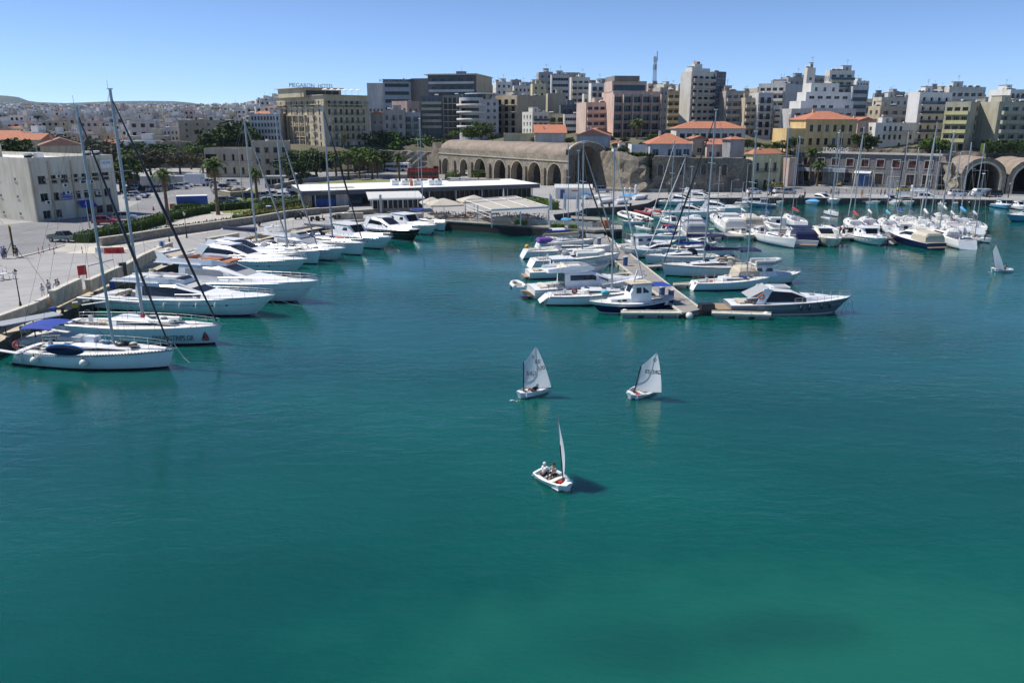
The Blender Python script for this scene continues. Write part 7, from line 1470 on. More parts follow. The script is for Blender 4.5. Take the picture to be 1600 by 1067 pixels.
# boats stored on the inner mole
for i, (a, bb, tp, z, lab) in enumerate((((912,312),(926,310),'csky',QZ,"pale blue covered dinghy ashore by the white hut"),((928,312),(952,313),'cwhite',QZ,"long white covered boat ashore on the inner mole"),((936,319),(962,317),'cwhite',QZ,"white upturned skiff ashore nearest the mole edge"),((962,320),(984,318),'cwhite',QZ,"second upturned white skiff on the mole edge"),((968,312),(992,312),'csky',QZ,"blue and white covered boat ashore in the middle of the mole"),((990,313),(1014,311),'cwhite',QZ,"white covered boat ashore furthest right on the mole"))):
    S = G(*a, z); Bq = G(*bb, z); d = Bq-S; r = empty("stored_boat", (S+Bq)/2+Vector((0,0,.45)), math.atan2(d.y,d.x), lab, "boat"); L = max(4.5, d.length); B = L*.34
    hb, zs, X = hull(r, L, B, .45, .65, 'small', 'gel', 'deck', None, None, n=8); rows = []
    for k in range(7): t = k/6; w = hb(t)+.03; rows.append([(X(t,1),-w,zs(t)-.1),(X(t,1),-w*.5,zs(t)+.3*math.sin(math.pi*(t*.8+.1))),(X(t,1),w*.5,zs(t)+.3*math.sin(math.pi*(t*.8+.1))),(X(t,1),w,zs(t)-.1)])
    M1(tp).loft(rows, True, False, False).build("tarpaulin", r); M1('darkw').box((-L*.25,0,-.35),(.2,B,.2)).box((L*.2,0,-.35),(.2,B*.8,.2)).build("cradle", r)

# ---------------------------------------------------------------- pontoons
def pontoon(name, label, left, right, z=.62, L=2.4, mk='wood'):
    "left/right: matching pixel edge points; deck in sections, floats below"
    A_ = [G(x, y, z) for x, y in left]; B_ = [G(x, y, z) for x, y in right]; o = (A_[0]+B_[0])/2; o.z = 0; root = empty(name, o, 0, label, "pontoon"); rnd = random.Random(len(label))
    for i in range(len(A_)-1):
        d = ((A_[i+1]-A_[i]).length+(B_[i+1]-B_[i]).length)/2; n = max(1, round(d/L))
        for k in range(n):
            f0, f1 = (k+.012)/n, (k+.988)/n; p = [A_[i].lerp(A_[i+1],f0)-o, B_[i].lerp(B_[i+1],f0)-o, B_[i].lerp(B_[i+1],f1)-o, A_[i].lerp(A_[i+1],f1)-o]; dz = rnd.uniform(-.01,.01)
            M1(mk).add([(v.x,v.y,z+dz) for v in p]+[(v.x,v.y,z-.12) for v in p], [(0,1,2,3),(0,1,5,4),(1,2,6,5),(2,3,7,6),(3,0,4,7)]).build("deck_panel", root)
    mb = M1('kerb')
    for E in (A_, B_):
        for p, q in zip(E[:-1], E[1:]): p, q = p-o, q-o; d = q-p; mb.box(((p.x+q.x)/2,(p.y+q.y)/2,z-.02),(d.length,.16,.22),math.atan2(d.y,d.x))
    mb.build("edge_beam", root)
    fl = M1('conc')
    for i in range(len(A_)-1):
        for k in range(3): c = A_[i].lerp(A_[i+1],(k+.5)/3).lerp(B_[i].lerp(B_[i+1],(k+.5)/3),.5)-o; d = A_[i+1]-A_[i]; fl.box((c.x,c.y,.12),(d.length/3*.7,(A_[i]-B_[i]).length*.85,.6),math.atan2(d.y,d.x))
    fl.build("float", root); return root
pontoon("floating_pier", "long central floating pier with timber deck running away from the camera", ((1066,489),(1028,461),(994,434),(960,407),(938,389),(919,373)), ((1096,483),(1054,452),(1022,427),(991,402),(966,383),(944,366)))
pontoon("finger_float", "narrow crosswise float forming the left arm of the pier head", ((970,489.5),(1062,490)), ((970,486),(1062,486)), .5, 2.2, 'kerb'); pontoon("finger_float", "narrow crosswise float forming the right arm of the pier head", ((1112,490),(1205,493)), ((1112,486),(1205,489)), .5, 2.2, 'kerb')
for i, (a, bb, lab) in enumerate((((1052,446),(1112,442),"finger float between the long tan covered yacht and the arch yacht"),((1008,418),(1060,414),"second finger float on the right side of the pier"),((975,396),(1035,396),"third finger float on the right side of the pier"),((1005,462),(955,462),"finger float behind the navy fishing boat"),((983,428),(925,432),"finger float on the left side in mid pier"))):
    pontoon("finger_float", lab, (a, bb), ((a[0],a[1]-2.6),(bb[0],bb[1]-2.6)), .5, 3, 'kerb')
pontoon("floating_pier", "second pontoon lying crosswise in front of the far quay", ((1085,368),(1200,371),(1330,372),(1450,373),(1532,376)), ((1085,363.5),(1200,366.5),(1330,367),(1450,368),(1532,371)), .55)
pontoon("jetty", "short low jetty behind the glass screened terrace", ((892,341),(952,345)), ((892,338),(952,341)), .9)
g_ = G(931,371,.7); gq = G(924,352,QZ); r = empty("gangway", g_, 0, "wide pale gangway from terrace down to the central pier", "gangway"); d = gq-g_; nn = Vector((-d.y,d.x,0)).normalized()*1.6
M1('metg').quad(-nn,nn,d+nn,d-nn).build("ramp", r); M1('metg').path([-nn+Vector((0,0,1)),d-nn+Vector((0,0,1))],.04).path([nn+Vector((0,0,1)),d+nn+Vector((0,0,1))],.04).build("handrail", r)
for i, (x, y, lab) in enumerate(((1034,465,"blue service pedestal left one near the pier head"),(1048,470,"blue service pedestal with white cap near the pier head"),(977,415,"dark blue service pedestal in mid pier"),(936,384,"blue service pedestal near the gangway"))):
    p = G(x, y, .62); r = empty("service_pedestal", p, .4, lab, "pedestal"); M1('carb').box((0,0,.6),(.5,.4,1.2)).build("body", r); M1('metalw').box((0,0,1.24),(.62,.52,.1)).build("cap", r)
for i, (x, y, k, lab) in enumerate(((1077,495,'fender',"white ball fender at the corner of the pier head"),(1197,494,'fender',"white ball fender near the tip of the right pier arm"),(1012,490,'fendern',"black ball fender on the left pier arm"),(1154,483,'fender',"large white ball fender beside the graphite yacht"),(976,490,'fender',"white fender at the tip of the left pier arm"))):
    p = G(x, y, .15); put("ball_fender", M1(k).ball((0,0,.1), .42, 10, 7).mesh("ball_fender"), None, (p.x,p.y,.15), 0, lab, "fender")
p = G(1103,491,0); r = empty("pier_fender", p, .2, "black rubber end block of the pier head", "fender"); M1('blackp').box((0,0,.6),(1.8,1.2,1.2),0,.8).build("block", r)
# mooring lines into the water
for i, (a, za, bb, lab) in enumerate((((272,537),1.5,(300,570),"mooring line from the nearest yacht's bow"),((420,466),1.8,(452,492),"mooring line from the third yacht's bow"),((425,463),1.8,(480,480),"second mooring line from the third yacht's bow"),((605,375),1.5,(628,395),"mooring line from the fishing cruiser's bow"),((534,391),1.6,(545,410),"mooring line from the compact flybridge boat's bow"),((1330,464),1.6,(1336,492),"mooring line from the graphite yacht's bow"),((1326,464),1.6,(1312,490),"second mooring line from the graphite yacht's bow"),((655,366),1.4,(666,380),"mooring line from the black hulled boat's bow"))):
    p = G(*a, za); q = G(*bb, -.2); put("mooring_line", M1('rope').path([p*0, (q-p)*.5+Vector((0,0,-.25)), q-p], .03, 4).mesh("mooring_line"), None, p, 0, lab, "rope")
# ================================================================ OPTIMISTS, PEOPLE, VEHICLES, STREET FURNITURE
def skin_mesh(name, pts, edges, root=0, mkey='skin', sub=1):
    me = bpy.data.meshes.new(name); me.from_pydata([p[:3] for p in pts], edges, []); o = bpy.data.objects.new("tmp", me); COL.objects.link(o)
    m = o.modifiers.new("s", 'SKIN'); 
    for i, p in enumerate(pts): v = me.skin_vertices[0].data[i]; v.radius = (p[3], p[4] if len(p) > 4 else p[3]); v.use_root = (i == root)
    s = o.modifiers.new("u", 'SUBSURF'); s.levels = sub; s.render_levels = sub
    dg = bpy.context.evaluated_depsgraph_get(); r = bpy.data.meshes.new_from_object(o.evaluated_get(dg)); bpy.data.objects.remove(o)
    r.name = name; r.materials.clear(); r.materials.append(M[mkey])
    for p in r.polygons: p.use_smooth = True
    return r
POSES = {}
def pose(kind):
    if kind in POSES: return POSES[kind]
    if kind == 'stand':   P = dict(pel=(0,0,.95), chest=(0,.01,1.28), neck=(0,.0,1.47), head=(0,-.02,1.62), k=[(-.10,-.02,.50),(.10,-.03,.50)], f=[(-.11,.03,.08),(.11,.02,.08)], e=[(-.25,.02,1.13),(.25,.02,1.13)], h=[(-.27,-.08,.88),(.27,-.10,.88)])
    elif kind == 'walk':  P = dict(pel=(0,0,.93), chest=(0,-.03,1.26), neck=(0,-.04,1.45), head=(0,-.08,1.60), k=[(-.10,-.18,.52),(.10,.08,.48)], f=[(-.10,-.28,.08),(.10,.34,.14)], e=[(-.25,.10,1.12),(.25,-.08,1.13)], h=[(-.24,.05,.88),(.25,-.27,.95)])
    elif kind == 'sit':   P = dict(pel=(0,0,.48), chest=(0,-.02,.80), neck=(0,-.03,.99), head=(0,-.06,1.14), k=[(-.12,-.42,.50),(.12,-.42,.50)], f=[(-.13,-.44,.08),(.13,-.46,.08)], e=[(-.25,-.10,.68),(.25,-.10,.68)], h=[(-.14,-.34,.66),(.14,-.34,.66)])
    elif kind == 'hike':  P = dict(pel=(0,0,.22), chest=(0,.20,.46), neck=(0,.30,.60), head=(0,.36,.73), k=[(-.11,-.34,.32),(.11,-.34,.30)], f=[(-.11,-.62,.08),(.11,-.62,.08)], e=[(-.26,.02,.36),(.26,.02,.36)], h=[(-.14,-.22,.38),(.14,-.22,.38)])
    else:                 P = dict(pel=(0,0,.20), chest=(0,-.04,.50), neck=(0,-.06,.67), head=(0,-.10,.81), k=[(-.14,-.34,.34),(.14,-.34,.34)], f=[(-.12,-.55,.06),(.12,-.55,.06)], e=[(-.25,-.12,.40),(.25,-.12,.40)], h=[(-.12,-.32,.36),(.14,-.32,.36)])
    mid = lambda a, b, f=.5: tuple(a[i]*(1-f)+b[i]*f for i in range(3))
    pel, ch, nk, hd = P['pel'], P['chest'], P['neck'], P['head']; pts = []; ed = []
    def add(p, r, r2=None, par=None):
        pts.append((*p, r, r2 or r)); 
        if par is not None: ed.append((par, len(pts)-1))
        return len(pts)-1
    a = add(pel, .14, .11); w = add(mid(pel, ch), .13, .10, a); c = add(ch, .17, .11, w); n = add(nk, .055, .055, c); h0 = add(mid(nk, hd, .6), .075, .085, n); h1 = add(hd, .085, .10, h0); top = add((hd[0], hd[1]+.01, hd[2]+.09), .06, .07, h1)
    for s in (0, 1):
        sg = -1 if s == 0 else 1; sh = add((ch[0]+sg*.18, ch[1]+.0, ch[2]+.10), .06, .06, c); e = add(P['e'][s], .042, .042, sh); hh = add(P['h'][s], .032, .032, e); add(tuple(P['h'][s][i]+(P['h'][s][i]-P['e'][s][i])*.3 for i in range(3)), .035, .02, hh)
        hp = add((pel[0]+sg*.10, pel[1], pel[2]-.06), .09, .09, a); k = add(P['k'][s], .06, .06, hp); f = add(P['f'][s], .042, .042, k); add((P['f'][s][0], P['f'][s][1]-.15, P['f'][s][2]-.03), .04, .03, f)
    body = skin_mesh("body", pts, ed)
    top_i = [(0,w),(w,c)]
    sp = [(*mid(pel, ch, .08), .155, .125), (*mid(pel, ch), .15, .12), (*ch, .185, .13), (*mid(ch, nk, .75), .08, .07)]; se = [(0,1),(1,2),(2,3)]
    for s in (0, 1):
        sg = -1 if s == 0 else 1; sp.append((ch[0]+sg*.18, ch[1], ch[2]+.10, .08, .08)); se.append((2, len(sp)-1)); sp.append((*mid((ch[0]+sg*.18, ch[1], ch[2]+.1), P['e'][s], .75), .065, .065)); se.append((len(sp)-2, len(sp)-1))
    shirt = skin_mesh("shirt", sp, se, 0, 'clo_w')
    tp = [(*pel, .155, .13)]; te = []
    for s in (0, 1):
        sg = -1 if s == 0 else 1; tp.append((pel[0]+sg*.10, pel[1], pel[2]-.07, .105, .105)); te.append((0, len(tp)-1)); tp.append((*P['k'][s], .08, .08)); te.append((len(tp)-2, len(tp)-1)); tp.append((*mid(P['k'][s], P['f'][s], .8), .065, .065)); te.append((len(tp)-2, len(tp)-1))
    trou = skin_mesh("trousers", tp, te, 0, 'clo_j')
    hair = M1('hair').ball((hd[0], hd[1]+.035, hd[2]+.045), .105, 10, 7, (.95, 1.05, 1.0)).mesh("hair")
    POSES[kind] = (body, shirt, trou, hair); return POSES[kind]
def recol(me, k, cache={}):
    if (me.name, k) not in cache: m2 = me.copy(); m2.materials.clear(); m2.materials.append(M[k]); cache[(me.name, k)] = m2
    return cache[(me.name, k)]
def person(label, px, py, z=QZ, pz='stand', rz=0, shirt='clo_w', legs='clo_j', hair='hair', s=1.0, at=None, group=None):
    body, sh, tr, ha = pose(pz); o = empty("person", at if at is not None else G(px, py, z), rz, label, "person", group); o.scale = (s, s, s)
    put("body", body, o); put("shirt", recol(sh, shirt), o); put("trousers", recol(tr, legs), o); put("hair" if hair == 'hair' else "hat", recol(ha, hair), o); return o
def optimist(label, cpx, heading, boomang, heel, marks, crew, sailh=3.95, rake=0.0):
    c = G(*cpx); an = R_(heading); L = 2.7; Bm = 1.35
    r = empty("optimist_dinghy", c, an, label, "sailing dinghy"); r.rotation_euler = (R_(heel), 0, an)
    hb, zs, X = hull(r, L, Bm, .38, .46, 'opti', 'gel', 'gel', None, (-L*.44, L*.36, Bm*.40), n=12, welld=.27, oh=.15)
    M1('gelc').box((.12,0,.31),(.28,Bm*.8,.05)).build("thwart", r)
    for s_ in (-1, 1): M1('gelg').tube((-L*.36,s_*Bm*.31,.26),(L*.0,s_*Bm*.35,.26),.11,n=8).build("buoyancy_bag", r)
    M1('redp').box((.35,.1,.2),(.3,.25,.14)).build("bailer", r); M1('teak').box((-L*.5-.05,0,.05),(.04,.35,.65)).build("rudder", r)
    mx = L*.30; M1('blackp').tube((mx,0,.15),(mx+rake*2.6,0,2.75),.035,n=6).build("mast", r)
    b = R_(boomang); ca, sa = math.cos(b), math.sin(b)
    def P(u, z, bel=0): return Vector((mx+rake*(z-.15)-ca*u-sa*bel, -sa*u+ca*bel, z))
    l0, l1, c0, pk = Vector((.03,.68)), Vector((.03,2.72)), Vector((2.15,.62)), Vector((.95,sailh)); rows = []
    bel = lambda g, f: .20*math.sin(math.pi*g)*math.sin(math.pi*(f*.75+.2))
    for i in range(11):
        f = i/10; a0 = l0.lerp(l1, f); b0 = c0.lerp(pk, f); b0.x += .10*math.sin(math.pi*f); rows.append([P(*(a0.lerp(b0, k/10)), bel(k/10, f)) for k in range(11)])
    so = M1('sail').loft(rows, True, False, False).build("sail", r)
    M1('blackp').tube(P(0,.66),P(2.2,.58),.028,n=6).build("boom", r); M1('wire').tube(P(.0,.95),P(.97,sailh+.03),.02,n=6).build("sprit", r); M1('txt').path([P(.03,.68),P(.03,2.72)],.02,4).build("luff_tape", so)
    toc = (Matrix.Rotation(-an, 3, 'Z') @ (Vector((0,0,CAMZ))-c)); flip = 1 if Vector((-ca,-sa,0)).cross(Vector((0,0,1))).dot(toc) > 0 else -1
    for (t, u, z, sz, col, mir) in marks:
        o = textobj("lettering", t, sz, col, so, (0,0,0), (0,0,0), depth=.001); q = flip*(-1 if mir else 1); f = (z-.65)/3.0; g = u/(2.15-.9*f)
        for side in (1, -1):
            oo = o if side == 1 else o.copy()
            if side == -1: COL.objects.link(oo)
            oo.location = P(u, z, bel(g, f)+.035*side); ux = Vector((-ca*q, -sa*q, 0)); up = Vector((0,0,1)); oo.rotation_euler = Matrix((ux, up, ux.cross(up))).transposed().to_euler()
    for (x, y, rz, pz, sh, lg, ht, sc, lb) in crew:
        me = Matrix.Translation(c) @ Matrix.Rotation(an, 4, 'Z') @ Matrix.Rotation(R_(heel), 4, 'X'); person(lb, 0, 0, 0, pz, an+R_(rz), sh, lg, ht, sc, at=me @ Vector((x, y, .24)))
    return r
optimist("left optimist dinghy with broad white sail and its helm leaning over the side", (830,616), 222, -32, 0, [("Q", .72, 3.05, .30, 'txts', 0), ("RE", 1.05, 2.62, .42, 'txtrs', 0), ("220", 1.3, 2.12, .42, 'txtrs', 0), ("GRE", .55, 1.75, .42, 'txtrs', 1)],
  [(.1,.42,0,'hike','clo_k','clo_k','clo_w',.95,"child in black with white cap leaning out of the left optimist")])
optimist("right optimist dinghy with white sail leaning over its quarter", (999,617), 222, -34, -14, [("Q", .9, 3.25, .34, 'txts', 0), ("GRE 03", 1.0, 2.25, .42, 'txts', 1), ("OPTIMIST", 1.05, .95, .17, 'txts', 0)][:2],
  [(-.75,-.1,90,'crouch','clo_o','clo_r','hair',.85,"child in orange half hidden by the sail of the right optimist")])
optimist("nearest optimist dinghy with sail seen nearly edge on and two children aboard", (867,755), -54, -38, 7, [("Q", .9, 3.1, .3, 'txts', 0)],
  [(-.75,-.22,170,'crouch','clo_w','clo_k','clo_w',.95,"child in white lifejacket and cap at the helm of the nearest optimist"),(-.35,.25,10,'crouch','clo_g','clo_k','hair',.9,"child in grey crouching amidships in the nearest optimist")], sailh=4.1)
optimist("lone optimist dinghy with slim tilted sail at the far right", (1564,424), 172, -78, -4, [], [(-.5,0,90,'crouch','clo_b','clo_k','hair',.9,"child in dark clothes in the lone far optimist")], rake=.3)
mb = M1('foam')
rnd = random.Random(2)
for (x, y, n, sp) in ((803,626,6,.3),(845,742,4,.3),(1548,425,3,.3)):
    c = G(x, y)
    for i in range(n): a = rnd.uniform(0,6.28); q = c+Vector((math.cos(a)*rnd.random()*sp*1.6, math.sin(a)*rnd.random()*sp, 0)); mb.ball((q.x,q.y,.02), rnd.uniform(.025,.07), 6, 4, (2.2,1,.3))
mb.build("splash", kind="stuff", label="white splashes of water beside the optimists", cat="water spray")

# ---- people on the quay
person("child in white holding the man's hand on the left quay", 68, 464, pz='walk', rz=R_(20), shirt='clo_w', legs='clo_w', s=.86); person("man in white shirt walking between the child and the bride", 78, 461, pz='walk', rz=R_(20), shirt='clo_w', legs='clo_g', s=1.0)
b_ = person("dark haired woman in a white bridal dress by the near parapet", 90, 461, pz='stand', rz=R_(10), shirt='clo_w', legs='clo_w', s=1.0)
n=14; rings=[]
for z, rx in ((1.05,.17),(.8,.3),(.4,.62),(.05,.95)): rings.append([Vector((rx*math.cos(a*2*math.pi/n)*(1+.08*(a%2)), rx*.9*math.sin(a*2*math.pi/n)*(1+.08*(a%2))-.1*(1-z), z)) for a in range(n)])
M1('clo_w').loft(rings, True, False).build("skirt", b_)
person("woman with pale hat just behind the bride", 93, 459, rz=R_(-30), shirt='clo_k', legs='clo_k', hair='cbeige')
person("man in dark clothes beside the tripod at the left", 27, 403, rz=R_(60), shirt='clo_b', legs='clo_b'); person("person in navy jacket left of the tripod", 5, 405, rz=R_(-20), shirt='clo_bl', legs='clo_j'); person("person in violet top right beside the navy jacket", 9, 404, rz=R_(30), shirt='purple', legs='clo_b'); person("person in yellow seated at the lower left quay", -6, 415, pz='sit', shirt='yellowp', legs='clo_k')
t_ = empty("tripod", G(22,403,QZ), 0, "tall dark tripod with yellow pole near the left edge", "tripod")
for a in (0,2.1,4.2): M1('blackp').tube((0,0,2.2),(math.cos(a)*1.3,math.sin(a)*1.3,0),.04,n=5).build("leg", t_)
M1('yellowp').tube((0,0,.2),(0,0,4.6),.09,n=6).build("pole", t_); M1('blackp').tube((.12,0,.6),(.12,0,4.4),.12,n=6).build("strap", t_)
def table(px, py, label, z=QZ, chairs=3, col='metalw', grp=None, r0=0):
    o = empty("cafe_table", G(px,py,z), r0, label, "table", grp); M1(col).tube((0,0,.72),(0,0,.76),.5,n=12).build("tabletop", o); M1('metg').tube((0,0,0),(0,0,.72),.05).build("leg", o); return o
def chair(at, rz, label, col='metalw', grp=None, cache={}):
    if col not in cache:
        r = empty("chair", at, rz, label, "chair", grp); M1(col).box((0,0,.45),(.45,.45,.04)).build("seat", r); M1(col).box((0,.21,.72),(.43,.04,.42)).build("backrest", r)
        me = M1(col).box((0,0,.22),(.04,.04,.44)).mesh("leg"); [put("leg", me, r, (x,y,0)) for x in (-.19,.19) for y in (-.19,.19)]; cache[col] = r; return r
    return dup(cache[col], at, rz, label, grp)
for px, py, lab in ((-4,428,"white table at the left picture edge, upper one"),(6,437,"white table at the left picture edge, lower one")):
    table(px, py, lab)
    for k in range(3): a = k*2.1+.5; p = G(px,py,QZ)+Vector((math.cos(a)*.8,math.sin(a)*.8,0)); chair(p, a-math.pi/2, "white chair around the %s table at the left edge" % ("upper" if py < 430 else "lower"), grp="white chairs at the left edge, %s table" % ("upper" if py < 430 else "lower"))
rnd = random.Random(9)
spots = [(690+i*16+rnd.uniform(-3,3), 337+j*3.6+i*.35) for i in range(11) for j in range(3)]+[(880+i*14, 352+i*.4) for i in range(5)]
for i, (x, y) in enumerate(spots):
    q = G(x,y,QZ); dark = i % 3 != 0; zone = "under the parasols" if x < 765 else ("under the pergola" if x < 862 else "behind the glass screen")
    table(x, y, "dark cafe table %s on the restaurant terrace" % zone, col='darkbr', grp="terrace tables %s" % zone)
    for k in range(2): a = k*math.pi+rnd.uniform(-.5,.5); p = q+Vector((math.cos(a)*.85,math.sin(a)*.6,0)); chair(p, a-math.pi/2, "dark wicker chair %s on the restaurant terrace" % zone, 'darkbr', "terrace chairs %s" % zone)
for i, (x, y, sh, lab) in enumerate(((698,341,'clo_w',"diner in white under the left parasol"),(712,342,'clo_bl',"diner in light blue under the left parasol"),(722,343,'clo_k',"diner in black between the parasols"),(742,342,'clo_g',"diner in grey under the second parasol"),(776,346,'clo_bl',"diner in blue near the pergola post"),(800,346,'clo_k',"diner in black under the middle of the pergola"),(812,347,'clo_k',"diner in dark shirt right of the black dressed one"),(824,348,'clo_r',"diner in red under the pergola"),(846,349,'clo_b',"diner in navy at the right end of the pergola"),(735,340,'clo_k',"diner in black behind the second parasol pole"))):
    person(lab, x, y, pz='sit', rz=rnd.uniform(0,6.28), shirt=sh, legs='clo_j')
for x, y, sh, lg, lab, pz, z in ((1298,305,'clo_k','clo_k',"pedestrian in black on the far quay road",'walk',QZ),(1306,306,'clo_w','clo_j',"pedestrian in white beside the black dressed one",'walk',QZ),(1310,306,'clo_bl','clo_k',"pedestrian in blue on the far quay",'walk',QZ),(1346,309,'clo_o','clo_o',"person in orange on the far quay edge",'stand',QZ),(1376,306,'clo_k','clo_j',"pedestrian left of the pair by the customs hall",'stand',QZ),(1382,306,'clo_g','clo_k',"pedestrian in grey by the customs hall",'walk',QZ),(1257,309,'clo_r','clo_k',"person in red next to the scooter by the blue tarpaulin",'stand',QZ),(1546,311,'clo_k','clo_k',"person in black by the far right bollards",'stand',QZ),(1515,308,'clo_g','clo_j',"person by the quay steps at the right",'stand',QZ),
 (1312,367,'clo_r','clo_k',"sailor in red on the second pontoon",'stand',.55),(1317,367,'clo_w','clo_k',"sailor in white on the second pontoon",'stand',.55),(1322,368,'clo_k','clo_w',"sailor in black near the wheelhouse boat",'stand',.55),(1538,376,'clo_w','clo_k',"sailor standing at the end of the second pontoon",'stand',.55),
 (557,280,'clo_k','clo_j',"pedestrian between the palms before the hotel",'walk',QZ),(571,280,'clo_b','clo_k',"second pedestrian between the palms",'stand',QZ),(553,279,'clo_r','clo_k',"pedestrian in red by the row of palms",'stand',QZ),(576,279,'clo_k','clo_k',"third pedestrian under the palms",'walk',QZ),(264,299,'clo_k','clo_k',"person in dark clothes by the car park entrance",'stand',QZ),(330,297,'clo_o','clo_b',"worker in orange at the car park",'stand',QZ),(1170,310,'clo_k','clo_k',"person in black at the far quay edge",'stand',QZ),(625,344,'skin','clo_k',"seated person with bare back on the quay bench",'sit',QZ),(266,388,'clo_k','clo_j',"person standing by the detached parapet",'stand',QZ)):
    person(lab, x, y, z, pz, rnd.uniform(0,6.28), sh, lg)

# ---- street lamps, posts, barriers
def lantern(px, py, top, label, z=QZ):
    p = G(px,py,z); h = W(px,top,p.y).z-z; r = empty("street_lamp", p, 0, label, "street lamp"); M1('blackp').tube((0,0,0),(0,0,.7),.16,.10,8).tube((0,0,.7),(0,0,h-.75),.065,.045,8).build("post", r)
    l = M1('lamp').tube((0,0,h-.7),(0,0,h-.25),.12,.22,6).build("lantern", r); M1('blackp').tube((0,0,h-.25),(0,0,h-.02),.27,.04,6).build("lamp_cap", l); return r
def mastlamp(px, py, top, label, arms=(-1,1), z=QZ, al=1.4):
    p = G(px,py,z); h = W(px,top,p.y).z-z; r = empty("street_lamp", p, 0, label, "street lamp"); M1('metg').tube((0,0,0),(0,0,h),.11,.06,8).build("post", r)
    for a in arms: M1('metg').tube((0,0,h-.1),(a*al,0,h+.15),.04,n=5).build("arm", r); M1('lamp').box((a*(al+.2),0,h+.14),(.6,.25,.1)).build("lamp_head", r)
    return r
lantern(33,482,420,"black lantern post on the near left quay"); lantern(292,372,330,"black lantern post on the quay behind the middle yachts")
mastlamp(656,338,192,"tall galvanised mast lamp beside the glazed annex") if False else None
for x, y, t, a, lab in ((655,300,218,(-1,1),"twin arm street lamp in front of the red bus"),(1306,302,208,(1,),"street lamp with one arm before the stone customs hall"),(1239,296,216,(1,),"street lamp at the salmon end wall"),(1165,306,256,(1,),"street lamp at the right end of the fortress wall"),(1348,300,275,(1,),"short lamp before the customs hall door"),(380,316,233,(-1,),"street lamp on the grass car park"),(471,290,240,(-1,),"thin street lamp behind the gate booth"),(172,262,222,(1,),"street lamp behind the masts at the left"),(1142,305,282,(1,),"short quay lamp in front of the fortress wall"),(1160,306,285,(1,),"second short quay lamp in front of the fortress wall"),(140,356,315,(),"grey pole beside the near mast on the left road"),(1388,300,268,(),"plain pole left of the tilted stay")):
    mastlamp(x, y, t, lab, a)
po = None
for i, (x, y) in enumerate(((61,397.5),(68,395.5),(78,391),(85,397),(129,396),(88,388))):
    p = G(x,y,QZ); o = put("bollard", M1('redp').tube((0,0,0),(0,0,.35),.06,n=8).mat('metalw').tube((0,0,.35),(0,0,.6),.06,n=8).mat('redp').tube((0,0,.6),(0,0,.95),.06,n=8).mesh("bollard"), None, p, 0, "red and white road post on the pale island by the pickup", "bollard", "red and white posts on the pale island")
def barrier(px, py, label, k='redp'):
    r = empty("barrier", G(px,py,QZ), .1, label, "barrier"); M1(k).loft([[(-.9,-.28,0),(-.9,-.08,.5),(-.9,-.08,.85),(-.9,.08,.85),(-.9,.08,.5),(-.9,.28,0)],[(.9,-.28,0),(.9,-.08,.5),(.9,-.08,.85),(.9,.08,.85),(.9,.08,.5),(.9,.28,0)]],False).build("body", r)
barrier(174,396,"red plastic road barrier, left of a pair"); barrier(184,395.6,"red plastic road barrier, right of a pair"); barrier(160,396,"white plastic road barrier by the near mast", 'metalw')
r = empty("notice_board", G(132,449,QZ), R_(50), "dark red board standing on the parapet", "board"); M1('redh' if False else 'cred').box((0,0,2.0),(.95,.1,1.1)).build("panel", r); M1('redp').box((-.4,0,.75),(.08,.08,1.5)).box((.4,0,.75),(.08,.08,1.5)).build("legs", r)
r = empty("utility_cabinet", G(193,432,QZ), R_(40), "grey metal cabinet on the long parapet", "cabinet"); M1('metg').box((0,0,.9),(.9,.6,1.8)).build("body", r); M1('blackp').box((0,-.31,.9),(.8,.02,1.6)).build("door", r)
r = empty("information_sign", G(255,399,QZ), R_(10), "white and blue sign at the end of the long parapet", "sign"); M1('metalw').box((0,0,1.1),(.8,.12,2.0)).build("panel", r); M1('bcont').box((0,-.07,1.2),(.35,.02,1.5)).build("stripe", r)
r = empty("traffic_cone", G(240,329,QZ), 0, "red traffic cone on the left road", "cone"); M1('redp').tube((0,0,.05),(0,0,.95),.24,.05,8).box((0,0,.03),(.5,.5,.06)).build("cone", r)
r = empty("rubbish_bin", G(455-0,337,QZ), 0, "blue round bin among the yellow shrubs", "bin"); r.location = G(421,340,QZ); M1('bcont').tube((0,0,.4),(0,0,2.2),.5,n=12).mat('roofw').tube((0,0,2.2),(0,0,2.3),.52,n=12).build("body", r)
r = empty("planter", G(947,357,QZ), 0, "rust coloured drum on the terrace corner", "drum"); M1('orcush').tube((0,0,0),(0,0,1.5),.5,.6,12).build("body", r); r = empty("planter", G(724,341.5,QZ), 0, "terracotta pot by the first pergola post", "pot"); M1('orcush').tube((0,0,0),(0,0,.9),.3,.4,10).build("body", r)
for x, lab in ((858,"white flag on a pole at the terrace, left one"),(880,"white flag on a pole at the terrace, middle one"),(900,"white flag on a pole at the terrace, right one")):
    p = G(x,356,QZ); r = empty("flag_pole", p, 0, lab, "flag"); M1('metalw').tube((0,0,0),(0,0,6.2),.05,n=6).build("pole", r); M1('txtw').loft([[(.06+.12*math.sin(k)*.3+.09*k,.12*math.sin(k*1.3),6.1-z-.12*k) for k in range(6)] for z in (0,.8,1.6,2.6)],True,False,False).build("flag", r)
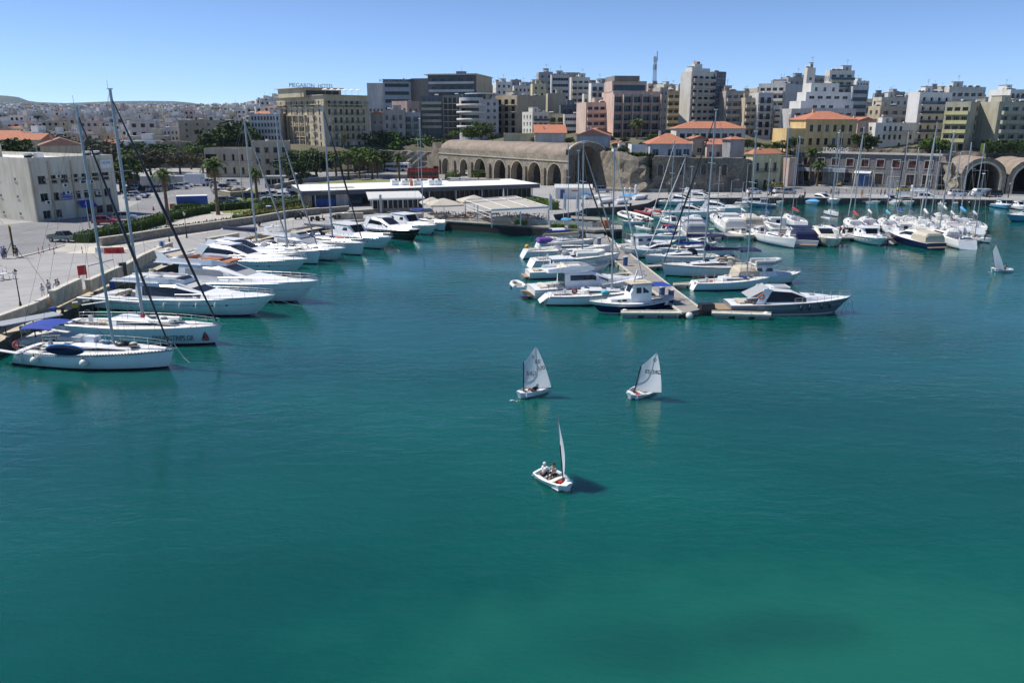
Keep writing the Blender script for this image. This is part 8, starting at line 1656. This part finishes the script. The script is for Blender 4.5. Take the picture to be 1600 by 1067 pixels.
# white hut by the arsenal
r = empty("harbour_hut", G(868,311,QZ), R_(-3), "white portable hut with blue door and gable roof by the great arch", "hut"); M1('metalw').box((4.4,1.6,1.4),(8.8,3.2,2.8)).build("wall", r); M1('cwhite').add([(-.3,-.4,2.75),(9.1,-.4,2.75),(9.1,1.6,3.5),(-.3,1.6,3.5),(9.1,3.6,2.75),(-.3,3.6,2.75)],[(0,1,2,3),(3,2,4,5)]).build("roof", r); M1('carb').box((1.7,-.03,1.15),(1.1,.06,2.3)).build("door", r); M1('txtr').box((4.8,-.03,2.0),(1.8,.03,.25)).build("sign", r); M1('carb').box((8.83,1.6,1.4),(.06,3.1,2.6)).build("end_panel", r)
# fuel bollards / white post
for x, lab in ((993,"white round post at the inner mole"),(984,"statue like white post left of the round one"),(976,"second statue like white post")):
    p = G(x,311,QZ); put("mooring_post", M1('metalw').tube((0,0,0),(0,0,3.2 if x == 993 else 2.2),.34 if x == 993 else .16,n=10).ball((0,0,3.2 if x == 993 else 2.5),.3,8,6).mesh("mooring_post"), None, p, 0, lab, "post")
for i, x in enumerate((910,940,952,985)): p = G(x,324,1.5); put("quay_bollard", M1('blackp').tube((0,0,0),(0,0,.9),.2,.26,8).mesh("quay_bollard"), None, p, 0, "black iron bollard on the inner mole edge", "bollard", "black bollards on the inner mole")
# lattice mast on the skyline
p = W(1022,140,320); r = empty("telecom_mast", p, .3, "red and grey lattice telecom mast above the pink block", "mast"); mb = M1('rail'); h = W(1022,88,320).z-p.z
for sx, sy in ((-1,-1),(1,-1),(1,1),(-1,1)): mb.tube((sx*.6,sy*.6,-3),(sx*.35,sy*.35,h),.07,n=4)
k = 0; z = -3
while z < h-.9:
    s_ = .6-.25*max(0,z)/h; mb.tube((-s_,-s_,z),(s_,-s_,z+.9),.05,n=3).tube((s_,-s_,z),(s_,s_,z+.9),.05,n=3).tube((s_,s_,z),(-s_,s_,z+.9),.05,n=3).tube((-s_,s_,z),(-s_,-s_,z+.9),.05,n=3); z += .9
mb.build("lattice", r); mb = M1('metg'); [mb.box((math.cos(a)*.7,math.sin(a)*.7,h-q),(.3,.3,1.8)) for a, q in ((0,1),(2,1.2),(4,1.1),(1,4),(3,4.2),(5,4.1),(5.2,-.8))]; mb.build("antenna_panel", r)
# container
A_ = G(277,327,QZ); B_ = G(325,325.5,QZ); d = B_-A_; r = empty("container", A_, math.atan2(d.y,d.x), "long blue container with white roof behind the hedges", "container"); L_ = d.length; M1('bcont').box((L_/2,1.25,1.35),(L_,2.5,2.7)).build("body", r); M1('roofw').box((L_/2,1.25,2.74),(L_+.1,2.6,.1)).build("roof", r); mb = M1('carb'); [mb.box((i*.45+.3,-.02,1.35),(.12,.06,2.5)) for i in range(int(L_/.45))]; mb.build("ribs", r); M1('redp').box((-1.0,1,.6),(1.0,1.0,1.0)).build("end_box", r)

# ---- vehicles
CARS = {}
def car_proto(kind, paint):
    if (kind, paint) in CARS: return CARS[(kind, paint)]
    prof = dict(hatch=[(-1.95,.32),(-1.97,.75),(-1.75,.95),(.9,.92),(1.7,.80),(1.95,.62),(1.97,.32)], suv=[(-2.15,.38),(-2.2,.9),(-2.05,1.08),(1.05,1.05),(1.9,.95),(2.15,.75),(2.18,.38)], van=[(-2.4,.36),(-2.45,1.2),(-2.4,1.9),(1.2,1.95),(1.9,1.1),(2.35,.85),(2.4,.36)], pickup=[(-2.5,.45),(-2.52,1.02),(-2.3,1.05),(1.2,1.08),(2.2,.98),(2.45,.8),(2.48,.45)])[kind]
    cab = dict(hatch=[(-1.72,.93),(-1.35,1.42),(.25,1.45),(.95,.93)], suv=[(-2.0,1.05),(-1.7,1.68),(.35,1.72),(1.1,1.05)], van=[(.3,1.2),(.4,1.7),(1.28,1.7),(1.75,1.2)], pickup=[(-.75,1.04),(-.55,1.68),(.6,1.7),(1.3,1.06)])[kind]
    wd = dict(hatch=.84, suv=.92, van=.96, pickup=.92)[kind]; wx = dict(hatch=1.25, suv=1.38, van=1.5, pickup=1.6)[kind]; wr = dict(hatch=.31, suv=.37, van=.34, pickup=.39)[kind]
    parts = []
    n = len(prof); v = []
    for s_, w in ((-1, wd), (-1, wd*.97), (1, wd*.97), (1, wd)): pass
    mb = M1(paint); L_ = [[(x, -wd*(1 if z < .9 else .95), z) for x, z in prof], [(x, wd*(1 if z < .9 else .95), z) for x, z in prof]]
    mb.loft(L_, False, True); parts.append(("body", mb.mesh("body")))
    if kind != 'van':
        mb = M1(paint); t = .72; (x0,z0),(x1,z1),(x2,z2),(x3,z3) = cab; y0, y1 = wd*.93, wd*t
        mb.quad((x1,-y1,z1),(x2,-y1,z2),(x2,y1,z2),(x1,y1,z1))
        for s_ in (-1, 1): [mb.tube((a[0],s_*ya,a[1]),(b[0],s_*yb,b[1]),.05,n=4) for a, b, ya, yb in ((cab[0],cab[1],y0,y1),(cab[3],cab[2],y0,y1),(((x0+x3)/2,z0),((x1+x2)/2,z1),y0,y1))]
        parts.append(("roof", mb.mesh("roof")))
        gb = M1('win'); e = .02; gb.quad((x0,-y0,z0),(x1,-y1,z1-e),(x1,y1,z1-e),(x0,y0,z0)).quad((x3,-y0,z3),(x2,-y1,z2-e),(x2,y1,z2-e),(x3,y0,z3))
        for s_ in (-1, 1): gb.quad((x0,s_*y0,z0),(x1,s_*y1,z1-e),(x2,s_*y1,z2-e),(x3,s_*y0,z3))
        parts.append(("glass", gb.mesh("glass")))
    else: parts.append(("windscreen", M1('win').quad((1.22,-.78,1.9),(1.22,.78,1.9),(1.86,.86,1.16),(1.86,-.86,1.16)).quad((.3,-wd-.01,1.15),(1.6,-wd-.01,1.15),(1.2,-wd*.95-.02,1.75),(.3,-wd*.95-.02,1.75)).quad((.3,wd+.01,1.15),(1.6,wd+.01,1.15),(1.2,wd*.95+.02,1.75),(.3,wd*.95+.02,1.75)).mesh("windscreen")))
    if kind == 'pickup': parts.append(("load_bed", M1('blackp').box((-1.65,0,1.07),(1.5,1.5,.06)).mesh("load_bed")))
    wm = M1('tyre').tube((0,-.1,0),(0,.1,0),wr,n=12).mat('hub').tube((0,-.11,0),(0,.11,0),wr*.6,n=10).mesh("wheel")
    hl = M1('lamp').box((0,0,0),(.06,.34,.14)).mesh("headlight"); tl = M1('redp').box((0,0,0),(.06,.28,.16)).mesh("tail_light")
    CARS[(kind, paint)] = (parts, wm, wx, wd, wr, hl, tl, prof[-2][0], prof[1][0]); return CARS[(kind, paint)]
def car(kind, paint, px, py, heading, label, group=None, z=QZ, s=1.0):
    parts, wm, wx, wd, wr, hl, tl, xf, xb = car_proto(kind, paint); p = G(px,py,z); p.z += .03
    r = empty("parked_car" if kind != 'van' else "parked_van", p, R_(heading), label, {'hatch':'car','suv':'car','van':'van','pickup':'pickup'}[kind], group); r.scale = (s,s,s)
    for nme, me in parts: put(nme, me, r)
    for x in (-wx, wx):
        for y in (-wd+.06, wd-.06): put("wheel", wm, r, (x,y,wr))
    for y in (-wd*.7, wd*.7): put("headlight", hl, r, (xf+.0,y,.70)); put("tail_light", tl, r, (xb,y,.85))
    return r
CN = dict(carw='white', cars='silver', card='dark', carb='blue', carr='red', cary='yellow', carg='grey green')
car('pickup','carg',100,378,-18,"grey green double cab pickup by the hedge end"); car('hatch','carr',165,351,12,"red car partly behind the hedge on the left road", s=1.1); car('suv','cars',196,345,15,"silver car following the red one behind the hedge")
rnd = random.Random(21)
def row(kind_list, pts, head, zone, cat_group):
    for i, (x, y) in enumerate(pts):
        k, c = kind_list[i % len(kind_list)]; car(k, c, x, y, head+rnd.uniform(-5,5), "%s %s %s" % (CN[c], {'hatch':'hatchback','suv':'estate car','van':'van','pickup':'pickup'}[k], zone), "%s %ss %s" % (CN[c], k, zone))
mix = [('hatch','cars'),('suv','card'),('suv','carw'),('hatch','card'),('hatch','carw'),('suv','cars'),('hatch','carb')]
row(mix, [(203,300),(210,306),(214,310),(222,309),(208,313)], 10, "parked below the port office trees", "g"); row(mix[2:]+mix[:2], [(216,298),(228,299),(240,299),(251,299),(262,297),(271,296)], 60, "in the second line of the left car park", "g")
row(mix, [(206,287),(220,287),(232,288),(244,287),(214,283)], 60, "in the rear line of the left car park", "g"); row([('suv','carw'),('hatch','carw')], [(284,296),(292,293),(330,289),(338,291)], 15, "beside the white box truck", "g")
row([('suv','carw'),('hatch','card'),('hatch','carw')], [(365,289),(352,296),(344,303)], 5, "before the customs house", "g"); row([('suv','carg')], [(352,319)], 0, "at the lawn behind the long hedge", "g"); row([('hatch','carb')], [(363,318)], 0, "at the lawn behind the long hedge", "g")
row([('suv','card'),('suv','cars'),('suv','carw'),('hatch','carw')], [(392,312),(412,311),(428,309),(444,310)], 8, "in the back line of the grass car park", "g"); row([('hatch','carw'),('suv','carw'),('hatch','cars'),('hatch','card')], [(421,318),(439,317),(454,317),(432,322)], 12, "in the front line of the grass car park", "g"); row([('suv','card'),('hatch','cars')], [(463,309),(468,315)], 30, "at the restaurant end of the grass car park", "g")
car('suv','cars',461,301,2,"silver estate car alone on the drive by the upper lawn"); row([('hatch','cars'),('hatch','carw'),('suv','card')], [(474,283),(492,281),(481,278)], 0, "near the roundabout before the hotel", "g"); row([('suv','card')], [(462,287),(468,284)], 20, "in the shade behind the gate booth", "g")
car('hatch','cary',1307,291,80,"yellow car parked before the stone customs hall"); car('hatch','cary',1412,299,10,"second yellow car nearer the large white yacht"); car('hatch','carw',1409,293,5,"white car behind the second yellow one"); car('van','carw',1530,307,180,"white van before the great barrel vault"); car('suv','card',1550,308,178,"black car right of the white van"); car('hatch','carw',1220,302,5,"white car on the far quay behind the workboat"); car('hatch','carb',1212,301,5,"blue car on the far quay behind the workboat"); car('hatch','cars',1232,303,5,"silver car on the far quay right of the blue one"); car('suv','cars',941,301,5,"silver car at the foot of the sunlit curtain wall"); car('van','carw',706,288,175,"white van behind the restaurant roof, left one"); car('van','carw',722,288,175,"white van behind the restaurant roof, right one"); car('hatch','carw',1178,303,10,"white car by the yellow quayside house"); car('suv','carw',1496,307,0,"white car by the ruined wall")
# trucks and buses
def bus(px, py, heading, label, L, H, paint, low=None, name="coach", winz=(1.4,2.4), deck2=None):
    p = G(px,py,QZ); p.z += .03; r = empty(name, p, R_(heading), label, "bus"); M1(paint).loft([[(-L/2,-1.2,.45),(-L/2,-1.2,H-.2),(-L/2,-1.0,H),(-L/2,1.0,H),(-L/2,1.2,H-.2),(-L/2,1.2,.45)],[(L/2-.15,-1.2,.45),(L/2-.4,-1.2,H-.2),(L/2-.5,-1.0,H),(L/2-.5,1.0,H),(L/2-.4,1.2,H-.2),(L/2-.15,1.2,.45)]],False).build("body", r)
    n = int(L/1.5)
    for s_ in (-1, 1):
        for i in range(n): M1('win').box((-L/2+.5+(L-1.0)*(i+.5)/n, s_*1.205, sum(winz)/2), ((L-1)/n-.12,.03,winz[1]-winz[0])).build("window", r)
    M1('win').box((L/2-.24,0,1.75),(.06,2.1,1.2)).build("windscreen", r); wm = M1('tyre').tube((0,-.14,0),(0,.14,0),.48,n=12).mesh("wheel"); [put("wheel", wm, r, (x,y,.48)) for x in (-L*.28,L*.32) for y in (-1.1,1.1)]
    return r
bus(620,268,165,"white and dark coach driving below the stone wall", 11, 3.3, 'carw'); bus(541,268,172,"white minibus behind the second palm", 6.5, 2.7, 'carw', winz=(1.3,2.1), name="minibus")
r = bus(662,281,3,"red open top double decker bus before the arsenal", 10.5, 3.0, 'carr', name="double_decker_bus"); M1('carr').box((0,-1.18,3.35),(10.0,.06,.7)).box((0,1.18,3.35),(10.0,.06,.7)).box((4.1,0,3.7),(1.6,2.3,1.5)).box((-4.9,0,3.35),(.06,2.3,.7)).build("upper_deck", r); M1('win').box((4.93,0,3.8),(.05,2.0,.8)).box((4.1,-1.17,3.8),(1.3,.04,.8)).build("upper_window", r)
for i in range(9): M1('clo_b').box((-4.2+i*.85,.55,3.3),(.3,.8,.7)).box((-4.2+i*.85,-.55,3.3),(.3,.8,.7)).build("seat", r)
r = empty("box_truck", G(309,291,QZ), R_(170), "white box truck in the left car park", "truck"); M1('carw').box((.8,0,2.1),(5.2,2.3,2.9)).build("cargo_box", r); M1('carw').loft([[(-1.9,-1.05,.5),(-1.9,-1.05,2.3),(-1.9,1.05,2.3),(-1.9,1.05,.5)],[(-3.3,-1.0,.5),(-3.0,-.95,2.2),(-3.0,.95,2.2),(-3.3,1.0,.5)]],False).build("cab", r); M1('win').box((-3.1,0,1.85),(.08,1.7,.7)).build("windscreen", r); wm = M1('tyre').tube((0,-.14,0),(0,.14,0),.42,n=10).mesh("wheel"); [put("wheel", wm, r, (x,y,.42)) for x in (-2.6,2.2) for y in (-1.0,1.0)]
r = empty("site_cabin", G(279,290,QZ), R_(5), "row of grey container cabins at the back of the car park", "cabin"); M1('metg').box((-3,0,1.4),(15,2.6,2.8)).build("wall", r); M1('metalw').box((3.2,-1.32,1.5),(2.4,.06,2.2)).build("door", r); M1('win').box((4.9,-.0,1.6),(.1,1,1)).build("window", r)
r = empty("parked_boat_trailer", G(358,300,QZ), 0, "heap of rusty harbour gear in the round planter", "gear"); r.name = "harbour_gear"; mb = M1('brown')
for i in range(12): mb.ball((rnd.uniform(-4,4),rnd.uniform(-1.5,1.5),.6), rnd.uniform(.6,1.1), 6, 4, (1.2,1,.8))
mb.build("pile", r)
# scooters
sc0 = None
for i, (x, y, lab) in enumerate(((462,340,"black scooter nearest the stone wall"),(470,339.5,"second black scooter by the stone wall"),(478,340,"third black scooter by the stone wall"),(466,343,"black scooter parked in front of the first three"),(492,346,"dark motorcycle at the end of the scooter row"),(500,345,"dark motorcycle right behind the row's end"),(520,343,"scooter left of the mast by the bench"),(528,343,"scooter right of the mast by the bench"),(536,342,"last scooter beside the bench wall"),(405,354,"black scooter parked by the retaining wall"),(1252,311,"dark motorcycle on the far quay by the blue tarpaulin"),(1205,306,"dark scooter on the far quay road"))):
    if sc0 is None:
        r = empty("scooter", G(x,y,QZ), .8, lab, "scooter"); M1('blackp').box((-.45,0,.62),(.9,.32,.34),0,.8).box((.1,0,.35),(.6,.3,.14)).box((.5,0,.65),(.16,.36,.7),0,.7).build("body", r); M1('clo_k').box((-.42,0,.86),(.75,.28,.1)).build("saddle", r); M1('steel').tube((.52,-.32,1.1),(.52,.32,1.1),.025).build("handlebar", r)
        wm = M1('tyre').tube((0,-.06,0),(0,.06,0),.26,n=10).mesh("wheel"); put("wheel", wm, r, (.72,0,.26)); put("wheel", wm, r, (-.62,0,.26)); M1('lamp').ball((.66,0,.95),.09,6,4).build("headlight", r); sc0 = r
    else: dup(sc0, G(x,y,QZ), rnd.uniform(0,3), lab)
# bollards along the far quay
for i in range(15):
    p = G(1310+i*12, 299.5+i*.35, QZ); put("bollard", M1('conc').tube((0,0,0),(0,0,.8),.16,n=8).mesh("bollard"), None, p, 0, "grey stone bollard lining the far quay road", "bollard", "stone bollards along the far quay road")

# ---- things left about on the mooring ledge and moles
rnd = random.Random(31)
def ledge_item(kind, px, py, label, z=1.2):
    p = G(px, py, z); r = empty(kind, p, rnd.uniform(0, 3), label, {'mooring_bollard':'bollard','crate':'crate','barrel':'barrel','rope_coil':'rope','rubbish_bin':'bin','water_hose':'hose','lifebuoy_post':'post'}[kind])
    if kind == 'mooring_bollard': M1('blackp').tube((0,0,0),(0,0,.35),.16,.13,8).tube((0,0,.35),(0,0,.5),.24,.2,8).build("post", r)
    elif kind == 'crate': M1(rnd.choice(['bcont','yellowp','cgrey','teak'])).box((0,0,.25),(.8,.5,.5)).build("box", r); M1('cgrey').box((0,0,.53),(.84,.54,.06)).build("lid", r)
    elif kind == 'barrel': M1(rnd.choice(['bcont','carr','metg'])).tube((0,0,0),(0,0,.9),.3,n=12).build("drum", r); M1('blackp').ring((0,0,.6),.3,.02).build("hoop", r)
    elif kind == 'rope_coil': M1('rope').ring((0,0,.06),.38,.07).ring((0,0,.17),.34,.07).build("coil", r)
    else: M1('metg').tube((0,0,0),(0,0,1.0),.28,.3,10).build("body", r); M1('blackp').tube((0,0,1.0),(0,0,1.08),.32,n=10).build("lid", r)
for i, (x, y, k, lab) in enumerate(((14,536,'mooring_bollard',"iron bollard nearest the left picture edge"),(40,520,'crate',"crate on the ledge behind the nearest yacht's stern"),(60,508,'rope_coil',"coil of pale rope by the raft shelter"),(84,495,'barrel',"drum on the ledge below the low parapet"),(98,489,'mooring_bollard',"iron bollard behind the charter yacht"),(118,481,'crate',"crate under the higher limestone parapet"),(134,473,'rope_coil',"rope coil below the stepped parapet end"),(150,464,'mooring_bollard',"iron bollard behind the third yacht"),(176,452,'barrel',"drum below the long limestone parapet"),(186,447,'crate',"crate below the grey cabinet"),(212,434,'mooring_bollard',"iron bollard behind the largest flybridge yacht"),(238,424,'rope_coil',"rope coil near the end of the long parapet"),(258,415,'crate',"crate beside the white and blue sign"),(300,402,'mooring_bollard',"iron bollard behind the long express cruiser"),(345,390,'barrel',"drum behind the sloop with the navy cover"),(392,378,'mooring_bollard',"iron bollard by the short limestone bench"),(440,368,'crate',"crate behind the compact flybridge boat"),(486,359,'mooring_bollard',"iron bollard behind the terracotta dinghy sloop"),(545,351,'crate',"crate behind the sport fishing cruiser"),(600,347,'mooring_bollard',"iron bollard behind the black hulled boat"))):
    ledge_item(k, x, y-1, lab)
for x, y, lab in ((1010,312,"grey bin on the far quay left end"),(1100,306,"grey bin below the fortress wall"),(1290,306,"grey bin by the speedboat on the far quay"),(1440,306,"grey bin by the large white yacht")): ledge_item('rubbish_bin', x, y, lab, QZ)
for i, (x, y, t) in enumerate(((1045,304,284),(1085,304,284),(1205,306,283),(1400,305,280),(1450,306,280),(1575,309,284))): lantern(x, y, t, "dark lantern post on the far quay, %s from the left" % ("first","second","third","fourth","fifth","sixth")[i])
